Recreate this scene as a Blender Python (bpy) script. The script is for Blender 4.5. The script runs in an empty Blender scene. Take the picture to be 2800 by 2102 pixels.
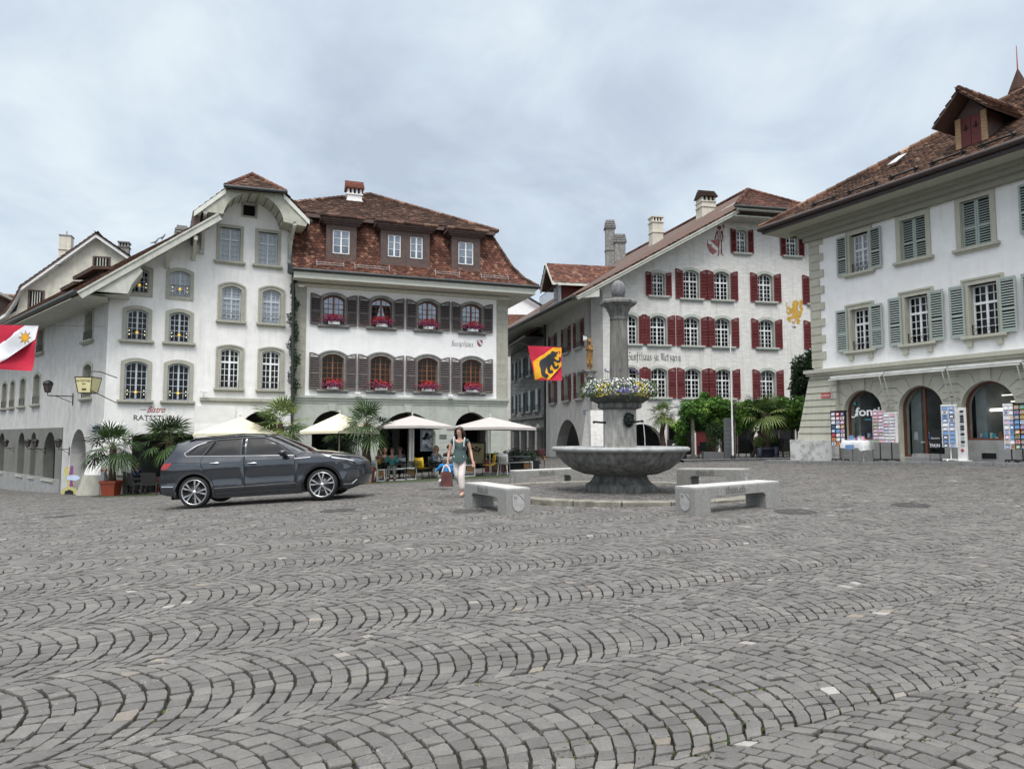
import bpy, bmesh, math, random
import numpy as np
from mathutils import Vector, Matrix, Euler
from mathutils.geometry import delaunay_2d_cdt
random.seed(7); RNG = np.random.default_rng(7)
PI = math.pi
scene = bpy.context.scene
# ---------------------------------------------------------------- camera, sky, sun, exposure
CAM = Vector((0, 0, 1.6)); FPX = 1941.0; PITCH = math.radians(4.24)
cam_d = bpy.data.cameras.new("camera"); cam = bpy.data.objects.new("camera", cam_d)
scene.collection.objects.link(cam); scene.camera = cam
cam.location = CAM; cam.rotation_euler = (PI/2 + PITCH, 0, 0)
cam_d.sensor_fit = 'HORIZONTAL'; cam_d.sensor_width = 36; cam_d.lens = FPX/2800*36
cam_d.clip_start = 0.1; cam_d.clip_end = 3000
scene.view_settings.view_transform = 'Standard'; scene.view_settings.look = 'None'
scene.view_settings.gamma = 1; scene.view_settings.exposure = 0.34
SUN_EL, SUN_AZ = math.radians(60), math.radians(181)      # azimuth clockwise from +Y
world = bpy.data.worlds.new("World"); scene.world = world; world.use_nodes = True
nt = world.node_tree; nt.nodes.clear()
def N(t, k, **kw):
    n = t.nodes.new(k)
    for a, b in kw.items():
        if a in n.inputs.keys(): n.inputs[a].default_value = b
        else: setattr(n, a, b)
    return n
def make_world():
    L = nt.links.new
    out = N(nt, 'ShaderNodeOutputWorld'); bg = N(nt, 'ShaderNodeBackground', Strength=0.1)
    sky = N(nt, 'ShaderNodeTexSky', sky_type='NISHITA', sun_disc=False, sun_elevation=SUN_EL, sun_rotation=SUN_AZ)
    sky.air_density = 1.0; sky.dust_density = 3.0
    tc = N(nt, 'ShaderNodeTexCoord')
    sep = N(nt, 'ShaderNodeSeparateXYZ'); L(tc.outputs['Generated'], sep.inputs[0])
    # project the direction onto a cloud layer so that the clouds flatten towards the horizon
    add = N(nt, 'ShaderNodeMath', operation='ADD'); add.inputs[1].default_value = 0.42; L(sep.outputs['Z'], add.inputs[0])
    dx = N(nt, 'ShaderNodeMath', operation='DIVIDE'); L(sep.outputs['X'], dx.inputs[0]); L(add.outputs[0], dx.inputs[1])
    dy = N(nt, 'ShaderNodeMath', operation='DIVIDE'); L(sep.outputs['Y'], dy.inputs[0]); L(add.outputs[0], dy.inputs[1])
    com = N(nt, 'ShaderNodeCombineXYZ'); L(dx.outputs[0], com.inputs[0]); L(dy.outputs[0], com.inputs[1])
    rot = N(nt, 'ShaderNodeMapping'); rot.inputs['Rotation'].default_value = (0, 0, 0.5); rot.inputs['Scale'].default_value = (0.95, 1.0, 1); L(com.outputs[0], rot.inputs[0])
    n1 = N(nt, 'ShaderNodeTexNoise', Scale=1.5, Detail=6.0, Roughness=0.55, Distortion=0.5); L(rot.outputs[0], n1.inputs['Vector'])
    n2 = N(nt, 'ShaderNodeTexNoise', Scale=4.0, Detail=8.0, Roughness=0.55, Distortion=0.6); L(rot.outputs[0], n2.inputs['Vector'])
    mx = N(nt, 'ShaderNodeMath', operation='MULTIPLY_ADD'); mx.inputs[1].default_value = 0.5; L(n2.outputs[0], mx.inputs[0]); L(n1.outputs[0], mx.inputs[2])
    cr = N(nt, 'ShaderNodeValToRGB'); L(mx.outputs[0], cr.inputs[0])
    e = cr.color_ramp.elements
    e[0].position = 0.60; e[0].color = (4.2, 4.9, 5.8, 1)
    e[1].position = 0.90; e[1].color = (6.5, 7.3, 7.8, 1)
    k = e.new(0.75); k.color = (5.25, 6.05, 6.95, 1)
    ms = N(nt, 'ShaderNodeMixRGB'); ms.inputs[0].default_value = 0.93; L(sky.outputs[0], ms.inputs[1]); L(cr.outputs[0], ms.inputs[2])
    # overcast sky: much brighter overhead and behind the viewer (where the sun stands behind the cloud)
    mr = N(nt, 'ShaderNodeMapRange'); mr.inputs[1].default_value = 0.56; mr.inputs[2].default_value = 0.95
    mr.inputs[3].default_value = 1.0; mr.inputs[4].default_value = 4.1; L(sep.outputs['Z'], mr.inputs[0])
    mr2 = N(nt, 'ShaderNodeMapRange'); mr2.inputs[1].default_value = 0.1; mr2.inputs[2].default_value = -0.8
    mr2.inputs[3].default_value = 1.0; mr2.inputs[4].default_value = 1.35; L(sep.outputs['Y'], mr2.inputs[0])
    mm = N(nt, 'ShaderNodeMath', operation='MULTIPLY'); L(mr.outputs[0], mm.inputs[0]); L(mr2.outputs[0], mm.inputs[1])
    ml = N(nt, 'ShaderNodeVectorMath', operation='SCALE'); L(ms.outputs[0], ml.inputs[0]); L(mm.outputs[0], ml.inputs['Scale'])
    wf = N(nt, 'ShaderNodeMapRange'); wf.inputs[1].default_value = 1.05; wf.inputs[2].default_value = 2.0; L(mm.outputs[0], wf.inputs[0])
    wt = N(nt, 'ShaderNodeMixRGB', blend_type='MULTIPLY'); L(wf.outputs[0], wt.inputs[0]); L(ml.outputs[0], wt.inputs[1]); wt.inputs[2].default_value = (1.14, 1.0, .885, 1)
    L(wt.outputs[0], bg.inputs[0]); L(bg.outputs[0], out.inputs[0])
make_world()
sd = bpy.data.lights.new("sun", 'SUN'); so = bpy.data.objects.new("sun", sd); scene.collection.objects.link(so)
sd.energy = 1.9; sd.angle = math.radians(25); sd.color = (1.0, 0.98, 0.955)
sdir = Vector((math.sin(SUN_AZ)*math.cos(SUN_EL), math.cos(SUN_AZ)*math.cos(SUN_EL), math.sin(SUN_EL)))
so.rotation_euler = sdir.to_track_quat('Z', 'Y').to_euler(); so.location = (0, 0, 60)
# ---------------------------------------------------------------- geometry of the place
def ray(px, py):
    x, u = px-1400, 1051-py; c, s = math.cos(PITCH), math.sin(PITCH)
    return Vector((x, FPX*c-u*s, FPX*s+u*c))
_gp = np.array([(0,0,0),(0,4,0),(4,6,.02),(-4,6,-.02),(2.8,18.8,.17),(.15,13.7,.12),(5,14.6,.22),(2,22,.13),(11.5,29.5,.56),(15,21.5,.73),(9.5,31.5,.5),(-18,29,-.75),(-11,28,-.5),(-5.8,29,-.2),
     (.7,29,.1),(9,37,.52),(3,40,.3),(-30,38,-1.2),(25,8,.6),(-25,8,-.7),(20,30,.9),(0,55,.3),(10,12,.25),(-10,10,-.25)] + [(-1.3,17.7,.113),(-7.93,17.9,-.17),(-4.81,18.0,.014)]*3)
def _basis(x, y): x = np.asarray(x, float)/20; y = np.asarray(y, float)/20; return np.stack([np.ones_like(x), x, y, x*x, x*y, y*y, x*x*y, x*y*y, y**3, x**3, x**4, x*x*y*y], -1)
_gc = np.linalg.lstsq(np.vstack([_basis(_gp[:,0], _gp[:,1]), 0.05*np.eye(12)]), np.r_[_gp[:,2], np.zeros(12)], rcond=None)[0]
_res = _gp[:,2] - _basis(_gp[:,0], _gp[:,1]) @ _gc
_K = lambda ax, ay, bx, by: np.exp(-((ax-bx)**2+(ay-by)**2)/(2*3.2**2))
_gw = np.linalg.lstsq(_K(_gp[:,None,0], _gp[:,None,1], _gp[None,:,0], _gp[None,:,1])+.02*np.eye(len(_gp)), _res, rcond=None)[0]
def gz(x, y):
    x = np.clip(np.asarray(x, float), -34, 26); y = np.clip(np.asarray(y, float), -6, 46); r = _basis(x, y) @ _gc
    for (gx_, gy_, _), w_ in zip(_gp, _gw): r = r + w_*_K(x, y, gx_, gy_)
    return r
def gxy(px, py):                                   # where the ray of a pixel meets the ground
    d = ray(px, py); t = 1e-3
    for _ in range(4000):
        p = CAM + d*t
        if p.z < float(gz(p.x, p.y)): break
        t += 1e-5*max(1, t*300)
    return Vector((p.x, p.y, float(gz(p.x, p.y))))
def at_depth(px, py, Y):
    d = ray(px, py); return CAM + d*(Y/d.y)
class Face:                                        # a vertical facade plane; local x to the right, y inwards, z up
    def __init__(s, ox, oy, dx, dy):
        l = math.hypot(dx, dy); s.o = Vector((ox, oy, 0)); s.d = Vector((dx/l, dy/l, 0)); s.n = Vector((-s.d.y, s.d.x, 0)); s.rz = math.atan2(dy, dx)
    def at(s, px, py, out=0.0):
        r = ray(px, py); t = (s.n.dot(s.o - CAM) - out)/s.n.dot(r); p = CAM + r*t
        return (p - s.o).dot(s.d), p.z
    def w(s, u, v, z): return s.o + s.d*u + s.n*v + Vector((0, 0, z))
    def M(s, u=0, v=0, z=0): return Matrix.Translation(s.w(u, v, z)) @ Matrix.Rotation(s.rz, 4, 'Z')
# ---------------------------------------------------------------- materials
MATS = {}
def mat(name, col, rough=0.8, var=0.12, scale=3.0, bump=0.0, bscale=30.0, metal=0.0, spec=0.5, col2=None, emit=0, dirt=None, detail=5, rnd=0, coat=0, trans=0, alpha=1, stretch=None, ramp=(0.35, 0.7)):
    if name in MATS: return MATS[name]
    m = bpy.data.materials.new(name); m.use_nodes = True; t = m.node_tree; L = t.links.new
    b = t.nodes['Principled BSDF']; b.inputs['Roughness'].default_value = rough; b.inputs['Metallic'].default_value = metal
    b.inputs['Specular IOR Level'].default_value = spec; b.inputs['Coat Weight'].default_value = coat; b.inputs['Coat Roughness'].default_value = 0.05
    b.inputs['Transmission Weight'].default_value = trans
    col = tuple(col)
    if col2 is None: col2 = tuple(c*(1-var*2) for c in col)
    tc = N(t, 'ShaderNodeTexCoord'); src = tc.outputs['Object']
    if stretch:
        mp = N(t, 'ShaderNodeMapping'); mp.inputs['Scale'].default_value = stretch; L(src, mp.inputs[0]); src = mp.outputs[0]
    n = N(t, 'ShaderNodeTexNoise', Scale=scale, Detail=float(detail), Roughness=0.6); L(src, n.inputs['Vector'])
    cr = N(t, 'ShaderNodeValToRGB'); L(n.outputs[0], cr.inputs[0])
    cr.color_ramp.elements[0].position = ramp[0]; cr.color_ramp.elements[1].position = ramp[1]
    cr.color_ramp.elements[0].color = (*col2, 1); cr.color_ramp.elements[1].color = (*col, 1)
    c = cr.outputs[0]
    if dirt:                                       # broad weather stains: (colour, amount, scale)
        dn = N(t, 'ShaderNodeTexNoise', Scale=dirt[2], Detail=6.0, Roughness=0.65, Distortion=0.8)
        mp2 = N(t, 'ShaderNodeMapping'); mp2.inputs['Scale'].default_value = (1.6, 1.6, 0.30); L(tc.outputs['Object'], mp2.inputs[0]); L(mp2.outputs[0], dn.inputs['Vector'])
        dr = N(t, 'ShaderNodeValToRGB'); L(dn.outputs[0], dr.inputs[0]); dr.color_ramp.elements[0].position = 0.5; dr.color_ramp.elements[1].position = 0.78
        dr.color_ramp.elements[1].color = (dirt[1],)*3 + (1,)
        mi = N(t, 'ShaderNodeMixRGB'); L(dr.outputs[0], mi.inputs[0]); L(c, mi.inputs[1]); mi.inputs[2].default_value = (*dirt[0], 1); c = mi.outputs[0]
        mp3 = N(t, 'ShaderNodeMapping'); mp3.inputs['Scale'].default_value = (7, 7, 0.5); L(tc.outputs['Object'], mp3.inputs[0]); sn = N(t, 'ShaderNodeTexNoise', Scale=1.0, Detail=5.0, Roughness=0.6); L(mp3.outputs[0], sn.inputs['Vector'])
        sr = N(t, 'ShaderNodeMapRange'); sr.inputs[1].default_value = .52; sr.inputs[2].default_value = .75; sr.inputs[3].default_value = 1; sr.inputs[4].default_value = 1-.30*dirt[1]; L(sn.outputs[0], sr.inputs[0])
        ss = N(t, 'ShaderNodeVectorMath', operation='SCALE'); L(c, ss.inputs[0]); L(sr.outputs[0], ss.inputs['Scale']); c = ss.outputs[0]
    if rnd:
        at = N(t, 'ShaderNodeAttribute', attribute_name='rnd')
        mr = N(t, 'ShaderNodeMapRange'); mr.inputs[3].default_value = 1-rnd; mr.inputs[4].default_value = 1+rnd; L(at.outputs['Fac'], mr.inputs[0])
        sc = N(t, 'ShaderNodeVectorMath', operation='SCALE'); L(c, sc.inputs[0]); L(mr.outputs[0], sc.inputs['Scale']); c = sc.outputs[0]
    L(c, b.inputs['Base Color'])
    if bump:
        bn = N(t, 'ShaderNodeTexNoise', Scale=bscale, Detail=4.0); L(src, bn.inputs['Vector'])
        bp = N(t, 'ShaderNodeBump', Strength=bump, Distance=0.02); L(bn.outputs[0], bp.inputs['Height']); L(bp.outputs[0], b.inputs['Normal'])
    if emit: b.inputs['Emission Color'].default_value = (*col, 1); b.inputs['Emission Strength'].default_value = emit
    if alpha < 1: b.inputs['Alpha'].default_value = alpha
    MATS[name] = m; return m
def ramp_mat(name, stops, rough=0.85, bump=0.3, bscale=60.0, nscale=2.0, namt=0.35, spec=0.3, vein=None):
    """colour picked per stone / per tile by its own random number, plus noise"""
    if name in MATS: return MATS[name]
    m = bpy.data.materials.new(name); m.use_nodes = True; t = m.node_tree; L = t.links.new
    b = t.nodes['Principled BSDF']; b.inputs['Roughness'].default_value = rough; b.inputs['Specular IOR Level'].default_value = spec
    at = N(t, 'ShaderNodeAttribute', attribute_name='rnd'); tc = N(t, 'ShaderNodeTexCoord')
    cr = N(t, 'ShaderNodeValToRGB'); L(at.outputs['Fac'], cr.inputs[0]); e = cr.color_ramp.elements
    e[0].position, e[0].color = stops[0][0], (*stops[0][1], 1); e[1].position, e[1].color = stops[-1][0], (*stops[-1][1], 1)
    for p, c in stops[1:-1]: k = e.new(p); k.color = (*c, 1)
    n = N(t, 'ShaderNodeTexNoise', Scale=nscale, Detail=8.0, Roughness=0.65); L(tc.outputs['Object'], n.inputs['Vector'])
    mr = N(t, 'ShaderNodeMapRange'); mr.inputs[1].default_value = .3; mr.inputs[2].default_value = .7; mr.inputs[3].default_value = 1-namt; mr.inputs[4].default_value = 1+namt*0.8; L(n.outputs[0], mr.inputs[0])
    n3 = N(t, 'ShaderNodeTexNoise', Scale=45.0, Detail=6.0, Roughness=0.7); L(tc.outputs['Object'], n3.inputs['Vector'])
    mr3 = N(t, 'ShaderNodeMapRange'); mr3.inputs[1].default_value = .3; mr3.inputs[2].default_value = .7; mr3.inputs[3].default_value = .82; mr3.inputs[4].default_value = 1.2; L(n3.outputs[0], mr3.inputs[0])
    mu = N(t, 'ShaderNodeMath', operation='MULTIPLY'); L(mr.outputs[0], mu.inputs[0]); L(mr3.outputs[0], mu.inputs[1])
    sc = N(t, 'ShaderNodeVectorMath', operation='SCALE'); L(cr.outputs[0], sc.inputs[0]); L(mu.outputs[0], sc.inputs['Scale']); c = sc.outputs[0]
    if vein:
        vn = N(t, 'ShaderNodeTexNoise', Scale=9.0, Detail=3.0, Distortion=1.2); L(tc.outputs['Object'], vn.inputs['Vector'])
        v1 = N(t, 'ShaderNodeMath', operation='SUBTRACT'); v1.inputs[1].default_value = .5; L(vn.outputs[0], v1.inputs[0])
        v2 = N(t, 'ShaderNodeMath', operation='ABSOLUTE'); L(v1.outputs[0], v2.inputs[0])
        v3 = N(t, 'ShaderNodeMapRange'); v3.inputs[1].default_value = 0.0; v3.inputs[2].default_value = 0.006; v3.inputs[3].default_value = 1; v3.inputs[4].default_value = 0; L(v2.outputs[0], v3.inputs[0])
        vg = N(t, 'ShaderNodeTexNoise', Scale=2.2, Detail=1.0); L(tc.outputs['Object'], vg.inputs['Vector'])
        vh = N(t, 'ShaderNodeMapRange'); vh.inputs[1].default_value = 0.6; vh.inputs[2].default_value = 0.66; vh.inputs[3].default_value = 0; vh.inputs[4].default_value = 0.75; L(vg.outputs[0], vh.inputs[0])
        vm = N(t, 'ShaderNodeMath', operation='MULTIPLY'); L(v3.outputs[0], vm.inputs[0]); L(vh.outputs[0], vm.inputs[1])
        mi = N(t, 'ShaderNodeMixRGB'); L(vm.outputs[0], mi.inputs[0]); L(c, mi.inputs[1]); mi.inputs[2].default_value = (*vein, 1); c = mi.outputs[0]
    L(c, b.inputs['Base Color'])
    bn = N(t, 'ShaderNodeTexNoise', Scale=bscale, Detail=6.0); L(tc.outputs['Object'], bn.inputs['Vector'])
    bp = N(t, 'ShaderNodeBump', Strength=bump, Distance=0.01); L(bn.outputs[0], bp.inputs['Height']); L(bp.outputs[0], b.inputs['Normal'])
    MATS[name] = m; return m
# ---------------------------------------------------------------- mesh helpers
COL = scene.collection
def arch_pts(w, h, rise, n=10, x0=0.0, z0=0.0):
    """closed outline: rectangle whose top is an arc of the given rise (rise = w/2 is a half circle)"""
    p = [(x0-w/2, z0), (x0+w/2, z0)]
    if rise <= 1e-4: return p + [(x0+w/2, z0+h), (x0-w/2, z0+h)]
    R = (w*w/4 + rise*rise)/(2*rise); cz = z0+h-R; a = math.asin(min(1, w/2/R))
    if rise > w/2: a = PI-a
    return p + [(x0+R*math.sin(a-2*a*i/n), cz+R*math.cos(a-2*a*i/n)) for i in range(n+1)]
def ellipse(cx, cz, rx, rz, n=24): return [(cx+rx*math.cos(2*PI*i/n), cz+rz*math.sin(2*PI*i/n)) for i in range(n)]
class MB:
    def __init__(s): s.v = []; s.f = []; s.m = []; s.sm = []
    def add(s, V, F, mi=0, M=None, smooth=False):
        o = len(s.v)
        s.v += [tuple(M @ Vector(p)) for p in V] if M is not None else [tuple(p) for p in V]
        s.f += [tuple(o+i for i in f) for f in F]; s.m += [mi]*len(F); s.sm += [smooth]*len(F); return s
    def box(s, x0, x1, y0, y1, z0, z1, mi=0, M=None, ch=0.0):
        if ch:
            bm = bmesh.new(); bmesh.ops.create_cube(bm, size=1.0)
            for v in bm.verts: v.co = Vector(((x0+x1)/2+v.co.x*(x1-x0), (y0+y1)/2+v.co.y*(y1-y0), (z0+z1)/2+v.co.z*(z1-z0)))
            bmesh.ops.bevel(bm, geom=bm.edges[:], offset=ch, segments=2, affect='EDGES', profile=0.6)
            s.bm(bm, mi, M); return s
        V = [(x,y,z) for z in (z0,z1) for y in (y0,y1) for x in (x0,x1)]
        return s.add(V, [(0,2,3,1),(4,5,7,6),(0,1,5,4),(2,6,7,3),(0,4,6,2),(1,3,7,5)], mi, M)
    def bm(s, bm, mi=0, M=None, smooth=False):
        bm.verts.index_update(); s.add([v.co.copy() for v in bm.verts], [[v.index for v in f.verts] for f in bm.faces], mi, M, smooth); bm.free(); return s
    def poly(s, pts, mi=0, M=None): return s.add(pts, [tuple(range(len(pts)))], mi, M)
    def prism(s, pts, y0, y1, mi=0, M=None):
        """outline in x,z extruded along y"""
        n = len(pts); V = [(p[0], y0, p[1]) for p in pts] + [(p[0], y1, p[1]) for p in pts]
        return s.add(V, [tuple(range(n)), tuple(range(2*n-1, n-1, -1))] + [(i, i+n, (i+1) % n+n, (i+1) % n) for i in range(n)], mi, M)
    def slab(s, pts, z0, z1, mi=0, M=None):
        n = len(pts); V = [(p[0], p[1], z0) for p in pts] + [(p[0], p[1], z1) for p in pts]
        return s.add(V, [tuple(range(n-1, -1, -1)), tuple(range(n, 2*n))] + [(i, (i+1) % n, (i+1) % n+n, i+n) for i in range(n)], mi, M)
    def tube(s, path, r, n=8, mi=0, M=None, cap=True, smooth=True):
        P = [Vector(p) for p in path]; k = len(P); R = r if isinstance(r, (list, tuple)) else [r]*k
        V = []; T0 = (P[1]-P[0]).normalized(); a = T0.orthogonal().normalized()
        for i in range(k):
            T = (P[min(i+1, k-1)]-P[max(i-1, 0)]).normalized()
            a = (a - T*a.dot(T)); a = a.normalized() if a.length > 1e-6 else T.orthogonal().normalized(); b = T.cross(a)
            V += [P[i]+(a*math.cos(2*PI*j/n)+b*math.sin(2*PI*j/n))*R[i] for j in range(n)]
        F = [(i*n+j, i*n+(j+1) % n, (i+1)*n+(j+1) % n, (i+1)*n+j) for i in range(k-1) for j in range(n)]
        s.add(V, F, mi, M, smooth)
        if cap: s.add(V[:n], [tuple(range(n-1, -1, -1))], mi, M); s.add(V[-n:], [tuple(range(n))], mi, M)
        return s
    def lathe(s, prof, n=32, mi=0, M=None, smooth=True, sx=1, sy=1):
        V = [(r*sx*math.cos(2*PI*j/n), r*sy*math.sin(2*PI*j/n), z) for r, z in prof for j in range(n)]
        F = [(i*n+j, i*n+(j+1) % n, (i+1)*n+(j+1) % n, (i+1)*n+j) for i in range(len(prof)-1) for j in range(n)]
        return s.add(V, F, mi, M, smooth)
    def ball(s, c, r, n=12, mi=0, M=None, sc=(1,1,1)):
        pr = [(math.sin(PI*i/(n//2+2))*1.0, -math.cos(PI*i/(n//2+2))) for i in range(n//2+3)]
        V = [(c[0]+r*sc[0]*a*math.cos(2*PI*j/n), c[1]+r*sc[1]*a*math.sin(2*PI*j/n), c[2]+r*sc[2]*b) for a, b in pr for j in range(n)]
        return s.add(V, [(i*n+j, i*n+(j+1) % n, (i+1)*n+(j+1) % n, (i+1)*n+j) for i in range(len(pr)-1) for j in range(n)], mi, M, True)
    def plate(s, outs, th, mi=0, M=None, y0=0.0, res=0):
        """flat plate with holes (even-odd), outline in x,z, from y0 to y0+th"""
        c = bpy.data.curves.new("c", 'CURVE'); c.dimensions = '2D'; c.fill_mode = 'BOTH'; c.extrude = th/2
        for o in outs:
            sp = c.splines.new('POLY'); sp.points.add(len(o)-1); sp.use_cyclic_u = True
            for i, p in enumerate(o): sp.points[i].co = (p[0], p[1], 0, 1)
        ob = bpy.data.objects.new("c", c); me = ob.to_mesh()
        V = [(v.co.x, y0+th/2-v.co.z, v.co.y) for v in me.vertices]; F = [tuple(p.vertices) for p in me.polygons]
        ob.to_mesh_clear(); bpy.data.objects.remove(ob); bpy.data.curves.remove(c)
        return s.add(V, F, mi, M)
    def text(s, body, size, th, mi=0, M=None, bold=0.0, shear=0.0, spacing=1.0, align='LEFT', width=None):
        c = bpy.data.curves.new("t", 'FONT'); c.body = body; c.size = size; c.extrude = th/2; c.offset = bold; c.shear = shear; c.space_character = spacing; c.align_x = align; c.resolution_u = 3
        ob = bpy.data.objects.new("t", c); me = ob.to_mesh()
        V = [(v.co.x, -v.co.z, v.co.y) for v in me.vertices]; F = [tuple(p.vertices) for p in me.polygons]
        ob.to_mesh_clear(); bpy.data.objects.remove(ob); bpy.data.curves.remove(c)
        if width:
            x0 = min(v[0] for v in V); x1 = max(v[0] for v in V); k = width/(x1-x0)
            V = [((v[0]-x0)*k, v[1], v[2]) for v in V]
        return s.add(V, F, mi, M)
    def build(s, name, mats, parent=None, M=None, bevel=0, rnd=None, auto=False):
        me = bpy.data.meshes.new(name); me.from_pydata(s.v, [], s.f)
        for m in (mats if isinstance(mats, (list, tuple)) else [mats]): me.materials.append(m)
        me.polygons.foreach_set('material_index', s.m); me.polygons.foreach_set('use_smooth', s.sm)
        if rnd is not None: a = me.attributes.new('rnd', 'FLOAT', 'POINT'); a.data.foreach_set('value', rnd)
        me.update()
        bm = bmesh.new(); bm.from_mesh(me); bmesh.ops.recalc_face_normals(bm, faces=bm.faces[:]); bm.to_mesh(me); bm.free()
        return link(name, me, parent, M, bevel)
def link(name, me, parent=None, M=None, bevel=0):
    o = bpy.data.objects.new(name, me); COL.objects.link(o)
    if parent is not None: o.parent = parent
    if M is not None: o.matrix_local = M
    if bevel: b = o.modifiers.new('b', 'BEVEL'); b.width = bevel; b.segments = 2; b.limit_method = 'ANGLE'
    return o
def mass(name, T, faces, rnd, m, parent=None, extra=None, smooth=False):
    """T: (n, k, 3) vertices of n copies, faces: template faces over k vertices"""
    n, k, _ = T.shape; me = bpy.data.meshes.new(name); me.vertices.add(n*k); me.vertices.foreach_set('co', T.reshape(-1).astype(np.float32))
    tl = np.concatenate([np.array(f) for f in faces]); ls = np.array([len(f) for f in faces])
    idx = (tl[None, :] + (np.arange(n)*k)[:, None]).reshape(-1); tot = np.tile(ls, n); st = np.r_[0, np.cumsum(tot)[:-1]]
    me.loops.add(len(idx)); me.loops.foreach_set('vertex_index', idx.astype(np.int32)); me.polygons.add(len(tot)); me.polygons.foreach_set('loop_start', st.astype(np.int32))
    me.polygons.foreach_set('use_smooth', np.full(len(tot), smooth))
    me.update(calc_edges=True); me.validate()
    a = me.attributes.new('rnd', 'FLOAT', 'POINT'); a.data.foreach_set('value', np.repeat(rnd, k).astype(np.float32)); me.materials.append(m)
    return link(name, me, parent)
def tag(o, label=None, cat=None, group=None, kind=None):
    if label: o['label'] = label
    if cat: o['category'] = cat
    if group: o['group'] = group
    if kind: o['kind'] = kind
    return o
def empty(name, M, label=None, cat=None, group=None):
    o = bpy.data.objects.new(name, None); COL.objects.link(o); o.empty_display_size = 0.2
    o.matrix_world = M if isinstance(M, Matrix) else Matrix.Translation(Vector(M)); return tag(o, label, cat, group)
def kids(o): return [c for c in bpy.data.objects if c.parent == o]
def copy_tree(o, parent=None, _map=None):
    if _map is None:
        _map = {}
        for c in bpy.data.objects:
            if c.parent: _map.setdefault(c.parent.name, []).append(c)
    c = o.copy(); COL.objects.link(c); c.parent = parent
    if parent is not None: c.matrix_parent_inverse = o.matrix_parent_inverse.copy()
    for ch in _map.get(o.name, []): copy_tree(ch, c, _map)
    return c
def wm(o): return (wm(o.parent) if o.parent else Matrix.Identity(4)) @ o.matrix_basis
def Tm(x=0, y=0, z=0, rz=0, rx=0, ry=0, s=1): return Matrix.Translation((x, y, z)) @ Euler((rx, ry, rz)).to_matrix().to_4x4() @ Matrix.Scale(s, 4)
FB = Face(-5.1, 34, .943, .333)
FL = Face(-16.6, 28.9, .89, .455)
FLS = Face(-16.6, 28.9, .717, -.697)
FZ = Face(4.5, 40, .979, .202)
FZS = Face(4.5, 40, .202, -.979)
FR = Face(12.4, 29, .451, -.893)
# ================================================================ palette
M_white = mat('plaster_white', (.81,.805,.79), .9, .06, 2.2, .3, 14, dirt=((.58,.575,.55), .55, .9))
M_white2 = mat('plaster_offwhite', (.69,.685,.66), .9, .11, 3.5, .5, 7, dirt=((.44,.43,.385), .75, .8), stretch=(.6,.6,2.2))
M_side = mat('shaded_street_plaster', (.58,.575,.56), .9, .1, 2, .3, 12, dirt=((.36,.355,.34), .8, .55))  # base darkened to carry the narrow street's shade, plus real dirt stains
M_alley = mat('shaded_alley_plaster', (.21,.21,.20), .9, .1, 2, dirt=((.13,.13,.125), .6, .8))  # alley shade is put into this plaster colour
M_clean = mat('plaster_clean', (.85,.85,.845), .9, .04, 2.5, .25, 14, dirt=((.74,.74,.73), .28, .7))
M_cream = mat('plaster_cream', (.66,.63,.54), .9, .12, 2, .2, 14, dirt=((.42,.39,.32), .6, .9))
M_grey = mat('plaster_grey', (.40,.40,.38), .9, .1, 2, .2, 14, dirt=((.25,.25,.23), .6, .8))
M_trim = mat('sandstone_trim', (.40,.395,.335), .85, .1, 4, .2, 30, dirt=((.26,.255,.22), .5, 1.5))
M_trimg = mat('greenish_stone', (.43,.455,.41), .85, .08, 3, .2, 25, dirt=((.30,.315,.28), .6, .7))
M_trimr = mat('sage_stone', (.47,.465,.385), .85, .06, 3, .15, 25, dirt=((.37,.365,.30), .6, .9))
M_soffit = mat('cream_boards', (.62,.61,.52), .8, .08, 3, dirt=((.42,.40,.33), .5, 1.2))
M_board = mat('painted_boards', (.55,.56,.50), .8, .1, 4, dirt=((.33,.33,.28), .7, 1.5))
M_fascia = mat('pale_fascia', (.68,.69,.62), .7, .05, 4)
M_gut = mat('dark_gutter', (.045,.05,.05), .45, .2, 3, metal=.3)
M_brown = mat('brown_boards', (.115,.075,.065), .7, .2, 5, dirt=((.07,.05,.045), .6, 2))
M_deck = mat('roof_deck', (.10,.06,.045), .9)
M_iron = mat('black_iron', (.02,.02,.022), .5, metal=.4)
M_wframe = mat('white_sash', (.80,.82,.83), .5, .03)
M_gframe = mat('pale_blue_sash', (.50,.56,.62), .5, .05)
M_rframe = mat('redbrown_sash', (.17,.05,.032), .5, .1)
M_oframe = mat('orange_brown_sash', (.22,.09,.035), .5, .1)
M_glass = mat('dark_glass', (.006,.006,.007), .08, .3, 2, .25, 1.5, spec=.28)
M_glassb = mat('sky_mirror_glass', (.29,.33,.39), .05, .3, .8, .15, 1.2, metal=.5, spec=.9, ramp=(.4,.6))
M_glassc = mat('curtained_glass', (.34,.37,.41), .15, .15, 5, spec=.7, stretch=(14,1,.6))
M_glassw = mat('warm_dark_glass', (.030,.018,.010), .08, .6, 3, .12, 1.5, spec=.3)
M_shred = mat('dark_red_shutter', (.155,.013,.016), .55, .15, 3, spec=.4)
M_shbrn = mat('grey_brown_shutter', (.13,.108,.108), .75, .2, 6, dirt=((.075,.06,.06), .6, 3))
M_shgrn = mat('grey_green_shutter', (.36,.42,.385), .6, .06, 3)
M_shteal = mat('teal_shutter', (.04,.085,.11), .6, .15, 3)
M_black = mat('near_black', (.006,.006,.006), .9)
M_stone = mat('weathered_stone', (.30,.30,.285), .85, .25, 5, .5, 40, dirt=((.13,.13,.125), .8, 2.0))
M_lower = mat('grey_plinth', (.30,.305,.30), .9, .12, 3, .3, 20, dirt=((.17,.17,.165), .7, 1.5))
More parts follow.
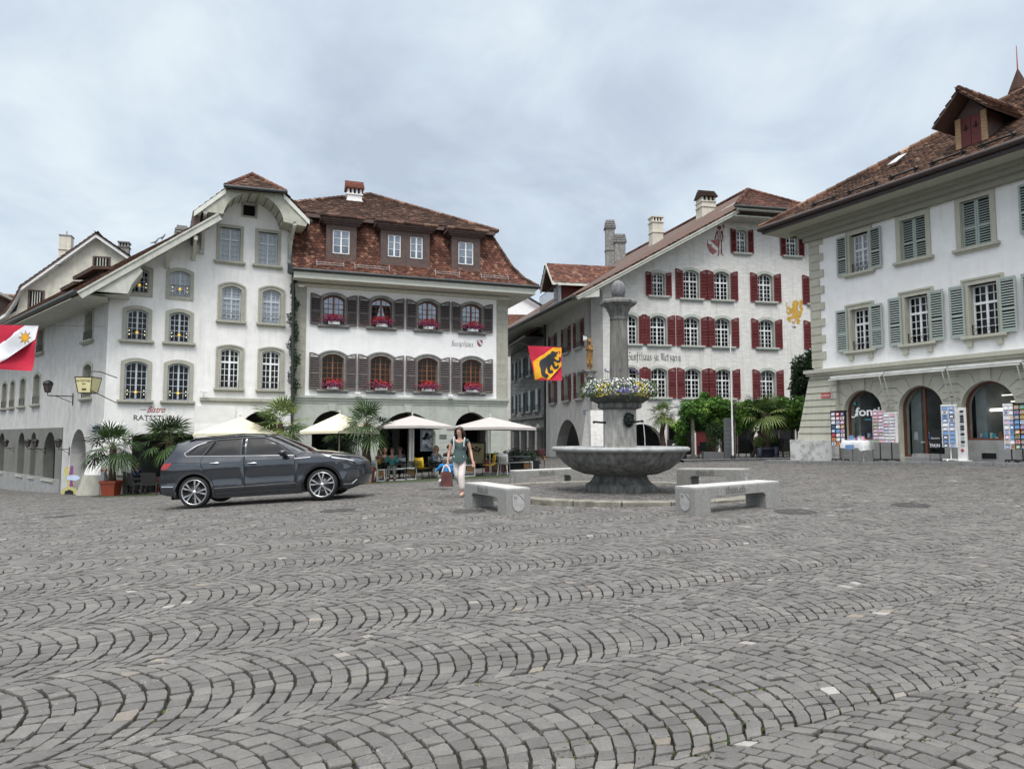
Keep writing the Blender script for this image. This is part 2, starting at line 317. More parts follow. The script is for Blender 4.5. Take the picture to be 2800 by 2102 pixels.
M_conc = mat('pale_render', (.70,.70,.69), .9, .05, 3)
M_star = mat('gold_star', (.85,.55,.12), .4, emit=.7); M_bulb = mat('warm_bulb', (1.0,.85,.5), .4, emit=1.0)
R_brown = ramp_mat('roof_tiles_brown', [(0,(.045,.025,.018)),(.45,(.092,.047,.032)),(.8,(.135,.072,.048)),(1,(.25,.17,.13))], .85, nscale=1.1, namt=.45)
R_red = ramp_mat('roof_tiles_red', [(0,(.050,.021,.014)),(.4,(.100,.038,.025)),(.85,(.145,.060,.038)),(1,(.21,.12,.085))], .85, nscale=1.3, namt=.3)
R_dark = ramp_mat('roof_tiles_dark', [(0,(.045,.020,.014)),(.5,(.095,.038,.025)),(1,(.16,.07,.048))], .85, nscale=.9, namt=.4)
R_mix = ramp_mat('roof_tiles_weathered', [(0,(.045,.026,.018)),(.35,(.10,.054,.037)),(.75,(.18,.100,.068)),(1,(.27,.175,.12))], .85, nscale=.8, namt=.6)
# ================================================================ roofs
def pip(P, px, py):
    ins = np.zeros(len(px), bool); n = len(P); j = n-1
    for i in range(n):
        xi, yi = P[i]; xj, yj = P[j]
        c = ((yi > py) != (yj > py)) & (px < (xj-xi)*(py-yi)/((yj-yi) or 1e-9)+xi); ins ^= c; j = i
    return ins
def tiles(parent, pts, m, w=.17, e=.15, hexa=True, deck=.10, name='tile_covering', holes=()):
    """pts: planar polygon, first edge is the eave; lays overlapping plain tiles on it"""
    P = [Vector(p) for p in pts]; x = (P[1]-P[0]).normalized(); n = x.cross((P[2]-P[1])).normalized()
    if n.z < 0: n = -n
    y = n.cross(x); o = P[0]; q = [((p-o).dot(x), (p-o).dot(y)) for p in P]
    x0, x1 = min(a for a, b in q), max(a for a, b in q); y0, y1 = min(b for a, b in q), max(b for a, b in q)
    xs, ys = [], []
    for j in range(int((y0)/e)-1, int(y1/e)+2):
        k = np.arange(x0-w, x1+w, w)+(w/2 if j % 2 else 0); xs.append(k); ys.append(np.full(len(k), j*e))
    xs = np.concatenate(xs); ys = np.concatenate(ys); ok = pip(q, xs, np.clip(ys+e*.45, y0+1e-3, None)) & (ys > y0-e*.6)
    for h in holes:
        hq = [((Vector(p)-o).dot(x), (Vector(p)-o).dot(y)) for p in h]; ok &= ~pip(hq, xs, ys+e*.4)
    xs, ys = xs[ok], ys[ok]; nn = len(xs)
    L = e*1.7; hw = w*.48; T = [(-hw,L),(hw,L),(hw,.42*e),(hw*.45,.0),(-hw*.45,.0),(-hw,.42*e)] if hexa else [(-hw,L),(hw,L),(hw,.12*e),(hw*.55,-.04*e),(-hw*.55,-.04*e),(-hw,.12*e)]
    tz = [.004,.004,.034,.040,.040,.034]; V = np.zeros((nn,12,3)); X, Y, Z, O = map(lambda v: np.array(v, float), (x, y, n, o))
    jit = RNG.normal(0, .006, (nn, 3))
    for i, (a, b) in enumerate(T):
        for d in (0, 1):
            zz = tz[i]-(.018 if d else 0)
            V[:, i+6*d] = O+np.outer(xs+a+jit[:,0], X)+np.outer(ys+b+jit[:,1], Y)+np.outer(zz+jit[:,2]*.6, Z)
    ob = mass(name, V, [(0,5,4,3,2,1)]+[(i, (i+1) % 6, (i+1) % 6+6, i+6) for i in range(6)], RNG.random(nn)**1.3, m, parent)
    if deck:
        d = MB(); k = len(P); V2 = [p for p in P]+[p-n*deck for p in P]
        d.add(V2, [tuple(range(k)), tuple(range(2*k-1, k-1, -1))]+[(i, (i+1) % k, (i+1) % k+k, i+k) for i in range(k)]); d.build('roof_underlay', M_deck, parent)
    return ob
def ridge(parent, path, m, r=.11, step=.34):
    b = MB(); rn = []
    for a, c in zip(path[:-1], path[1:]):
        a, c = Vector(a), Vector(c); L = (c-a).length; k = max(1, int(L/step)); d = (c-a)/k
        for i in range(k):
            v0 = len(b.v); b.tube([a+d*i, a+d*(i+1.12)], [r*1.12, r*.9], 8, smooth=False); rn += [random.random()]*(len(b.v)-v0)
    return b.build('ridge_cap', m, parent, rnd=rn)
# ================================================================ windows
_wc = {}
def proto(key, fn):
    if key not in _wc: _wc[key] = fn()
    return _wc[key]
def mesh_of(b, name, mats):
    o = b.build(name, mats); me = o.data; bpy.data.objects.remove(o); return me
def arc_top(w, h, rise, x):
    if rise < 1e-4: return h
    R = (w*w/4+rise*rise)/(2*rise); return h-R+math.sqrt(max(0, R*R-x*x))
def window(parent, F, u, z, w, h, rise=0, sur=.14, style='w', cols=4, rows=5, transom=None, glass=None, frame=None, sill=True, rail=None, lights=None,
           sh=None, shw=.48, shm=None, trim=None, recess=.2, sdepth=.05, label=None, name='window', M0=None, curt=None, shopen=True, shtop=None, nest=False, brackets=False, silldown=0, shl=True, shr=True):
    trim = trim or M_trim; glass = glass or M_glass; frame = frame or M_wframe
    w = round(w*20)/20; h = round(h*20)/20; rise = round(rise, 2)
    M = M0 @ Matrix.Translation((u, 0, z)) if M0 is not None else F.M(u, 0, z)
    if parent is not None: M = wm(parent).inverted() @ M
    def f_sur():
        b = MB(); o = arch_pts(w+2*sur, h+sur+(0 if sill else sur), rise*1.1 if rise else 0, 12, 0, 0 if sill else -sur)
        b.plate([o, arch_pts(w, h, rise, 12)], sdepth, y0=-sdepth)
        if nest:
            o2 = arch_pts(w+2*sur+.09, h+sur+.05, rise*1.15 if rise else 0, 12); b.plate([o2, arch_pts(w+2*sur-.03, h+sur-.02, rise*1.1 if rise else 0, 12)], sdepth+.035, y0=-sdepth-.035)
        b.plate([arch_pts(w+.005, h+.003, rise, 12, 0, -.001), arch_pts(w-.03, h-.015, rise, 12, 0, .015)], recess+.02, y0=-.002)      # reveal lining
        return mesh_of(b, name, trim)
    root = link(name, proto(('sur', w, h, rise, sur, trim.name, sill, recess, nest, name), f_sur), parent, M)
    if label: root['label'] = label
    if sill:
        def f_sill():
            b = MB(); b.box(-w/2-sur-.1, w/2+sur+.1, -.16, .0, -.10-silldown, .0, ch=.012); b.box(-w/2-sur-.05, w/2+sur+.05, -.10, -.001, -.16-silldown, -.10-silldown)
            if brackets:
                for sx in (-1, 1): b.box(sx*(w/2+.02)-.09, sx*(w/2+.02)+.09, -.09, 0, -.36, -.16)
            return mesh_of(b, 'sill', trim)
        link('sill', proto(('sill', w, sur, trim.name, brackets, silldown), f_sill), root)
    def f_fr():
        b = MB(); y0, y1 = recess-.05, recess-.005; t = .05
        b.plate([arch_pts(w-.03, h-.02, rise, 12, 0, .01), arch_pts(w-.03-2*t, h-.02-2*t, max(0, rise-.012) if rise else 0, 12, 0, .01+t)], y1-y0, y0=y0)
        W2 = w/2-.06
        def vb(x, tt, za, zb, yy=0): b.box(x-tt/2, x+tt/2, y0+.008+yy, y1-.004, za, zb)
        def top(x): return arc_top(w-.06, h-.05, rise, x)
        vb(0, .07, .05, top(0)-.01, -.014)
        tz = transom*h if transom else None
        if tz: b.box(-W2, W2, y0-.012, y1-.006, tz-.04, tz+.04)
        half = cols//2
        for sx in (-1, 1):
            for i in range(1, half): x = sx*(.035+(W2-.035)*i/half); vb(x, .022, .06, top(x)-.02)
        lo = .06; hi = (tz-.04) if tz else h-.05-rise*.5
        nr = rows if not tz else max(2, round(rows*transom)); nt_ = 0 if not tz else max(1, rows-nr)
        for i in range(1, nr): b.box(-W2, W2, y0+.011, y1-.005, lo+(hi-lo)*i/nr-.011, lo+(hi-lo)*i/nr+.011)
        if tz:
            hi2 = h-.05-rise*.3
            for i in range(1, nt_): zz = tz+.04+(hi2-tz-.04)*i/nt_; b.box(-W2, W2, y0+.011, y1-.005, zz-.011, zz+.011)
        return mesh_of(b, 'frame', frame)
    link('frame', proto(('fr', w, h, rise, cols, rows, transom, frame.name, recess), f_fr), root)
    link('glass', proto(('gl', w, h, rise, glass.name, recess), lambda: mesh_of(MB().plate([arch_pts(w-.02, h-.01, rise, 12)], .012, y0=recess-.004), 'glass', glass)), root)
    if curt:
        def f_c():
            b = MB()
            for sx in (-1, 1): b.add([(sx*.05, recess-.006, h*.78), (sx*w*.42, recess-.006, h*.78), (sx*w*.45, recess-.006, h*.12), (sx*w*.30, recess-.006, h*.05)], [(0,1,2,3)])
            return mesh_of(b, 'curtain', curt)
        link('curtain', proto(('cu', w, h, curt.name), f_c), root)
    if rail:
        rh, rw, ry = rail
        def f_r():
            b = MB(); x1 = w/2+rw; b.box(-x1, x1, ry-.008, ry+.008, rh-.012, rh); b.box(-x1, x1, ry-.006, ry+.006, .03, .042)
            for sx in (-1, 1): b.box(sx*x1-.01, sx*x1+.01, ry-.01, ry+.01, 0, rh+.02); b.box(sx*x1-.008, sx*x1+.008, ry, .02, rh-.02, rh-.004)
            k = 4
            for i in range(k):
                xa = -x1+2*x1*i/k; xb = -x1+2*x1*(i+1)/k
                b.tube([(xa, ry, .04), ((xa+xb)/2, ry, rh*.55), (xb, ry, rh-.01)], .006, 4); b.tube([(xb, ry, .04), ((xa+xb)/2, ry, rh*.55), (xa, ry, rh-.01)], .006, 4)
            return mesh_of(b, 'railing', M_iron)
        link('railing', proto(('ra', w, rail), f_r), root)
    if lights:
        st = [((.085 if i % 2 else .035)*math.sin(PI*i/7), .34+(.085 if i % 2 else .035)*math.cos(PI*i/7)) for i in range(14)]
        link('gold_star', proto(('st',), lambda: mesh_of(MB().prism(st, recess-.09, recess-.075), 'gold_star', M_star)), root)
        for sx in (-1, 1):
            for k in (0, 1): link('bulb', proto(('bu',), lambda: mesh_of(MB().ball((0, 0, 0), .024, 6), 'bulb', M_bulb)), root, Matrix.Translation((sx*w*.36, recess-.08, .24+.16*k)))
    if sh:
        def f_s(side):
            b = MB(); t = .045; W = shw; H = h+.04; r = rise*.75
            def tp(x): xx = x/W; return H-r*(1-xx)**2 if r else H       # x from the hinge side
            N_ = 7 if r else 1
            out = [(0, -.02), (W, -.02)]+[(W*(1-i/N_), tp(W*(1-i/N_))) for i in range(N_+1)]
            inn = [(t*1.3, .06), (W-t*1.3, .06)]+[(t*1.3+(W-2.6*t)*(1-i/N_), tp(t*1.3+(W-2.6*t)*(1-i/N_))-.075) for i in range(N_+1)]
            mx = lambda L: [(side*p[0], p[1]) for p in L]
            b.plate([mx(out), mx(inn)], .036, y0=-.036)
            hm = H*.42; b.box(min(side*t, side*(W-t)), max(side*t, side*(W-t)), -.034, -.004, hm-.04, hm+.04)
            pt = .086; k = int((H-.1)/pt)
            b.box(min(side*t, side*(W-t)), max(side*t, side*(W-t)), -.003, -.001, .06, H-.08-r, 1)  # black plate standing in for the shadow between the slats
            for i in range(k):
                z0 = .072+i*pt
                if abs(z0+.02-hm) < .05: continue
                xs0, xs1 = t, W-t
                if r:
                    while xs0 < xs1 and tp(xs0)-.06 < z0+.05: xs0 += .03
                if xs1-xs0 < .05: continue
                xa, xb = sorted((side*xs0, side*xs1))
                b.add([(xa,-.033,z0),(xb,-.033,z0),(xb,-.012,z0+.036),(xa,-.012,z0+.036),(xa,-.025,z0-.006),(xb,-.025,z0-.006),(xb,-.004,z0+.030),(xa,-.004,z0+.030)], [(0,1,2,3),(4,7,6,5),(0,4,5,1),(3,2,6,7),(0,3,7,4),(1,5,6,2)])
            b.box(min(side*-.03, side*.02), max(side*-.03, side*.02), -.045, -.03, H*.15, H*.15+.04); b.box(min(side*-.03, side*.02), max(side*-.03, side*.02), -.045, -.03, H*.8, H*.8+.04)
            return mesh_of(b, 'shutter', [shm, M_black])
        for side in (-1, 1):
            if (side < 0 and not shl) or (side > 0 and not shr): continue
            me = proto(('sh', side, shw, h, rise, shm.name), lambda: f_s(side))
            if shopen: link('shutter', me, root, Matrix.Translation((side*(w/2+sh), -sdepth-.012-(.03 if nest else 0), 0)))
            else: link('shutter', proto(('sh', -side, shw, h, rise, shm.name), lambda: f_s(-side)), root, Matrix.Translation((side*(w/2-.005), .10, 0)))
    return root
def wpx(F, x0, y0, x1, y1, out=0.0):
    xm = (x0+x1)/2; um, zt = F.at(xm, y0, out); _, zb = F.at(xm, y1, out); ym = (y0+y1)/2
    u0, _ = F.at(x0, ym, out); u1, _ = F.at(x1, ym, out); return (u0+u1)/2, zb, u1-u0, zt-zb
def wall(parent, F, outline, holes, m, th=.4, name='wall', y0=0.0):
    M = parent.matrix_world.inverted() @ F.M()
    return MB().plate([outline]+holes, th, y0=y0).build(name, m, parent, M)
def inF(parent, F, u=0, v=0, z=0): return parent.matrix_world.inverted() @ F.M(u, v, z)
def chimney(parent, M, w, d, h, m, kind='vents', cap=None, capm=None):
    b = MB(); b.box(-w/2, w/2, -d/2, d/2, -1.2, h); b.box(-w/2-.05, w/2+.05, -d/2-.05, d/2+.05, h*.55, h*.55+.05); o = b.build('chimney', m, parent, M)
    c = MB()
    if kind == 'vents':
        for sx in np.linspace(-w/2+.06, w/2-.06, 4): c.box(sx-.05, sx+.05, -d/2, d/2, h, h+.28)
        c.box(-w/2-.06, w/2+.06, -d/2-.06, d/2+.06, h-.06, h); c.box(-w/2-.06, w/2+.06, -d/2-.06, d/2+.06, h+.28, h+.36)
    elif kind == 'gable':
        for sx in np.linspace(-w/2+.06, w/2-.06, 4): c.box(sx-.05, sx+.05, -d/2, d/2, h, h+.28)
        c.box(-w/2-.05, w/2+.05, -d/2-.05, d/2+.05, h-.06, h)
        c.add([(-w/2-.1,-d/2-.12,h+.26),(w/2+.1,-d/2-.12,h+.26),(w/2+.1,0,h+.72),(-w/2-.1,0,h+.72),(-w/2-.1,d/2+.12,h+.26),(w/2+.1,d/2+.12,h+.26)], [(0,1,2,3),(3,2,5,4),(0,3,4),(1,5,2),(0,4,5,1)], 1)
        for i in range(5): c.box(-w/2-.11, w/2+.11, -d/2-.13+i*.11, -d/2-.08+i*.11, h+.27+i*.11, h+.33+i*.11, 1)
    elif kind == 'steps':
        for i in range(4): c.box(-w/2-.07+.015*i, w/2+.07-.015*i, -d/2-.07+.015*i, d/2+.07-.015*i, h+i*.13, h+i*.13+.08); c.box(-w/2+.03, w/2-.03, -d/2+.03, d/2-.03, h+i*.13+.08, h+i*.13+.13)
        c.box(-w/2+.05, w/2-.05, -d/2+.05, d/2-.05, h+.52, h+.62)
    else: c.box(-w/2-.04, w/2+.04, -d/2-.04, d/2+.04, h, h+.08); c.tube([(0,0,h), (0,0,h+.45)], .04, 6)
    c.build('chimney_cap', [cap or M_stone, capm or mat('cap_tiles', (.22,.07,.045), .85, .3, 12)], o); return o
def blocks(b, x0, x1, y0, y1, z0, z1, hgt=.34, gap=.012, mi=0):
    z = z0
    while z < z1-.05: b.box(x0, x1, y0, y1, z, min(z+hgt, z1)-gap, mi); z += hgt
    b.box(x0+.012, x1-.012, y0+.015, y1, z0, z1, mi)
# ---------------------------------------------------------------- blackletter drawn with a broad nib
GL = {'n':[[(0,.85),(.12,1),(.12,.15),(.2,0)],[(.12,.85),(.42,1),(.42,.15),(.52,0)]],'u':[[(0,.9),(.1,1),(.1,.15),(.32,0),(.48,.2)],[(.48,1),(.48,.1),(.58,0)]],
 'r':[[(0,.85),(.12,1),(.12,.1),(.2,0)],[(.12,.8),(.38,1)]],'g':[[(.45,1),(.1,.9),(.1,.2),(.35,.1),(.48,.3)],[(.48,1),(.48,-.3),(.2,-.5)]],
 'e':[[(.1,.5),(.42,.75),(.3,1),(.08,.8),(.08,.2),(.28,0),(.42,.15)]],'h':[[(.1,1.5),(.1,.1),(.18,0)],[(.1,.8),(.42,1),(.45,.3),(.32,-.3)]],
 'a':[[(.08,.9),(.3,1),(.46,.85),(.46,.1),(.56,0)],[(.46,.55),(.1,.4),(.1,.1),(.32,0),(.46,.15)]],'s':[[(.45,.9),(.25,1),(.08,.8),(.42,.35),(.4,.1),(.2,0),(.05,.1)]],
 'f':[[(.48,1.45),(.3,1.55),(.18,1.3),(.18,-.3)],[(0,.95),(.4,.95)]],'t':[[(.15,1.3),(.15,.15),(.28,0),(.4,.1)],[(0,.95),(.38,.95)]],
 'z':[[(.05,.9),(.35,1),(.15,.6),(.4,.4),(.3,-.2),(.05,-.35)]],'Z':[[(.05,1.3),(.4,1.5),(.7,1.3),(.3,.85),(.7,.6),(.65,.1),(.3,-.05),(.05,.15)]],
 'M':[[(.0,1.1),(.2,1.4),(.25,.2),(.05,0)],[(.25,1.2),(.5,1.45),(.5,.1)],[(.5,1.2),(.8,1.45),(.8,.15),(.92,0)]],'B':[[(.15,1.4),(.15,.1)],[(0,1.2),(.3,1.5),(.6,1.3),(.25,.85),(.6,.6),(.55,.1),(.25,-.05),(0,.15)]]}
def fraktur(txt, size, nib=.12):
    x = 0; b = MB(); c, s = math.cos(.7)*nib/2, math.sin(.7)*nib/2
    for ch in txt:
        if ch == ' ': x += .45; continue
        for li, st in enumerate(GL[ch]):
            for (x0, z0), (x1, z1) in zip(st[:-1], st[1:]):
                y = -.004-.001*(li % 3)
                b.add([((x+x0-c)*size, y, (z0-s)*size), ((x+x0+c)*size, y, (z0+s)*size), ((x+x1+c)*size, y, (z1+s)*size), ((x+x1-c)*size, y, (z1-s)*size)], [(0,1,2,3)])
        x += max(p[0] for st in GL[ch] for p in st)+.14
    return b, x*size
# ================================================================ BUILDING: guild house with grey-brown shutters (centre)
B = empty('town_house', FB.M(), 'white three-storey house with grey-brown shutters, flower boxes and red mansard roof', 'building')
AR = [(-3.41, 1.80, 2.80, .80), (.11, 2.73, 2.78, 1.05), (3.30, 1.74, 2.81, .80)]
def arch_hole(a, zb): return arch_pts(a[1], a[2]-zb, a[3], 20, a[0], zb)
wb = [wpx(FB, *p) for p in [(884,801,943,890),(1016,810,1069,899),(1144,818,1195,905),(1265,826,1314,911)]]
wb2 = [wpx(FB, *p) for p in [(880,957,938,1068),(1014,962,1069,1072),(1143,968,1196,1076),(1266,973,1314,1080)]]
uB = [(a[0]+b[0])/2 for a, b in zip(wb, wb2)]; WB = .98
zU, hU, zD, hD = 6.82, 1.42, 3.80, 1.66
wall(B, FB, [(-5.17,3.2),(5.12,3.2),(5.12,8.75),(-5.17,8.75)], [arch_pts(WB, hU, .2, 12, u, zU) for u in uB]+[arch_pts(WB, hD, .2, 12, u, zD) for u in uB], M_clean)
wall(B, FB, [(-5.17,-1.2),(5.14,-1.2),(5.14,3.2),(-5.17,3.2)], [arch_hole(a, -1.1) for a in AR], M_trimg, .55, 'arcade_wall', y0=-.02)
b = MB(); b.box(5.0, 5.12, .41, 12, -1.2, 8.7); b.box(-5.1, 5.0, 11.9, 12.05, -1, 8.7); b.build('side_wall', M_white, B)
b = MB(); b.box(-5.17, 5.1, .5, 4.2, 3.02, 3.15); b.box(-5.17, 5.0, 4.2, 4.35, -1.2, 3.1); b.box(-5.17, 5.0, .55, 4.3, -.35, -.25); b.build('arcade_passage', mat('shaded_passage', (.13,.13,.125), .9, .1, 2), B)  # passage colour darkened to deepen the shade under the arches
for xa, xb in ((-5.17,-4.66),(4.58,5.17)): b = MB(); blocks(b, xa, xb, -.05, .2, 3.5, 8.62); b.build('corner_pilaster', M_trim, B)
b = MB(); b.box(-5.2, 5.22, -.16, .1, 3.40, 3.50); b.box(-5.2, 5.2, -.10, .1, 3.28, 3.40); b.box(-5.2, 5.18, -.05, .1, 3.16, 3.28); b.build('cornice', M_trimg, B)
for (u, w, top, rise) in AR:                                     # keystones
    MB().add([(u-.14,-.07,top+.02),(u+.14,-.07,top+.02),(u+.2,-.07,3.14),(u-.2,-.07,3.14),(u-.14,-.02,top),(u+.14,-.02,top),(u+.2,-.02,3.14),(u-.2,-.02,3.14)], [(0,1,2,3),(4,7,6,5),(0,4,5,1),(3,2,6,7),(0,3,7,4),(1,5,6,2)]).build('keystone', M_trimg, B)
b = MB()
for x0, x1 in [(-5.1,-4.45),(-2.35,-1.4),(1.62,2.3),(4.3,5.1)]:
    for z in np.arange(-.1, 2.3, .36): b.box(x0, x1, -.026, -.018, z, z+.014)
for (u, w, top, rise) in AR:
    for t in (-1, 1):
        for a in (.35, .75): b.tube([(u+t*(w/2+.05)*math.sin(a)*1.1, -.02, top-rise+rise*math.cos(a)+.12), (u+t*(w/2+.45)*math.sin(a)*1.1, -.02, top-rise+(rise+.5)*math.cos(a)+.1)], .008, 4)
b.build('stone_joints', M_grey, B)
# shopfronts under the arcade
for x0, x1 in ((-4.9,-2.2),(-1.9,.2),(.5,2.3),(2.6,4.8)): MB().box(x0, x1, 4.13, 4.19, 0, 2.5).build('shop_glazing', M_glass, B)
b = MB(); b.box(.38, .62, .9, 1.3, -.3, 3.0); b.box(1.0, 2.1, 1.2, 1.25, .9, 2.3, 1); b.box(1.1, 1.9, 1.19, 1.2, 1.1, 1.9, 2); b.build('arcade_poster', [M_grey, mat('poster_grey', (.25,.29,.33)), mat('poster_white', (.62,.65,.68), var=.5, scale=4, ramp=(.45,.55))], B)
for x, y, z in ((.6,2.5,2.3),(.95,2.7,2.35),(1.3,2.6,2.4)): MB().ball((x,y,z), .06, 8).build('arcade_lamp', mat('arcade_glow', (1,.55,.2), emit=2.5), B)
for i, u in enumerate(uB):
    for (z, h, top) in ((zU, hU, 1), (zD, hD, 0)):
        window(B, FB, u, z, WB, h, .2, sur=.13, cols=4, rows=5 if top else 6, glass=M_glassb if top else M_glassw, frame=M_rframe if top else M_oframe, trim=M_stone, rail=None,
               sh=.07, shw=.52 if i not in (0,3) else .5, shm=M_shbrn, nest=not top, curt=M_black if (top and i == 1) else None, sdepth=.06)
# boxed eaves
b = MB(); b.box(-5.3, 6.2, -1.12, .0, 8.72, 8.78); b.box(5.12, 6.2, 0, 12, 8.72, 8.78); b.box(-5.2, 5.3, -.14, .0, 8.52, 8.66); b.build('soffit', M_soffit, B)
b = MB(); b.box(-5.3, 6.24, -1.16, -1.10, 8.70, 8.86); b.box(-5.3, 6.28, -1.20, -1.14, 8.86, 9.0); b.box(6.2, 6.26, -1.1, 12, 8.70, 9.0); b.build('fascia', M_fascia, B)
b = MB(); b.tube([(-5.35,-1.27,9.04),(6.38,-1.27,9.04)], .085, 10); b.tube([(6.36,-1.27,9.04),(6.36,12,9.04)], .085, 8); b.build('gutter', M_gut, B)
# mansard: flared foot, steep slope, shallow top
ze, zb = 9.05, 11.9
st = [(-1.25, ze), (-.72, 9.50), (-.30, 10.15), (.30, zb)]; su = [6.35, 5.80, 5.30, 4.35]
roofn = MB().box(-5.1, 4.2, .5, 11.5, 8.8, 11.7).build('roof', M_deck, B)
dm = [(wpx(FB, 909,628,957,695,.5), 892, 975), (wpx(FB, 1060,642,1097,703,.5), 1041, 1175), (wpx(FB, 1253,660,1295,724,.5), 1235, 1313)]
dr = [(FB.at(p[1], 660, .5)[0], FB.at(p[2], 660, .5)[0]) for p in dm]
for (y0, z0), (y1, z1), u0, u1 in zip(st[:-1], st[1:], su[:-1], su[1:]):
    hole = [[(a+.1,y0-.5,z0-.5),(c-.1,y0-.5,z0-.5),(c-.1,y1+.5,z1+.6),(a+.1,y1+.5,z1+.6)] for a, c in dr] if z0 > 10 else []
    tiles(roofn, [(-5.25,y0,z0),(u0,y0,z0),(u1,y1,z1),(-5.25,y1,z1)], R_red, .19, .155, True, deck=.06, name='tile_covering')
    tiles(roofn, [(u0,y0,z0),(u0,12,z0),(u1,12,z1),(u1,y1,z1)], R_red, .19, .155, True, deck=.06, name='tile_covering')
    ridge(roofn, [(u0,y0,z0+.05),(u1,y1,z1+.05)], R_brown, .09)
zt = zb+.14; ax, ay, az = -1.10, 5.2, 15.0
tiles(roofn, [(-6.9,-.02,zt),(4.62,-.02,zt),(ax,ay,az)], R_brown, .19, .15, False, deck=.08, name='tile_covering')
tiles(roofn, [(4.62,-.02,zt),(4.62,12,zt),(ax,12,az),(ax,ay,az)], R_brown, .19, .15, False, deck=.08, name='tile_covering')
tiles(roofn, [(-6.9,12,zt),(-6.9,-.02,zt),(ax,ay,az),(ax,12,az)], R_brown, .19, .15, False, deck=.08, name='tile_covering')
ridge(roofn, [(-6.9,-.02,zt+.04),(ax,ay,az+.04),(ax,12,az+.04)], R_brown, .11); ridge(roofn, [(ax,ay,az+.04),(4.62,-.02,zt+.04)], R_brown, .11)
b = MB(); b.box(-5.2, 4.5, -.02, .1, zb-.06, zt-.03); b.build('break_board', M_brown, roofn)
for a in ((-4.3,-3.1),(-2.6,-1.0),(1.2,2.4),(3.5,4.9)):
    b = MB()
    for dz in (0, .12): b.tube([(a[0],-.98+dz,9.42+dz),(a[1],-.98+dz,9.42+dz)], .014, 5)
    for x in a: b.tube([(x,-1.0,9.25),(x,-.8,9.65)], .012, 4)
    b.build('snow_guard', mat('zinc', (.35,.36,.36), .45, metal=.6), roofn)
for k, ((wu, wz, ww, wh), pa, pb) in enumerate(dm):
    a, c = dr[k]; zf, zt2 = wz-.30, wz+wh+.22
    D = MB()
    ws = [(wu, ww)] if k != 1 else [(wu, ww), (FB.at(1139, 670, .5)[0], ww)]
    D.plate([[(a,zf),(c,zf),(c,zt2),(a,zt2)]]+[[(u-w/2,wz),(u+w/2,wz),(u+w/2,wz+wh),(u-w/2,wz+wh)] for u, w in ws], .12, y0=-.5)
    D.box(a, a+.08, -.38, 1.6, zf, zt2); D.box(c-.08, c, -.38, 1.6, zf, zt2); D.box(a-.04, c+.04, -.6, -.5, zf-.14, zf+.04)
    d = D.build('dormer', M_brown, B)
    e = MB(); e.box(a-.12, c+.12, -.6, 1.0, zt2, zt2+.08); e.box(a-.2, c+.2, -.7, 1.0, zt2+.08, zt2+.16); e.box(a-.28, c+.28, -.78, 1.0, zt2+.16, zt2+.26); e.build('dormer_cornice', M_brown, d)
    tiles(d, [(a-.3,-.82,zt2+.27),(c+.3,-.82,zt2+.27),(c+.2,.6,zt2+.62),(a-.2,.6,zt2+.62)], R_red, .2, .16, False, deck=.04, name='dormer_roof'); ridge(d, [(a-.3,-.8,zt2+.31),(c+.3,-.8,zt2+.31)], R_brown, .075, .3)
    for u, w in ws:
        window(d, None, u, wz, w, wh, 0, sur=.02, cols=2, rows=3, glass=M_glassb, frame=M_wframe, trim=M_brown, sill=False, recess=.1, sdepth=.012, M0=FB.M(0, -.5, 0), name='dormer_window')
def apex_at(F, px, py, out): u, z = F.at(px, py, out); return u, -out, z
u, v, z = apex_at(FB, 968, 545, -3.4); chimney(B, Matrix.Translation((u, 3.4, z-.7)), .75, .6, .9, M_white, 'gable', M_white)
# lettering and crest painted on the wall
u, z = FB.at(1235, 946); fr, wd = fraktur('Burgerhaus', .2, .15); k = (FB.at(1295,946)[0]-u)/wd
fr.build('lettering', mat('letter_ink', (.045,.042,.05), .9), B, Matrix.Translation((u, -.004, z)) @ Matrix.Diagonal((k,1,.9,1)))
def shield(b, cx, cz, w, h, star=True, y=-.006, mi=(0,1,2), tilt=0):
    T = Matrix.Translation((cx, y, cz)) @ Matrix.Rotation(tilt, 4, 'Y')
    def sp(t): return [(-w/2, h/2), (w/2, h/2), (w/2, -h*.05), (w*.38, -h*.3), (0, -h/2), (-w*.38, -h*.3), (-w/2, -h*.05)]
    b.prism(sp(0), -.008, 0, mi[0], T); b.prism([(-w*.48,h*.46),(-w*.05,h*.46),(w*.46,-h*.10),(w*.25,-h*.34)][::-1], -.012, -.0085, mi[1], T)
    if star: b.prism([(-w*.12+(.13 if i % 2 else .05)*w*math.sin(PI*i/7), h*.22+(.13 if i % 2 else .05)*w*math.cos(PI*i/7)) for i in range(14)], -.016, -.0125, mi[2], T)
b = MB(); u, z = FB.at(1312, 939); shield(b, u, z, .28, .34, False); b.build('painted_crest', [mat('crest_red', (.30,.10,.10), .9), M_conc, M_iron], B)
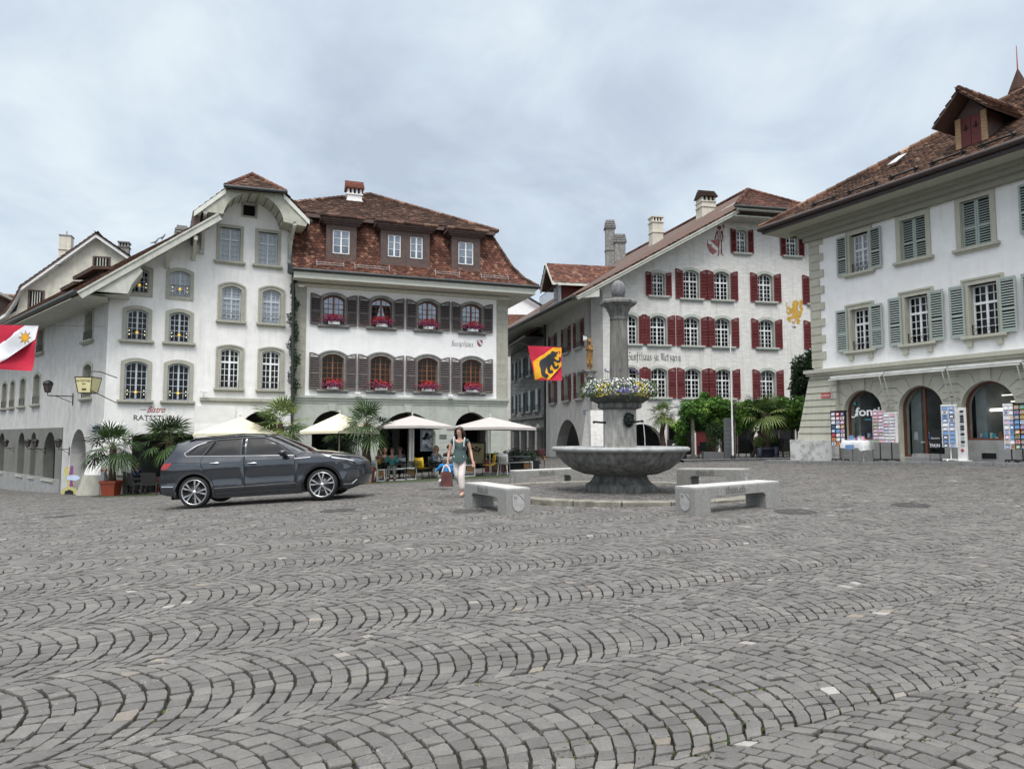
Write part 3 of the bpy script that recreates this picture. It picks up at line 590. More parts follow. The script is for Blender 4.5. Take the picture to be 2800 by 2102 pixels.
# ================================================================ BUILDING: tall gabled house (left)
Lh = empty('gabled_house', FL.M(), 'white corner house with tall arched gable and long roof sloping down left', 'building')
LW = [  # pixel boxes, rise, kind
 ((341,990,402,1094),'a'),((456,992,519,1095),'a'),((347,846,403,931),'a'),((462,850,519,935),'a'),((356,736,407,800),'s'),((465,741,520,811),'t'),
 ((600,954,655,1061),'n'),((714,960,766,1065),'n'),((606,784,660,879),'m'),((716,791,768,883),'m'),((602,626,656,717),'g'),((706,634,759,723),'g')]
L_ = []
for p, k in LW:
    u, z, w, h = wpx(FL, *p); L_.append((u, z, w, h, k))
for idx, pr in enumerate(((0,1),(2,3),(6,7),(8,9),(10,11))):
    z = sum(L_[i][1] for i in pr)/2; h = sum(L_[i][3] for i in pr)/2; w = sum(L_[i][2] for i in pr)/2
    for i in pr: L_[i] = (L_[i][0], z, w, h, L_[i][4])
rs = {'a':.14,'s':.10,'t':.14,'n':.12,'m':.16,'g':0}
rd = lambda v: round(v*20)/20
holes = [arch_pts(rd(w), rd(h), rs[k], 12, u, z) for u, z, w, h, k in L_]
gv = wpx(FL, 665,557,699,591); holes.append(arch_pts(gv[2], gv[3], 0, 2, gv[0], gv[1]))
ga = [(1.35, 1.9, 1.70, .25), (2.95, 1.1, 1.95, .15), (6.2, 1.9, 2.75, .85)]
holes += [arch_pts(2.6, 2.95, .15, 8, 2.35, -1.15), arch_pts(1.9, 3.9, .85, 16, 6.15, -1.15)]
zr = 7.35
outl = [(0,-1.2),(7.4,-1.2),(7.4,11.15),(6.5,12.55),(4.4,12.55),(3.3,11.05),(3.3,10.45),(0,7.85)]
wall(Lh, FL, outl, holes, M_white, .45)
b = MB(); b.box(0, 7.4, 4.2, 4.3, -1.2, 3); b.box(0.2, 7.4, .45, 4.3, 2.75, 2.85); b.box(4.2, 4.9, .46, 4, -1.2, 2.8); b.build('arcade_passage', mat('shaded_passage', (.13,.13,.125), .9, .1, 2), Lh)
b = MB(); b.add([(-.75,-.35,-1.1),(-.95,.4,-1.1),(-.05,.4,2.4),(0,0,2.4),(-.02,-.75,-1.1),(0,-.5,.6)], [(0,1,2,3),(4,0,3,5)]); b.add([(-.02,-.75,-1.1),(.75,-.75,-1.1),(.75,-.5,.6),(.02,-.5,.6),(.75,0,2.2),(.02,0,2.2),(.02,.0,-1.1),(.75,.0,-1.1)], [(0,1,2,3),(3,2,4,5),(0,3,5,6),(1,7,4,2)]); b.build('buttress', M_white, Lh)
b = MB(); b.add([(-.78,-.38,-1.1),(-.99,.4,-1.1),(-.66,.4,.1),(-.50,-.30,.1),(-.05,-.78,-1.1),(-.02,-.63,.1)], [(0,1,2,3),(4,0,3,5)]); b.add([(-.05,-.78,-1.1),(.78,-.78,-1.1),(.78,-.63,.1),(-.02,-.63,.1),(-.05,.0,-1.1),(.78,.0,-1.1),(-.02,0,.1),(.78,0,.1)], [(0,1,2,3),(0,3,6,4),(1,5,7,2),(3,2,7,6)]); b.build('buttress_foot', M_trim, Lh)
b = MB(); b.box(3.55, 7.4, -.12, .05, 3.17, 3.30); b.box(3.6, 7.4, -.07, .05, 3.08, 3.17); b.build('cornice', M_trim, Lh)
b = MB(); b.box(3.35, 5.0, -.09, .0, -.6, 2.95); b.add([(3.35,-.09,2.2),(5.0,-.09,2.2),(5.0,-.35,.4),(3.35,-.35,.4),(3.35,-.5,-1.1),(5,-.5,-1.1),(3.35,-.09,-1.1),(5,-.09,-1.1)], [(0,1,2,3),(3,2,5,4),(0,3,4,6),(1,7,5,2)]); b.build('render_panel', M_conc, Lh)
GS = {'a': dict(cols=4, rows=5, glass=M_glass, frame=M_gframe, rail=(.42,.06,-.02), lights=1, sur=.15), 's': dict(cols=4, rows=4, glass=M_glass, frame=M_gframe, rail=(.45,.02,.05), lights=1, sur=.16, sill=False),
      't': dict(cols=4, rows=4, glass=M_glassc, frame=M_gframe, rail=(.5,.0,.04), lights=1, sur=.14, sill=False), 'n': dict(cols=4, rows=6, transom=.66, glass=M_glass, frame=M_wframe, rail=(.34,.03,-.02), sur=.13, nest=True, lights=None),
      'm': dict(cols=4, rows=6, transom=.64, glass=M_glassc, frame=M_gframe, rail=(.36,.03,-.02), sur=.13, nest=True), 'g': dict(cols=4, rows=6, transom=.66, glass=M_glassc, frame=M_gframe, sur=.13)}
for u, z, w, h, k in L_: window(Lh, FL, u, z, w, h, rs[k], recess=.16, **GS[k])
wv = MB(); wv.plate([arch_pts(gv[2]+.16, gv[3]+.16, 0, 2, gv[0], gv[1]-.08), arch_pts(gv[2], gv[3], 0, 2, gv[0], gv[1])], .04, y0=-.04); wv.build('attic_opening', M_trim, Lh)
MB().box(gv[0]-.6, gv[0]+.6, .3, .35, gv[1]-.2, gv[1]+.9).build('attic_shade_sheet', M_black, Lh)  # black sheet painted in for the darkness inside the attic
# side wall along the street to the left
MS = Lh.matrix_world.inverted() @ FLS.M()
sw = [(-2.6,5.8,1.1,1.3),(-2.5,3.3,1.15,1.45),(-10.9,5.95,1.2,1.3),(-11.2,3.3,1.2,1.55),(-14.25,3.3,1.1,1.5),(-16.7,3.3,.95,1.5),(-18.8,3.3,1.1,1.5),(-22.5,3.3,1.1,1.5),(-15,5.95,1.1,1.3)]
sa = [(-3.4,2.3,1.95,1.1),(-8.0,2.1,1.85,1.0),(-11.2,1.1,1.85,.55),(-13.8,1.5,1.85,.75),(-18.7,1.6,1.85,.8)]
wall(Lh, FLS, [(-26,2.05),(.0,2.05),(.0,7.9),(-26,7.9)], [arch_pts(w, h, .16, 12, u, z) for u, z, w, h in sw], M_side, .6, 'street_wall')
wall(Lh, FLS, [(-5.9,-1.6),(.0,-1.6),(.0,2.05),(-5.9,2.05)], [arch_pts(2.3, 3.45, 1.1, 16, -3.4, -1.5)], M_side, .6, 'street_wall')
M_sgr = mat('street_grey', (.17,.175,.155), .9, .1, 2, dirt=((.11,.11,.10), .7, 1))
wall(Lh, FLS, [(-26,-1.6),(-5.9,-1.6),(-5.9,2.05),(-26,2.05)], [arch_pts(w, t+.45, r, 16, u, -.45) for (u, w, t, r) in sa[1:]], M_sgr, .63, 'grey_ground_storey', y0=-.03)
for u, z, w, h in sw: window(Lh, FLS, u, z, w, h, .16, sur=.13, cols=4, rows=5, glass=M_glass, frame=M_gframe, rail=(.4,.03,-.04), recess=.4, sdepth=.03, trim=M_trim)
b = MB(); b.box(-26, -5.92, -.07, -.03, -1.6, -.35); b.build('street_plinth', M_lower, Lh, MS)
for i, (u, w, t, r) in enumerate(sa[1:]): b = MB(); b.box(u-w/2-.1, u+w/2+.1, .40, .5, -1, t+.2); b.box(u-w/2-.06, u+w/2+.06, -.12, .1, -.52, -.44, 1); b.build('street_window', [M_glass, M_trim], Lh, MS)
# main roof: slope falling to the left, verge board in front
V0 = Vector((-.95,-1.3,7.28)); V1 = Vector((3.66,-1.3,10.85)); E = MS @ Vector((-27,-1.2,7.42)) - MS @ Vector((0,-1.2,7.42)); E.z = .15
R1 = MB().box(.3, 3.3, .6, 5, 6.9, 7.0).build('roof', M_deck, Lh)
tiles(R1, [V0+E, V0, V1, V1+E], R_mix, .2, .16, True, deck=.12, name='tile_covering')
up = (V1-V0).normalized()
b = MB(); nrm = Vector((up.z,0,-up.x)); q0, q1 = V0-up*.1, V1+up*.35
for yy, a0, a1 in ((-1.36,.0,.30),(-1.40,.0,.07)): b.add([q0+nrm*a0+Vector((0,yy+1.3,0)), q1+nrm*a0+Vector((0,yy+1.3,0)), q1+nrm*a1+Vector((0,yy+1.3,0)), q0+nrm*a1+Vector((0,yy+1.3,0)), q0+nrm*a0+Vector((0,yy+1.36,0)), q1+nrm*a0+Vector((0,yy+1.36,0)), q1+nrm*a1+Vector((0,yy+1.36,0)), q0+nrm*a1+Vector((0,yy+1.36,0))], [(0,1,2,3),(4,7,6,5),(0,4,5,1),(3,2,6,7),(0,3,7,4),(1,5,6,2)])
b.build('verge_board', M_board, Lh)
b = MB(); n2 = nrm*.14
b.add([V0+n2, V1+n2, V1+n2+Vector((0,1.35,0)), V0+n2+Vector((0,1.35,0))], [(0,1,2,3)])                       # soffit under the verge
v0 = V0+nrm*.14; b.add([v0, v0+E, v0+E+Vector((1.3,1.2,-.1)), Vector((0,0,7.12)), Vector((0,-1.25,7.12))], [(0,1,2,3,4)])
b.add([v0, Vector((.75,-1.28,7.3)), Vector((.75,-.02,7.3)), Vector((-.1,0,7.3)), Vector((1.6,-1.28,8.8)), Vector((.75,-1.28,8.6))], [(0,1,2,3)])
b.add([(-.75,-1.27,7.32),(.7,-1.27,7.32),(.85,-1.27,7.75),(1.2,-1.27,8.3),(1.05,-1.27,8.55)], [(0,1,2,3,4)]); b.add([(.7,-1.27,7.32),(.85,-1.27,7.75),(1.2,-1.27,8.3),(1.2,0,8.3),(.85,0,7.75),(.7,0,7.32)], [(0,1,4,5),(1,2,3,4)])
b.build('eaves_soffit', M_board, Lh)
b = MB(); g = [V0+Vector((-.12,-.02,-.04)), V0+E+Vector((-.12,-.02,-.04))]; b.tube(g, .1, 8); b.build('gutter', M_gut, Lh)
for (x, z, L1) in ((2.05,9.1,.55),(3.05,9.55,1.0)):
    b = MB(); b.add([(x,-1.3,z+.45),(x+.14,-1.3,z+.45),(x+.14,-.02,z-.1),(x,-.02,z-.1),(x,-1.3,z+.28),(x+.14,-1.3,z+.28),(x+.14,-.02,z-.35),(x,-.02,z-.35)], [(0,1,2,3),(4,7,6,5),(0,4,5,1),(3,2,6,7),(0,3,7,4),(1,5,6,2)]); b.build('purlin_end', M_board, Lh)
for x in (3.22, 3.45, 7.12):
    b = MB(); z1_ = 11.0; b.tube([(x,-1.25,z1_),(x,-.5,z1_-.45),(x,-.07,z1_-1.25)], .085, 4, smooth=False); b.box(x-.08, x+.08, -1.3, 0, z1_, z1_+.16); b.box(x-.08, x+.08, -.12, 0, z1_-1.45, z1_-.1); b.build('bracket', M_board, Lh)
# tall gable with barrel soffit and hipped top
G = MB(); o_ = 1.3
pp = lambda x, y, o=o_: FL.at(x, y, o)
apx = FL.at(690, 480, -.5); hl, hr = pp(618,517), pp(775,531); tl, tr = pp(530,580), pp(846,603); al, at_, ar = pp(611,587), pp(690,528), pp(776,604)
cx = (al[0]+ar[0])/2; wA = ar[0]-al[0]; zs = (al[1]+ar[1])/2; zT = at_[1]
out2 = [(tl[0]+.1,zs-.02),(al[0],zs)]+[p for p in arch_pts(wA, zT-zs, zT-zs-.01, 20, cx, zs)[2:]][::-1]+[(ar[0],zs),(tr[0]-.15,zs-.08),(tr[0],tr[1]),(hr[0],hr[1]),(hl[0],hl[1]),(tl[0],tl[1])]
G.plate([out2], .05, y0=-o_); 
arcp = [p for p in arch_pts(wA, zT-zs, zT-zs-.01, 20, cx, zs)[2:]]
V = [(p[0],-o_,p[1]) for p in arcp]+[(p[0],.02,p[1]) for p in arcp]; k = len(arcp); G.add(V, [(i,i+1,i+1+k,i+k) for i in range(k-1)], smooth=True)
G.add([(tl[0]+.1,-o_,zs),(al[0],-o_,zs),(al[0],0,zs),(tl[0]+.1,0,zs),(ar[0],-o_,zs),(tr[0]-.12,-o_,zs-.08),(tr[0]-.12,0,zs-.08),(ar[0],0,zs)], [(0,1,2,3),(4,5,6,7)])
G.build('barrel_soffit', mat('olive_boards', (.50,.50,.42), .8, .12, 4, dirt=((.30,.30,.24), .7, 1.5)), Lh)
b = MB()
for p in arcp[1::2]: b.box(p[0]-.012, p[0]+.012, -o_+.02, 0, p[1]-.03, p[1]-.015)
b.build('board_joints', M_gut, Lh)
b = MB()
for p, q in ((tl, hl), (hr, tr)):
    b.add([(p[0],-o_-.06,p[1]+.02),(q[0],-o_-.06,q[1]+.02),(q[0],-o_-.06,q[1]-.2),(p[0],-o_-.06,p[1]-.2),(p[0],-o_-.0,p[1]+.02),(q[0],-o_-.0,q[1]+.02),(q[0],-o_-.0,q[1]-.2),(p[0],-o_-.0,p[1]-.2)], [(0,1,2,3),(4,7,6,5),(0,4,5,1),(3,2,6,7),(0,3,7,4),(1,5,6,2)])
b.build('verge_board', M_fascia, Lh)
R2 = MB().box(4.2, 6.5, .5, 6, 11.8, 11.9).build('roof', M_deck, Lh)
ya, yb = .5, 12
tiles(R2, [(hl[0]-.04,-o_-.25,hl[1]+.06),(hr[0]+.04,-o_-.25,hr[1]+.06),(apx[0],ya,apx[1])], R_mix, .2, .15, False, deck=.1)
tiles(R2, [(tr[0],-o_,tr[1]+.04),(tr[0],yb,tr[1]+.04),(apx[0],yb,apx[1]),(apx[0],ya,apx[1]),(hr[0],-o_,hr[1]+.06)], R_mix, .2, .15, False, deck=.1)
tiles(R2, [(tl[0],yb,tl[1]+.04),(tl[0],-o_,tl[1]+.04),(hl[0],-o_,hl[1]+.06),(apx[0],ya,apx[1]),(apx[0],yb,apx[1])], R_mix, .2, .15, False, deck=.1)
ridge(R2, [(hl[0]-.04,-o_-.2,hl[1]+.1),(apx[0],ya,apx[1]+.06),(hr[0]+.04,-o_-.2,hr[1]+.1)], R_red, .09); ridge(R2, [(apx[0],ya,apx[1]+.06),(apx[0],yb,apx[1]+.06)], R_red, .1)
b = MB(); b.tube([(hl[0]-.12,-o_-.3,hl[1]+.02),(hr[0]+.12,-o_-.3,hr[1]+.02)], .08, 8); b.tube([(tr[0]+.05,-o_,tr[1]),(tr[0]+.05,6,tr[1])], .09, 8); b.build('gutter', M_gut, Lh)
b = MB(); b.box(tl[0]-.02, tl[0]+.25, -o_+.1, 6, tl[1]-1.1, tl[1]+.02); b.box(7.35, 7.45, 0, 8, 9, 11.2); b.build('gable_cheek', M_brown, Lh)
# chimney on the roof, dormers by the street
n3 = up.cross(E).normalized(); n3 = n3 if n3.z > 0 else -n3
def on_roof(px, py):
    c = CAM; r = ray(px, py); o = Lh.matrix_world @ V0; n = (Lh.matrix_world.to_3x3() @ n3); t = (o-c).dot(n)/r.dot(n); return Lh.matrix_world.inverted() @ (c+r*t)
chimney(Lh, Matrix.Translation((2.7, 2.4, 9.75)), .55, .55, .95, M_stone, 'steps')
for i, (px, py, w, d) in enumerate(((146,812,1.9,2.6),(215,790,2.7,3.4))):
    u_ = -3.2-2.6*(1-i); 
    base = MS @ Vector((u_-2.5, .9, 8.4)); T = Matrix.Translation(base) @ Matrix.Rotation(FLS.rz-FL.rz, 4, 'Z')
    d_ = MB(); d_.box(-w/2, w/2, 0, d, -.6, .75+.25*i); o = d_.build('dormer', M_brown, Lh, T)
    MB().box(-w/2+.3, w/2-.3, -.03, .0, -.2, .6).build('dormer_window', M_glass, o)
    tiles(o, [(-w/2-.3,-.45,.75+.25*i),(w/2+.3,-.45,.75+.25*i),(w/2+.3,d,1.35+.25*i),(-w/2-.3,d,1.35+.25*i)], R_mix, .2, .16, False, deck=.12, name='dormer_roof')
# signs lettered on the wall
def wtext(parent, F, px0, px1, py, s, m, name='lettering', h=None, **kw):
    u0, z = F.at(px0, py); u1, _ = F.at(px1, py); b = MB().text(s, 1, .012, width=None, **kw); xs = [v[0] for v in b.v]; k = (u1-u0)/(max(xs)-min(xs)); kz = (h or k)
    return b.build(name, m, parent, inF(parent, F, u0-min(xs)*k, -.008, z) @ Matrix.Diagonal((k,1,kz,1)))
M_ink = mat('black_letter', (.02,.02,.02), .6); M_redl = mat('red_letter', (.35,.02,.02), .6)
wtext(Lh, FL, 402, 452, 1127, 'Bistro', M_redl, shear=.5, h=.38); wtext(Lh, FL, 365, 487, 1148, 'RATSSTÜBLI', M_ink, h=.30); wtext(Lh, FL, 414, 440, 1164, 'BAR', M_ink, h=.2)
b = MB(); u, z = FL.at(382, 1120); b.box(u, u+.25, -.01, -.004, z, z+.015); b.build('lettering_dash', M_ink, Lh)
# ================================================================ BUILDING: guild hall with dark red shutters (right of centre)
Z = empty('guild_hall', FZ.M(), 'off-white gabled hall with rows of dark red shutters and painted lion and guard', 'building')
zc = [2.25, 4.02, 6.12, 8.08, 10.93, 14.42]
zc = [u+.06 for u in zc]
zw = [(u, 3.88, 1.0, 1.72, .2) for u in zc]+[(u, 6.93, 1.0, 1.72, .2) for u in zc]+[(4.12, 9.80, .82, 1.35, .1), (6.18, 9.72, 1.0, 1.72, .2), (8.14, 9.72, 1.0, 1.72, .2), (10.99, 9.72, 1.0, 1.72, .2), (14.48, 9.72, 1.0, 1.72, .2),
      (9.5, 12.62, .70, 1.42, .12), (12.85, 12.62, .78, 1.42, .12)]
zah = [(3.1, 2.6, 2.35, 1.3)]
wall(Z, FZ, [(0,-.8),(20,-.8),(20,10.4),(13.6,16.0),(9.2,15.75),(0,10.05)], [arch_pts(rd(w), rd(h), r, 12, u, z) for u, z, w, h, r in zw]+[arch_pts(2.6, 3.1, 1.3, 20, 3.0, -.75), arch_pts(1.4, 2.4, 0, 2, 7.0, -.1)], M_white2, .5)
for u, z, w, h, r in zw:
    window(Z, FZ, u, z, w, h, r, sur=.16, cols=4, rows=6 if h > 1.5 else 5, transom=.62 if h > 1.5 else .6, glass=M_glass, frame=M_wframe, trim=M_trimg, rail=(.32,.02,.02), lights=None,
           sh=.04, shw=.48 if h > 1.5 else .36, shm=M_shred, sdepth=.03, recess=.28)

MZ = Z.matrix_world.inverted() @ FZS.M()
szw = [(-2.35,3.9,.9,1.6),(-5.1,3.9,.9,1.6),(-8.4,3.9,.9,1.6),(-2.35,6.95,.9,1.6),(-5.1,6.95,.9,1.6),(-8.4,6.95,.9,1.6)]
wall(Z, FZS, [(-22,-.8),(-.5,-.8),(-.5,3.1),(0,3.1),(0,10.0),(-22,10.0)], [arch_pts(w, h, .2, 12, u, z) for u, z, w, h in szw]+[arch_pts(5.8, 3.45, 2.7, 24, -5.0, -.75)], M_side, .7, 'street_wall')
for u, z, w, h in szw: window(Z, FZS, u, z, w, h, .2, sur=.15, cols=4, rows=6, transom=.62, glass=M_glass, frame=M_wframe, trim=M_trimg, rail=(.36,.03,-.03), sh=.08, shw=.5, shm=M_shred, sdepth=.03, recess=.45)
b = MB(); b.add([(-.35,-.9,-.7),(1.0,-1.0,-.7),(.95,-.1,3.1),(-.1,-.05,3.1),(-.6,.9,-.7),(-.05,.9,3.1),(1.0,0,-.7),(.95,0,3.1)], [(0,1,2,3),(0,3,5,4),(3,2,7,5),(1,6,7,2)]); b.build('buttress', M_white2, Z)
b = MB(); b.box(1, 7, 4, 4.2, -1, 4); b.box(.6, 8, .5, 4, 3.0, 3.1); b.build('arcade_passage', mat('shaded_passage', (.13,.13,.125), .9, .1, 2), Z)
for c_ in ((2.5,2.4,2.2),(2.9,3.0,2.0)): MB().ball(c_, .045, 8).build('arcade_lamp', MATS['arcade_glow'], Z)
b = MB(); b.box(6.3,7.7,.3,.35,-.1,2.3); b.build('door', mat('dark_red_door', (.12,.012,.014), .5), Z)
for xa, xb in ((7.9,9.9),(10.6,12.6),(4.6,6.1)):
    o = MB().plate([[(xa-.08,-.1),(xb+.08,-.1),(xb+.08,2.35),(xa-.08,2.35)],[(xa,-.02),(xb,-.02),(xb,2.27),(xa,2.27)]], .05, y0=-.05).box((xa+xb)/2-.03,(xa+xb)/2+.03,-.045,-.012,0,2.27).build('terrace_door', M_brown, Z); MB().box(xa,xb,-.012,-.004,-.02,2.27).build('glass', M_glass, o)
b = MB(); c_ = at_depth(1490, 885, 49.5); p_ = at_depth(1490, 1255, 49.5); b.tube([Z.matrix_world.inverted() @ c_, Z.matrix_world.inverted() @ p_], .09, 8); b.build('drainpipe', M_gut, Z)
# roof
ez = 9.45; q = FZ.at(1597,797,1.2); hh = FZ.at(2016,572,1.2); pk = (10.75, 17.0)
R3 = MB().box(1, 12, 1, 10, 9.9, 10).build('roof', M_deck, Z)
eL = (-1.35, 9.35); 
SK = -2.1
tiles(R3, [(eL[0]+SK,22,eL[1]),(eL[0],-1.2,eL[1]),(hh[0],-1.2,hh[1]+.05),(pk[0],1.3,pk[1]),(pk[0]+SK,22,pk[1])], R_dark, .2, .16, False, deck=.15)
rr = (20.5, 10.0)
tiles(R3, [(rr[0],-1.2,rr[1]),(rr[0],22,rr[1]),(pk[0]+SK,22,pk[1]),(pk[0],1.3,pk[1]),(13.9,-1.2,hh[1]+.05)], R_dark, .2, .16, False, deck=.15)
tiles(R3, [(hh[0]-.25,-1.5,hh[1]+.12),(14.4,-1.5,hh[1]+.12),(pk[0],1.3,pk[1])], R_dark, .2, .16, False, deck=.12)
ridge(R3, [(hh[0]-.2,-1.45,hh[1]+.17),(pk[0],1.3,pk[1]+.05),(pk[0]+SK,22,pk[1]+.05)], R_dark, .12); ridge(R3, [(pk[0],1.3,pk[1]+.05),(14.3,-1.45,hh[1]+.17)], R_dark, .12)
b = MB(); d = Vector((hh[0]-eL[0],0,hh[1]-eL[1])).normalized(); n_ = Vector((d.z,0,-d.x)); a0, a1 = Vector((eL[0]+.1,-1.26,eL[1]-.04)), Vector((hh[0],-1.26,hh[1]-.04))
for t0, t1, y in ((0,.20,0),(0,.07,-.05)):
    yy = Vector((0,y,0)); dp = Vector((0,.07-y,0)); b.add([a0+n_*t0+yy, a1+n_*t0+yy, a1+n_*t1+yy, a0+n_*t1+yy, a0+n_*t0+yy+dp, a1+n_*t0+yy+dp, a1+n_*t1+yy+dp, a0+n_*t1+yy+dp], [(0,1,2,3),(4,7,6,5),(0,4,5,1),(3,2,6,7),(0,3,7,4),(1,5,6,2)])
b.box(hh[0]-.1, 14.2, -1.55, -1.3, hh[1]-.12, hh[1]+.08); b.build('verge_board', M_board, Z)
b = MB(); b.box(hh[0]-.4, 14.3, -1.25, 0, hh[1]-.42, hh[1]-.36); b.add([a0+n_*.2, a1+n_*.2, a1+n_*.2+Vector((0,1.3,0)), a0+n_*.2+Vector((0,1.3,0))], [(0,1,2,3)])
b.add([(-1.3+SK,22,9.25),(-1.3,-1.2,9.25),(0,-1.2,9.5),(0,22,9.5)], [(0,1,2,3)]); b.add([(-1.3,-1.22,9.2),(0.1,-1.22,9.35),(.1,-1.22,10.0)], [(0,1,2)]); b.build('soffit', M_board, Z)
b = MB(); b.tube([(hh[0]-.4,-1.6,hh[1]+.05),(14.5,-1.6,hh[1]+.05)], .09, 8); b.tube([(eL[0]-.08,-1.2,eL[1]-.05),(eL[0]-.08+SK,22,eL[1]-.05)], .1, 8); b.build('gutter', M_gut, Z)
# gabled dormer over the street side
def zdorm():
    y0, y1 = 3.9, 6.0; x0 = -.55
    d = MB(); d.box(x0, x0+5.5, y0, y1, 9.5, 11.35); d.add([(x0,y0,11.35),(x0,y1,11.35),(x0,(y0+y1)/2,12.4),(x0+.1,y0,11.35),(x0+.1,y1,11.35),(x0+.1,(y0+y1)/2,12.4)], [(0,1,2),(3,5,4),(0,2,5,3),(1,4,5,2)])
    o = d.build('dormer', mat('oxblood_boards', (.13,.03,.025), .8, .2, 3, stretch=(1,1,12)), Z)
    w_ = MB(); w_.box(x0-.06, x0, y0+.2, y0+.85, 10.1, 11.1); w_.box(x0-.06, x0, y0+1.15, y0+1.8, 10.1, 11.1); w_.build('dormer_window', M_glass, o)
    f_ = MB()
    for yy in (y0+.2, y0+1.15):
        for k in np.linspace(0,.65,4): f_.box(x0-.1, x0-.06, yy+k-.03, yy+k+.03, 10.05, 11.15)
        for k in np.linspace(10.05,11.15,5): f_.box(x0-.095, x0-.058, yy-.03, yy+.68, k-.02, k+.02)
    f_.build('dormer_sashes', M_wframe, o)
    tiles(o, [(x0+5.5,y0-.45,11.2),(x0-.8,y0-.45,11.2),(x0-.8,(y0+y1)/2,12.62),(x0+5.5,(y0+y1)/2,12.62)], R_red, .2, .16, False, deck=.12, name='dormer_roof')
    tiles(o, [(x0-.8,y1+.45,11.2),(x0+5.5,y1+.45,11.2),(x0+5.5,(y0+y1)/2,12.62),(x0-.8,(y0+y1)/2,12.62)], R_red, .2, .16, False, deck=.12, name='dormer_roof')
    f = MB()
    for s in (-1, 1):
        ym = (y0+y1)/2; yy = ym+s*(ym-y0+.45); f.add([(x0-.83,ym,12.62),(x0-.83,yy,11.18),(x0-.83,yy,11.0),(x0-.83,ym,12.42),(x0-.75,ym,12.62),(x0-.75,yy,11.18),(x0-.75,yy,11.0),(x0-.75,ym,12.42)], [(0,1,2,3),(4,7,6,5),(0,4,5,1),(3,2,6,7),(1,5,6,2)])
    f.box(x0-.8, x0+4.8, y0-.5, y0-.43, 10.95, 11.17); f.build('dormer_fascia', M_fascia, o)
    r = MB()
    for k in np.linspace(0, 4.5, 24): r.tube([(eL[0]+.15,2.8+k,9.9),(eL[0]+.15,2.8+k,10.9)], .012, 4)
    r.tube([(eL[0]+.15,2.8,10.9),(eL[0]+.15,7.3,10.9)], .02, 6); r.tube([(eL[0]+.15,2.8,9.95),(eL[0]+.15,7.3,9.95)], .02, 6); r.build('balcony_railing', M_iron, o)
zdorm()
def zroof(u, y): return eL[1]+(pk[1]-eL[1])*(u-eL[0])/(pk[0]-eL[0])
for (px0, px1, ytop, y, w, kind, m) in ((1776,1810,595,5.5,.75,'vents',M_cream),(1907,1951,525,3.0,.95,'gable',M_cream)):
    u, z = FZ.at((px0+px1)/2, ytop, -y); zb_ = zroof(u, y); chimney(Z, Matrix.Translation((u, y, zb_)), w, w*.9, max(.5, z-zb_-(.36 if kind == 'vents' else .72)), m, kind, M_cream, R_mix)
M_ochre = mat('ochre_paint', (.62,.38,.07), .9, .2, 6); M_rbrn = mat('redbrown_paint', (.20,.07,.06), .9); M_pink = mat('faded_red_paint', (.45,.17,.18), .9, .2, 5)
# lettering, painted guard with shield, painted lion
u, z = FZ.at(1716, 984); fr, wd = fraktur('Zunfthaus zu Metzgern', .3, .19); k = (FZ.at(1862, 984)[0]-u)/wd
fr.build('lettering', mat('letter_ink', (.045,.042,.05), .9), Z, Matrix.Translation((u, -.004, z)) @ Matrix.Diagonal((k,1,1,1)))
def sc_poly(F, pts, x0, y0, s): return [F.at(x0+x*s, y0+y*s) for x, y in pts]
b = MB(); s_ = 1/3.456
def zp(pts): return [FZ.at(1640+x*s_, 480+y*s_) for x, y in pts]
b.prism(zp([(1015,610),(1130,608),(1128,680),(1105,720),(1070,752),(1035,720),(1012,665)]), -.008, -.001, 1); b.prism(zp([(1020,614),(1040,612),(1122,690),(1108,715),(1022,640)]), -.012, -.009, 2)
b.prism(zp([(1043,645),(1050,655),(1058,645),(1055,655),(1062,660),(1052,661),(1048,668),(1046,660),(1038,656),(1046,652)]), -.015, -.013, 3)
def bow(pts, w, mi, y=-.010):
    q = zp(pts)
    for (x0, z0), (x1, z1) in zip(q[:-1], q[1:]):
        d = Vector((x1-x0, z1-z0)); d.normalize(); n = Vector((-d.y, d.x))*w; b.add([(x0+n.x,y,z0+n.y),(x0-n.x,y,z0-n.y),(x1-n.x,y,z1-n.y),(x1+n.x,y,z1+n.y)], [(0,1,2,3)], mi)
b.prism(zp([(1110,480),(1130,472),(1148,482),(1150,500),(1140,512),(1120,512),(1110,500)]), -.008, -.001, 0)
for pts, w in (([(1130,512),(1128,600)],.02),([(1112,520),(1095,570),(1088,600)],.045),([(1148,520),(1160,560),(1162,600)],.045),([(1115,525),(1118,600)],.03),([(1145,525),(1142,600)],.03),([(1130,605),(1122,680),(1125,745),(1112,758)],.035),([(1145,605),(1150,680),(1152,740),(1168,760)],.035),([(1172,450),(1160,560),(1140,750)],.014),([(1158,470),(1178,490)],.05),([(1085,600),(1170,615)],.02)): bow(pts, w, 0)
b.build('painted_guard', [M_rbrn, M_pink, M_conc, M_iron], Z)
b = MB()
for pts, w in (([(1855,1195),(1840,1240),(1850,1290),(1845,1340)],.16),([(1850,1230),(1800,1280),(1780,1240)],.07),([(1845,1270),(1795,1300),(1770,1300)],.06),([(1850,1330),(1800,1345),(1775,1345),(1800,1380)],.07),([(1850,1330),(1880,1360),(1870,1400)],.09),([(1855,1330),(1835,1400),(1815,1375)],.03),([(1870,1280),(1905,1300),(1890,1340)],.03),([(1880,1330),(1912,1260),(1890,1230),(1912,1200),(1890,1185)],.07),([(1770,1300),(1765,1240),(1765,1200)],.02)): bow(pts, w*1.25, 0, -.006-.0007*len(b.f))
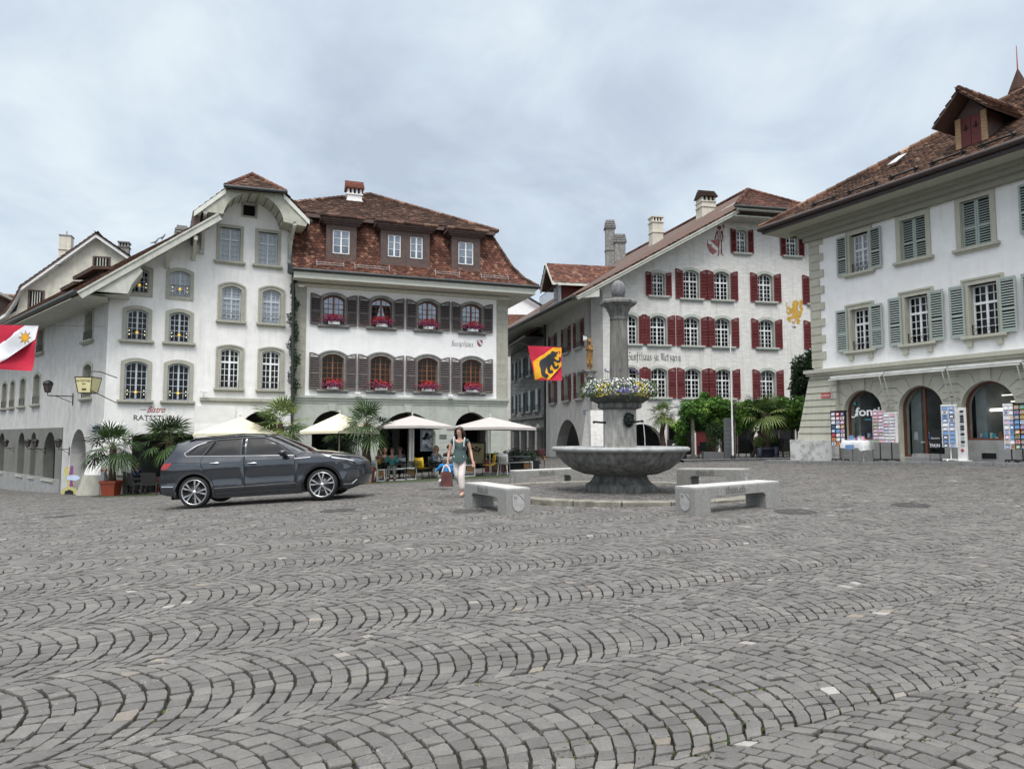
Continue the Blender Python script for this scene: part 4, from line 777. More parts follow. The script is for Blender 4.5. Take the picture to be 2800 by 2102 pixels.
b.prism(zp([(1822,1190),(1850,1178),(1878,1188),(1885,1215),(1862,1238),(1835,1232)]), -.012, -.004, 0); b.prism(zp([(1750,1175),(1785,1175),(1785,1197),(1750,1197)]), -.012, -.004, 1)
b.build('painted_lion', [M_ochre, M_conc], Z); wtext(Z, FZ, 2167, 2177, 898, '1392', M_ink, h=.22)
# ================================================================ BUILDING: teal shuttered house down the alley
T = empty('alley_house', FZS.M(-10.9), 'grey house with teal shutters and columned arcade down the narrow alley', 'building')
tw = [(u, z, .9, 1.5) for u in (-2.2,-4.6,-7.2,-10.2) for z in (3.6, 6.4)]
ta = [(-2.0,1.7,2.6,.7),(-4.6,1.7,2.6,.7),(-7.4,1.7,2.6,.7)]
FT = Face(*(FZS.w(-10.9, 0, 0).xy), .202, -.979)
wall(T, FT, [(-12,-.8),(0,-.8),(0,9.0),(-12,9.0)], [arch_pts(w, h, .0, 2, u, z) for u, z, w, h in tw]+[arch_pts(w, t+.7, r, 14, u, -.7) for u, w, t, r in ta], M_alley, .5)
for u, z, w, h in tw: window(T, FT, u, z, w, h, 0, sur=.12, cols=2, rows=3, glass=M_glass, frame=M_wframe, trim=M_trimg, rail=(.4,.02,-.03), sh=.06, shw=.5, shm=M_shteal, sdepth=.03, recess=.3)
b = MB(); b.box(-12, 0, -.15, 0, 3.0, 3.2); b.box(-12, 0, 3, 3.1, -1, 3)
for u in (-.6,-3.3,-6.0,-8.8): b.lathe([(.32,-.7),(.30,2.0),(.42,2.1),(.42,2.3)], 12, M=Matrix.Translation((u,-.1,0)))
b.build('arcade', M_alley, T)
tiles(T, [(-12.5,-1.3,8.9),(.2,-1.3,8.9),(.2,4,12.6),(-12.5,4,12.6)], R_red, .22, .18, False, name='roof')
b = MB(); b.box(-12.4,.2,-1.3,0,8.72,8.8); b.tube([(-12.5,-1.38,8.85),(.2,-1.38,8.85)], .1, 8); b.box(-5.2,-3.4,.6,2.5,9.8,11.2,1); b.box(-5.1,-3.5,.55,.6,10.2,11.0); b.build('eaves', [M_gut, M_fascia], T)
tiles(T, [(-5.6,.2,11.2),(-3.0,.2,11.2),(-3.0,3,12.5),(-5.6,3,12.5)], R_red, .22, .18, False, name='dormer_roof')
# far houses closing the alley
FA = Face(-6, 76, 1, .1)
A = empty('far_house', FA.M(), 'far white-gabled house closing the alley above the red roofs', 'building')
b = MB(); b.plate([[(-4,-1),(20,-1),(20,12),(10.5,15.2),(6.5,17.3),(3,15.2),(-4,14)]], .4); b.build('wall', M_clean, A)
b = MB()
for (x0, z0), (x1, z1) in (((2.6,14.9),(6.5,17.5)),((6.5,17.5),(10.8,15.0))): b.tube([(x0,-.3,z0),(x1,-.3,z1)], .17, 4, smooth=False)
b.box(10.8, 20, -.4, 0, 15.2, 15.7); b.build('roof_edge', M_gut, A)
tiles(A, [(-6,-6,12.0),(22,-6,12.0),(22,0,14.9),(-6,0,14.9)], R_red, .3, .25, False, name='roof')
MB().box(-6, 22, -5.6, -.1, -1, 12.0).build('front_wing', M_white2, A); 
b = MB(); b.box(-6, 22, -6.1, -5.9, 11.6, 12.0)
for u in (1.5, 7): b.box(u-1.2, u+1.2, -6.6, -4, 12.1, 12.4)
b.build('fascia', M_fascia, A); chimney(A, Matrix.Translation((11.2,.5,16)), .7, .7, .6, M_grey, 'plain')
# tall chimneys behind the gabled dormer
for px, pt, wpx_, lab in ((1667,607,24,'tall slim grey stepped chimney behind the red gabled dormer'),(1693,646,30,'shorter wide grey stepped chimney beside the tall slim one')):
    c = at_depth(px, pt, 56); s = 56/FPX; H = 5.0; w = wpx_*s
    t = empty('roof_chimney', (c.x, c.y, c.z-H), lab, 'chimney', 'pair of stepped chimneys'); b = MB(); b.box(-w/2,w/2,-w/2,w/2,0,H-.6); b.box(-w/2-.05,w/2+.05,-w/2-.05,w/2+.05,H-2.4,H-2.3); b.build('shaft', M_stone, t)
    c2 = MB()
    for i in range(4): c2.box(-w/2-.1+.03*i, w/2+.1-.03*i, -w/2-.1+.03*i, w/2+.1-.03*i, H-.6+i*.17, H-.5+i*.17); c2.box(-w/2+.03, w/2-.03, -w/2+.03, w/2-.03, H-.5+i*.17, H-.43+i*.17)
    c2.build('cap', M_stone, t)
# ================================================================ BUILDING: house with pale green shutters (right)
Rr = empty('corner_shop_house', FR.M(), 'white house with sage stone quoins, pale green shutters and arched bookshop windows', 'building')
rw1 = [(2.2,4.93,.82,1.62),(4.47,4.93,.84,1.68),(6.74,4.93,.88,1.68),(9.0,4.93,.88,1.68)]
rw2 = [(2.27,7.95,.82,1.52),(4.45,7.95,.95,1.52),(6.62,7.90,.95,1.60),(9.0,7.95,.88,1.52)]
ra = [(2.16,1.62,3.38,.81),(4.45,1.62,3.40,.81),(6.72,1.68,3.42,.84),(9.1,1.62,3.42,.81)]
wall(Rr, FR, [(0,4.2),(12,4.2),(12,10.0),(0,10.0)], [arch_pts(rd(w), rd(h), 0, 2, u, z) for u, z, w, h in rw1+rw2], M_clean, .45)
base = [1.52, 1.52, 1.50, 1.5]
wall(Rr, FR, [(0,.5),(12,.5),(12,4.2),(0,4.2)], [arch_pts(w, t-(base[i] if i != 1 else .9), r, 24, u, base[i] if i != 1 else .9) for i, (u, w, t, r) in enumerate(ra)], M_trimr, .5, 'arcade_wall', y0=-.02)
b = MB(); b.box(0,.3,.4,10,.5,10); b.box(.3,12,9.9,10,.5,10); b.build('side_wall', M_clean, Rr)
for i, (u, z, w, h) in enumerate(rw1): window(Rr, FR, u, z, w, h, 0, sur=.17, cols=4, rows=6, transom=.64, glass=M_glass, frame=M_wframe, trim=M_trimr, rail=(.36,-.04,.06), sh=.10, shw=.50, shm=M_shgrn, nest=True, brackets=True, recess=.26)
for i, (u, z, w, h) in enumerate(rw2): window(Rr, FR, u, z, w, h, 0, sur=.17, cols=4, rows=6, transom=.60, glass=M_glassc if i == 0 else M_black, frame=M_wframe, trim=M_trimr, rail=(.36,-.04,.06) if i == 0 else None, sh=.10 if i in (0,3) else .001,
           shw=.46 if i in (0,3) else rd(w)/2-.01, shm=M_shgrn, shopen=i in (0,3), recess=.26)
b = MB(); z = 4.42
k = 0
while z < 9.9: wq = .62 if k % 2 else .42; b.box(-.06, wq, -.05, .3, z, z+.30); b.box(-.06, .0, .3, wq+.3, z, z+.30); z += .335; k += 1
b.box(-.03,.40,-.02,.3,4.4,9.9); b.build('quoins', M_trimr, Rr)
b = MB(); b.box(-.3, 12, -.30, .1, 4.18, 4.32); b.box(-.25, 12, -.22, .1, 4.08, 4.18); b.box(-.15, 12, -.12, .1, 3.95, 4.08); b.build('cornice', M_trimr, Rr)
b = MB(); b.add([(-.75,-.55,.5),(1.15,-.55,.5),(1.15,-.10,3.95),(-.2,-.10,3.95),(-.75,.4,.5),(-.2,.4,3.95),(1.15,0,.5),(1.15,0,3.95)], [(0,1,2,3),(0,3,5,4),(1,6,7,2)]); b.build('buttress', M_trimr, Rr)
b = MB()
for k in range(9):
    z = 1.75+k*.27; t = (z-.5)/3.45; x0 = -.75+.55*t; y0 = -.55+.45*t; b.box(x0-.012, 1.16, y0-.02, y0+.04, z, z+.014)
    for (xa, xb) in ((2.98,3.62),(5.28,5.86),(7.58,8.25)): b.box(xa, xb, -.027, -.018, z, z+.014)
for (u, w, t, r) in ra:
    b.box(u-.16, u+.16, -.07, -.02, t+.01, t+.5, 1)
    for s in (-1, 1):
        for a in (.42, .85, 1.25): b.tube([(u+s*(w/2+.06)*math.sin(a), -.022, t-r+(r+.06)*math.cos(a)), (u+s*(w/2+.42)*math.sin(a), -.022, t-r+(r+.42)*math.cos(a)), (u+s*1.12, -.022, t-r+(r+.42)*math.cos(a))], .009, 4)
b.build('stone_joints', [mat('dark_joint', (.16,.16,.13), .9), M_trimr], Rr)  # dark lines of the joints between the blocks
b = MB(); b.box(-.8, -.1, -.62, .4, .5, 1.5); b.box(-.1,1.2,-.60,-.1,.5,1.48); b.build('whitewashed_foot', mat('flaking_whitewash', (.56,.56,.545), .9, .3, 3, .4, 12, col2=(.28,.275,.26), ramp=(.34,.52)), Rr)
b = MB()
for i, (x0, x1) in enumerate(((1.2,3.62),(5.3,12))): b.box(x0, x1, -.05, -.021, .5, base[0] if i == 0 else 1.5)
b.build('plinth', M_lower, Rr)
M_bf = mat('brown_shop_frame', (.13,.045,.025), .5, .15)
gm = mat('shop_glass', (.9,.95,.95), .03, .0, trans=1.0, spec=.15); gm.node_tree.nodes['Principled BSDF'].inputs['IOR'].default_value = 1.1
for i, (u, w, t, r) in enumerate(ra):
    zb_ = base[i] if i != 1 else .9; b = MB()
    b.plate([arch_pts(w+.02, t-zb_, r, 24, u, zb_), arch_pts(w-.16, t-zb_-.14, r-.06, 24, u, zb_+.07)], .06, y0=.22)
    if i == 1: b.box(u-.02,u+.06,.2,.28,.95,t-.1)
    o = b.build('shop_window', M_bf, Rr); MB().plate([arch_pts(w-.1, t-zb_-.08, r-.04, 24, u, zb_+.04)], .01, y0=.26).build('glass', gm, o)
b = MB(); b.box(.3,12,3.0,3.1,.7,4); b.box(.3,12,.5,3,3.55,3.6); b.box(.3,12,.5,3,.75,.8)
for x in (3.2,5.5,8): b.box(x, x+.1, .5, 3, .7, 4)
b.box(1.3,1.6,.5,3.0,.8,3.5,1); b.box(6.0,6.35,.5,3.0,.8,3.5,1); b.box(3.7,4.1,.5,3,.8,3.5,1); b.build('shop_interior', [mat('shop_dark', (.07,.06,.055), .9), mat('shop_partition', (.26,.27,.27), .9)], Rr)
b = MB()
for x0, x1, z in ((1.5,3,1.45),(4.2,5.2,1.45),(6,7.5,1.45)): b.box(x0, x1, .3, .9, z-.05, z)
for i in range(70):
    x = random.choice([random.uniform(1.45,2.9), random.uniform(6.1,7.5), random.uniform(3.75,4.4)]); w = random.uniform(.05,.14); h = random.uniform(.08,.3); y = random.uniform(.4,.8); b.box(x, x+w, y, y+.03, 1.5, 1.5+h, random.choice([0,1,2,3,0]))
for i in range(60):
    x = random.uniform(4.5,5.3); z = random.choice([1.2,1.6,2.0]); b.box(x, x+.08, 2.6, 2.8, z, z+random.uniform(.1,.3), random.choice([0,1,2,3]))
b.build('shop_display', [mat('book_white', (.7,.72,.72)), mat('book_teal', (.08,.35,.42)), mat('book_brown', (.25,.12,.07)), mat('book_blue', (.10,.2,.45))], Rr)
b = MB(); b.ball((4.75,1.2,2.95), .09, 10); b.box(6.3,7.3,1.2,1.24,3.0,3.03); b.box(6.3,7.3,1.6,1.64,2.8,2.83); b.lathe([(.42,2.45),(.45,2.5),(.42,2.55),(.38,2.5),(.42,2.45)], 20, M=Matrix.Translation((6.6,1.0,0))); b.build('shop_lamps', mat('shop_glow', (1,.93,.8), emit=1.6), Rr)
b = MB(); b.text('fontis', .46, .01, bold=.008); xs = [v[0] for v in b.v]; bb = b.build('shop_lettering', mat('white_letter', (.85,.86,.86), .5, emit=.15), Rr, Tm(1.66, .25, 2.42, ry=-.0) @ Matrix.Diagonal((1.27/(max(xs)-min(xs)),1,1.0,1)))
b = MB(); b.tube([(1.69,.24,2.52),(1.66,.24,2.42),(1.58,.24,2.36),(1.50,.24,2.40)], .028, 6); b.build('shop_lettering_tail', MATS['white_letter'], Rr)
b = MB(); b.prism([(1.60,2.98),(1.68,2.93),(1.70,2.84),(1.62,2.87)], .235, .245); b.text('LESEN. HÖREN.', .1, .01, M=Matrix.Translation((2.05,.245,2.24))); b.build('shop_drop_logo', mat('light_blue_letter', (.10,.42,.62), .5), Rr)
b = MB(); b.box(4.1,5.4,-.45,.0,.72,.90); b.box(4.2,5.4,-.2,.3,.9,1.02); b.build('door_steps', M_lower, Rr)
# eaves, soffit mouldings
b = MB(); b.box(-1.25,12,-1.3,.0,10.14,10.2); b.build('soffit', mat('shaded_sage_soffit', (.40,.40,.33), .8, .04), Rr)  # soffit colour darkened to include the shade under the eaves
b = MB(); b.box(-.5,12,-.62,.0,10.02,10.14); b.box(-.3,12,-.42,.0,9.86,10.02); b.box(-.2,12,-.22,.0,9.66,9.86); b.build('eaves_moulding', mat('shaded_sage', (.30,.30,.24), .85, .06, 3), Rr)  # sage stone darkened, eaves shade painted into the moulding colour
b = MB(); b.box(-1.3,12,-1.38,-1.3,10.16,10.34); b.tube([(-1.4,-1.45,10.38),(12,-1.45,10.38)], .1, 8); b.tube([(-1.4,-1.45,10.38),(-1.4,8,10.38)], .1, 8)
b.build('gutter', mat('dark_brown_gutter', (.045,.03,.028), .5), Rr)
R4 = MB().box(1,11,1,9,10.2,10.3).build('roof', M_deck, Rr)
e0 = (-1.4,-1.42,10.42); hk = FR.at(2800, 240, -5.5); hp = (5.9, 5.5, 15.0)
tiles(R4, [e0,(13,-1.42,10.42),(13,5.5,15.0),hp], R_mix, .19, .15, False, deck=.12); tiles(R4, [(-1.4,12,10.42),e0,hp,(5.9,12,15.0)], R_mix, .19, .15, False, deck=.12)
ridge(R4, [(e0[0],e0[1],e0[2]+.05),(hp[0],hp[1],hp[2]+.05),(13,5.5,15.05)], R_mix, .12, .42)
for x0, x1 in ((1.0,2.1),(2.6,3.9),(4.3,5.4),(5.8,7.0),(7.4,8.5)):
    b = MB(); b.tube([(x0,-1.05,10.80),(x1,-1.05,10.80)], .035, 6)
    for x in (x0+.1, x1-.1): b.box(x-.02,x+.02,-1.1,-.8,10.62,10.86)
    b.build('snow_guard', M_iron, R4)
b = MB(); b.add([(3.2,.55,11.86),(3.55,.55,11.86),(3.55,1.25,12.34),(3.2,1.25,12.34)], [(0,1,2,3)], M=Matrix.Translation((0,-.03,.08))); b.build('skylight', mat('skylight_glass', (.6,.65,.7), .1), R4)
# loft dormer with red doors
D = MB(); dx0, dx1, dy = 6.22, 7.16, -.1; zf = 11.12
D.box(dx0, dx1, dy, 3, zf, zf+1.22); D.add([(dx0,dy,zf+1.22),(dx1,dy,zf+1.22),((dx0+dx1)/2,dy,zf+1.75),(dx0,3,zf+1.22),(dx1,3,zf+1.22),((dx0+dx1)/2,3,zf+1.75)], [(0,1,2),(3,5,4)])
d = D.build('loft_dormer', M_brown, Rr)
for xa in (dx0-.04, dx1-.14): MB().box(xa, xa+.18, dy-.05, dy-.0, zf-.1, zf+1.2).build('dormer_post', mat('weathered_pine', (.55,.36,.20), .8, .3, 6, stretch=(1,1,6)), d)
for s in (0, 1):
    x0 = dx0+.14+s*(dx1-dx0-.28)/2; x1 = x0+(dx1-dx0-.28)/2; b = MB(); b.box(x0+.008, x1-.008, dy-.03, dy-.002, zf-.05, zf+1.15); cxx = (x0+x1)/2
    b.box(cxx-.10, cxx+.10, dy-.034, dy-.031, zf+.76, zf+.80, 1); b.box(cxx-.028, cxx+.028, dy-.035, dy-.031, zf+.70, zf+.92, 1); b.build('loft_door', [mat('red_loft_door', (.15,.02,.02), .6, .2, 5), M_black], d)
for s in (-1, 1):
    xm = (dx0+dx1)/2; e_ = xm+s*.95; tiles(d, ([(e_,3.4,zf+.98),(e_,-.75,zf+.98),(xm,-.75,zf+1.95),(xm,3.4,zf+1.95)] if s < 0 else [(e_,-.75,zf+.98),(e_,3.4,zf+.98),(xm,3.4,zf+1.95),(xm,-.75,zf+1.95)]), R_mix, .19, .15, False, deck=.07, name='dormer_roof')
ridge(d, [((dx0+dx1)/2,-.75,zf+1.98),((dx0+dx1)/2,3,zf+1.98)], R_brown, .09)
# folded awnings
for (x0, x1) in ((1.02,3.30),(3.38,5.62),(5.70,7.95),(8.03,10.3)):
    o = MB().box(x0, x1, -.34, -.14, 3.90, 3.98).box(x0, x1, -.46, -.40, 3.82, 3.87).build('awning', mat('awning_white', (.70,.71,.68), .5), Rr)
    for x in (x0+.05, x1-.05): a = MB(); a.tube([(x,-.50,3.83),(x+.02,-.12,2.75)], .022, 6); a.box(x-.03,x+.03,-.14,-.02,2.70,2.80); a.build('awning_arm', mat('awning_arm', (.5,.51,.47), .5), o)
# ================================================================ BUILDING: pale gable behind the left house
c0 = at_depth(267, 640, 50); FG = Face(c0.x, 50, .95, .31)
Gh = empty('gable_house', FG.M(), 'cream plaster gable with white verge boards behind the left roof', 'building')
gp = lambda x, y: FG.at(x, y)
P0, PR, PL1, PL2, PL3 = gp(267,652), gp(372,722), gp(62,790), gp(45,850), gp(-40,900)
wall(Gh, FG, [(PL3[0],-1),(14,-1),(14,PR[1]-3),PR,P0,PL1,PL2,PL3], [], M_cream, .4)
b = MB(); pr = [gp(x, y) for x, y in ((-40,890),(20,855),(45,818),(62,785),(267,640),(420,745))]
for (x0, z0), (x1, z1) in zip(pr[:-1], pr[1:]): b.add([(x0,-.5,z0),(x1,-.5,z1),(x1,-.5,z1-.36),(x0,-.5,z0-.36),(x0,.1,z0),(x1,.1,z1),(x1,.1,z1-.36),(x0,.1,z0-.36)], [(0,1,2,3),(4,7,6,5),(0,4,5,1),(3,2,6,7)])
b.build('verge_board', M_clean, Gh)
rg = MB().box(-1,0,1,2,8,9).build('roof', M_deck, Gh)
for (x0, z0), (x1, z1) in zip(pr[:-1], pr[1:]): tiles(rg, ([(x0,9,z0),(x0,-.55,z0),(x1,-.55,z1),(x1,9,z1)] if x1 <= pr[4][0]+.01 else [(x1,-.55,z1),(x1,9,z1),(x0,9,z0),(x0,-.55,z0)]), R_brown, .22, .18, False, deck=.1)
for x0, y0, x1, y1 in ((258,706,297,747),(82,798,116,840)):
    u, z, w, h = wpx(FG, x0, y0, x1, y1); b = MB(); b.plate([arch_pts(w+.24,h+.24,0,2,u,z-.12), arch_pts(w,h,0,2,u,z)], .06, y0=-.06); b.box(u-w/2,u+w/2,-.012,-.004,z,z+h,1)
    for k in range(1, 5): b.box(u-w/2+w*k/5-.02, u-w/2+w*k/5+.02, -.05, -.02, z, z+h, 2)
    b.build('barred_window', [M_brown, M_black, M_fascia], Gh)
for x0, x1, yt, kind in ((168,197,645,'plain'),(327,354,662,'vents')):
    u, z = FG.at((x0+x1)/2, yt, -2.0); w = (x1-x0)*50/FPX; chimney(Gh, Matrix.Translation((u, 2.0, z-2.4)), w, w, 2.3 if kind == 'plain' else 2.0, M_cream if kind == 'plain' else M_stone, kind)
c1 = at_depth(20, 800, 56); FH = Face(c1.x, 56, .95, .31); Hh = empty('far_left_house', FH.M(), 'brown tiled roof with small dormer at the far left edge', 'building')
tiles(Hh, [(-9,-3,c1.z-3),(1.2,-3,c1.z-3),(1.2,0,c1.z-.2),(-9,0,c1.z-.2)], R_brown, .22, .18, False, name='roof'); b = MB(); b.box(-9,1.2,-2.6,0,-1,c1.z-3); b.box(-9,1.2,0,.4,-1,c1.z-.3); b.build('wall', M_cream, Hh)
b = MB(); b.box(-3,.6,-4,-1,c1.z-2.2,c1.z-.9); b.box(-3.3,.9,-4.4,-.6,c1.z-.9,c1.z-.72,1); b.build('dormer', [M_brown, M_fascia], Hh)
# spire behind the right roof
c = at_depth(2783, 200, 45); S = empty('tower_spire', (c.x, c.y, 8), 'pointed tiled turret with thin red pole behind the right roof', 'tower')
s = 45/FPX; MB().lathe([(28*s+.5,0),(28*s+.5,8),(26*s,c.z-8-1.2),(0.02,c.z-8+.3)], 8, smooth=False).build('spire', R_dark, S); MB().tube([(0,0,c.z-8),(0,0,c.z-8+80*s)], [.05,.02], 6).build('pole', mat('red_pole', (.4,.06,.06), .5), S)
# ================================================================ GROUND
FC = Vector((2.78, 18.35, 0)); FC.z = float(gz(FC.x, FC.y)); RING = 3.62
def sheet(name, xs, ys, m, dz):
    X, Y = np.meshgrid(xs, ys); Zz = gz(X, Y)+dz; nx, ny = len(xs), len(ys); V = np.stack([X, Y, Zz], -1).reshape(-1, 3)
    b = MB(); b.v = [tuple(v) for v in V]; b.f = [(j*nx+i, j*nx+i+1, (j+1)*nx+i+1, (j+1)*nx+i) for j in range(ny-1) for i in range(nx-1)]; b.m = [0]*len(b.f); b.sm = [True]*len(b.f)
    return tag(b.build(name, m), kind='structure')
M_joint = mat('joint_dirt', (.020,.018,.015), .95, .2, 3, .5, 60, col2=(.018,.024,.010), ramp=(.42,.6))
sheet('ground', np.r_[-500,-200,-90,np.arange(-60,61,1.5),90,200,500], np.r_[-200,-60,np.arange(-12,110,1.5),200,500,1500], M_joint, -.036)
ST = ramp_mat('cobble_stone', [(0,(.076,.072,.067)),(.3,(.102,.097,.091)),(.7,(.124,.118,.110)),(.955,(.152,.145,.134)),(.975,(.17,.145,.118)),(1,(.28,.27,.255))], .58, .65, 60, 1.6, .26, .5, vein=(.5,.5,.49))
def cobbles():
    E = np.array([.883, .469]); E /= np.linalg.norm(E); A = np.array([-E[1], E[0]]); W, R, p, nst = 1.48, 1.00, .124, 15; T0 = .64
    th = math.asin(W/2/R); near, far = [], []
    for j in range(-24, 34):
        tc = T0+j*W; s0 = -60; ks = np.arange(0, int(95/p)); base = s0+ks*p+RNG.uniform(0, p)
        K = len(ks); e = np.linspace(-th, th, nst+1)[None, :]+np.concatenate([np.zeros((K,1)), RNG.normal(0, .017, (K, nst-1)), np.zeros((K,1))], 1)+np.zeros((K, nst+1))
        e += (RNG.normal(0, .02, (K,1)))*(1-np.abs(np.linspace(-1, 1, nst+1))**4)[None, :]
        wob = np.cumsum(RNG.normal(0, .004, (K, 1)), 0); wob -= np.linspace(0, 1, K)[:, None]*wob[-1]
        t = R*np.sin(e); arc = np.sqrt(R*R-t*t)
        jit = RNG.normal(0, .0045, (K+1, nst+1))
        s_in = base[:, None]+arc+jit[:-1]+wob; t2 = t+.55*p*np.sin(e)*np.cos(e)*(1-(2*np.abs(t)/W)**6)
        s_out = base[:, None]+p+np.sqrt(np.maximum(R*R-t2*t2, .01))+jit[1:]+wob
        c = [np.stack([s_in[:, :-1], t[:, :-1]+tc], -1), np.stack([s_in[:, 1:], t[:, 1:]+tc], -1), np.stack([s_out[:, 1:], t2[:, 1:]+tc], -1), np.stack([s_out[:, :-1], t2[:, :-1]+tc], -1)]
        Q = np.stack(c, 2).reshape(-1, 4, 2); Q = Q[..., :1]*E+Q[..., 1:]*A; cen = Q.mean(1); x, y = cen[:, 0], cen[:, 1]
        ok = (y > .6) & (y < 46) & (np.abs(x) < .80*y+4.5) & ((x-FC.x)**2+(y-FC.y)**2 > RING**2)
        def side(F, u0, u1, v): 
            du = (x-F.o.x)*F.d.x+(y-F.o.y)*F.d.y; dv = (x-F.o.x)*F.n.x+(y-F.o.y)*F.n.y; return (du > u0) & (du < u1) & (dv > v)
        ok &= ~side(FR, -1.3, 30, -1.30) & ~side(FB, -5.1, 5.1, .5) & ~side(FL, 0, 7.5, .4) & ~side(FZ, .2, 30, .2) & ~side(FLS, -40, 0, .3)
        ok &= ~((x > 7.9) & (y > 32.55-(x-7.9)*.35))
        Q = Q[ok]; near.append(Q)
    Q = np.concatenate(near); n = len(Q); cen = Q.mean(1, keepdims=True); d = np.linalg.norm(cen[:, 0], axis=1)
    def un(v): return v/(np.linalg.norm(v, axis=-1, keepdims=True)+1e-9)
    lat = un(Q[:, 1]-Q[:, 0]+Q[:, 2]-Q[:, 3]); rad = un(Q[:, 3]-Q[:, 0]+Q[:, 2]-Q[:, 1]); gl, gr = .0038, .0060
    Q = Q+np.stack([lat*gl+rad*gr, -lat*gl+rad*gr, -lat*gl-rad*gr, lat*gl-rad*gr], 1)+RNG.normal(0, .0032, Q.shape)+RNG.normal(0, .0022, (n, 1, 2))
    keep = np.minimum(np.linalg.norm(Q[:,0]-Q[:,1],axis=1), np.linalg.norm(Q[:,1]-Q[:,2],axis=1)) > .028; Q = Q[keep]; cen = cen[keep]; d = d[keep]; n = len(Q)
    z0 = gz(cen[:, 0, 0], cen[:, 0, 1]); ex = .5
    gx = (gz(cen[:,0,0]+ex, cen[:,0,1])-z0)/ex; gy = (gz(cen[:,0,0], cen[:,0,1]+ex)-z0)/ex
    gx = gx+RNG.normal(0, .022, n); gy = gy+RNG.normal(0, .022, n); hz = z0+RNG.normal(0, .0032, n)
    rnd = RNG.beta(2.2, 2.2, n)*.93; m = RNG.random(n); rnd[m > .989] = .955+(m[m > .989]-.989)*4; rnd = np.clip(rnd, 0, 1)
    def lift(P, dz): 
        rel = P-cen; return np.concatenate([P, (hz[:, None]+gx[:, None]*rel[..., 0]+gy[:, None]*rel[..., 1]+dz)[..., None]], -1)
    def oct_(f, cut):                     # corner-cut outline scaled about the centre
        P = cen+(Q-cen)*f; N_ = np.roll(P, -1, 1); Pv = np.roll(P, 1, 1); a = P+(Pv-P)*cut; b = P+(N_-P)*cut; return np.stack([a, b], 2).reshape(n, 8, 2)
    hi = d < 9.5; o1 = oct_(1.0, .09); o2 = oct_(.99, .10); o3 = oct_(.955, .11)
    jj = RNG.normal(0, .0016, (n, 8)); T = np.concatenate([lift(o1, -.05), lift(o2, -.007), lift(o3, .0+jj), lift(cen, .002)], 1)
    F = [(i, (i+1) % 8, 8+(i+1) % 8, 8+i) for i in range(8)]+[(8+i, 8+(i+1) % 8, 16+(i+1) % 8, 16+i) for i in range(8)]+[(16+i, 16+(i+1) % 8, 24) for i in range(8)]
    root = mass('cobblestone_paving', T[hi], F, rnd[hi], ST); tag(root, kind='structure')
    lo = ~hi; q2 = cen+(Q-cen)*.94; T = np.concatenate([lift(Q, -.05), lift(Q, -.006), lift(q2, .0)], 1)
    F = [(i, (i+1) % 4, 4+(i+1) % 4, 4+i) for i in range(4)]+[(4+i, 4+(i+1) % 4, 8+(i+1) % 4, 8+i) for i in range(4)]+[(8, 9, 10, 11)]
    tag(mass('cobblestone_paving', T[lo], F, rnd[lo], ST), kind='structure')
cobbles()
# moss and grass in the joints: tufts scattered on the near ground
def moss():
    n = 5200; V = []; F = []; b = MB(); k = 0
    spots = [(RNG.uniform(-2.4, 3.4), RNG.uniform(2.9, 6.2)) for _ in range(110)]+[(RNG.uniform(.2, 3.4), RNG.uniform(2.9, 4.8)) for _ in range(320)]+[(x, y) for x, y in [(-1.2,4.4),(1.0,3.4),(1.5,3.3),(2.2,3.9),(2.6,3.6),(.7,3.2),(1.9,3.4)] for _ in range(6)]
    P = []
    for sx, sy in spots:
        m = RNG.integers(6, 20); P += [(sx+RNG.normal(0,.035), sy+RNG.normal(0,.03)) for _ in range(m)]
    for px, py in ((1560,1420),(1640,1425),(1850,1412),(1780,1408),(1900,1410),(1500,1415),(1700,1395)):
        p = gxy(px, py)
        for _ in range(90): P.append((p.x+RNG.normal(0,.35), p.y+RNG.normal(0,.12)))
    P = np.array(P); n = len(P); z = gz(P[:,0], P[:,1])-.027; a = RNG.uniform(0, 2*PI, n); h = RNG.uniform(.012, .032, n); w = RNG.uniform(.006, .014, n)
    T = np.zeros((n, 4, 3)); dx, dy = np.cos(a)*w, np.sin(a)*w
    T[:,0] = np.stack([P[:,0]-dx, P[:,1]-dy, z], 1); T[:,1] = np.stack([P[:,0]+dx, P[:,1]+dy, z], 1); T[:,2] = np.stack([P[:,0]+dx*.5+dy, P[:,1]+dy*.5+dx, z+h], 1); T[:,3] = np.stack([P[:,0]-dx*.8+dy, P[:,1]-dy*.8+dx, z+h*.8], 1)
    tag(mass('joint_moss', T, [(0,1,2,3)], RNG.random(n), ramp_mat('moss_green', [(0,(.035,.055,.012)),(1,(.09,.13,.03))], .9)), 'moss and grass tufts growing in the cobble joints', 'moss', kind='stuff')
moss()
M_asph = mat('pavement_asphalt', (.13,.13,.13), .9, .15, 6, .4, 60); M_kerb = mat('kerb_granite', (.25,.25,.245), .85, .2, 8, .4, 60)
def pavement(name, path_in, path_out, dz, m):
    b = MB(); n = len(path_in); V = []
    for (a, c) in zip(path_in, path_out):
        for q in (a, c): V.append((q[0], q[1], float(gz(c[0], c[1]))+dz))
    b.add(V, [(2*i, 2*i+1, 2*i+3, 2*i+2) for i in range(n-1)]); return tag(b.build(name, m), kind='structure')
us = np.arange(-1.5, 14, .75); kin = [FR.w(u, .3, 0) for u in us]; kout = [FR.w(u, -1.12, 0) for u in us]
pavement('pavement', kin, kout, .115, M_asph)
b = MB()
for i, u in enumerate(np.arange(-1.5, 13.2, .75)):
    c = FR.w(u+.375, -1.2, 0); z = float(gz(c.x, c.y)); T_ = FR.M(u, 0, z); b.box(.004,.746,-1.28,-1.12,-.06,.118, M=T_, ch=.012)
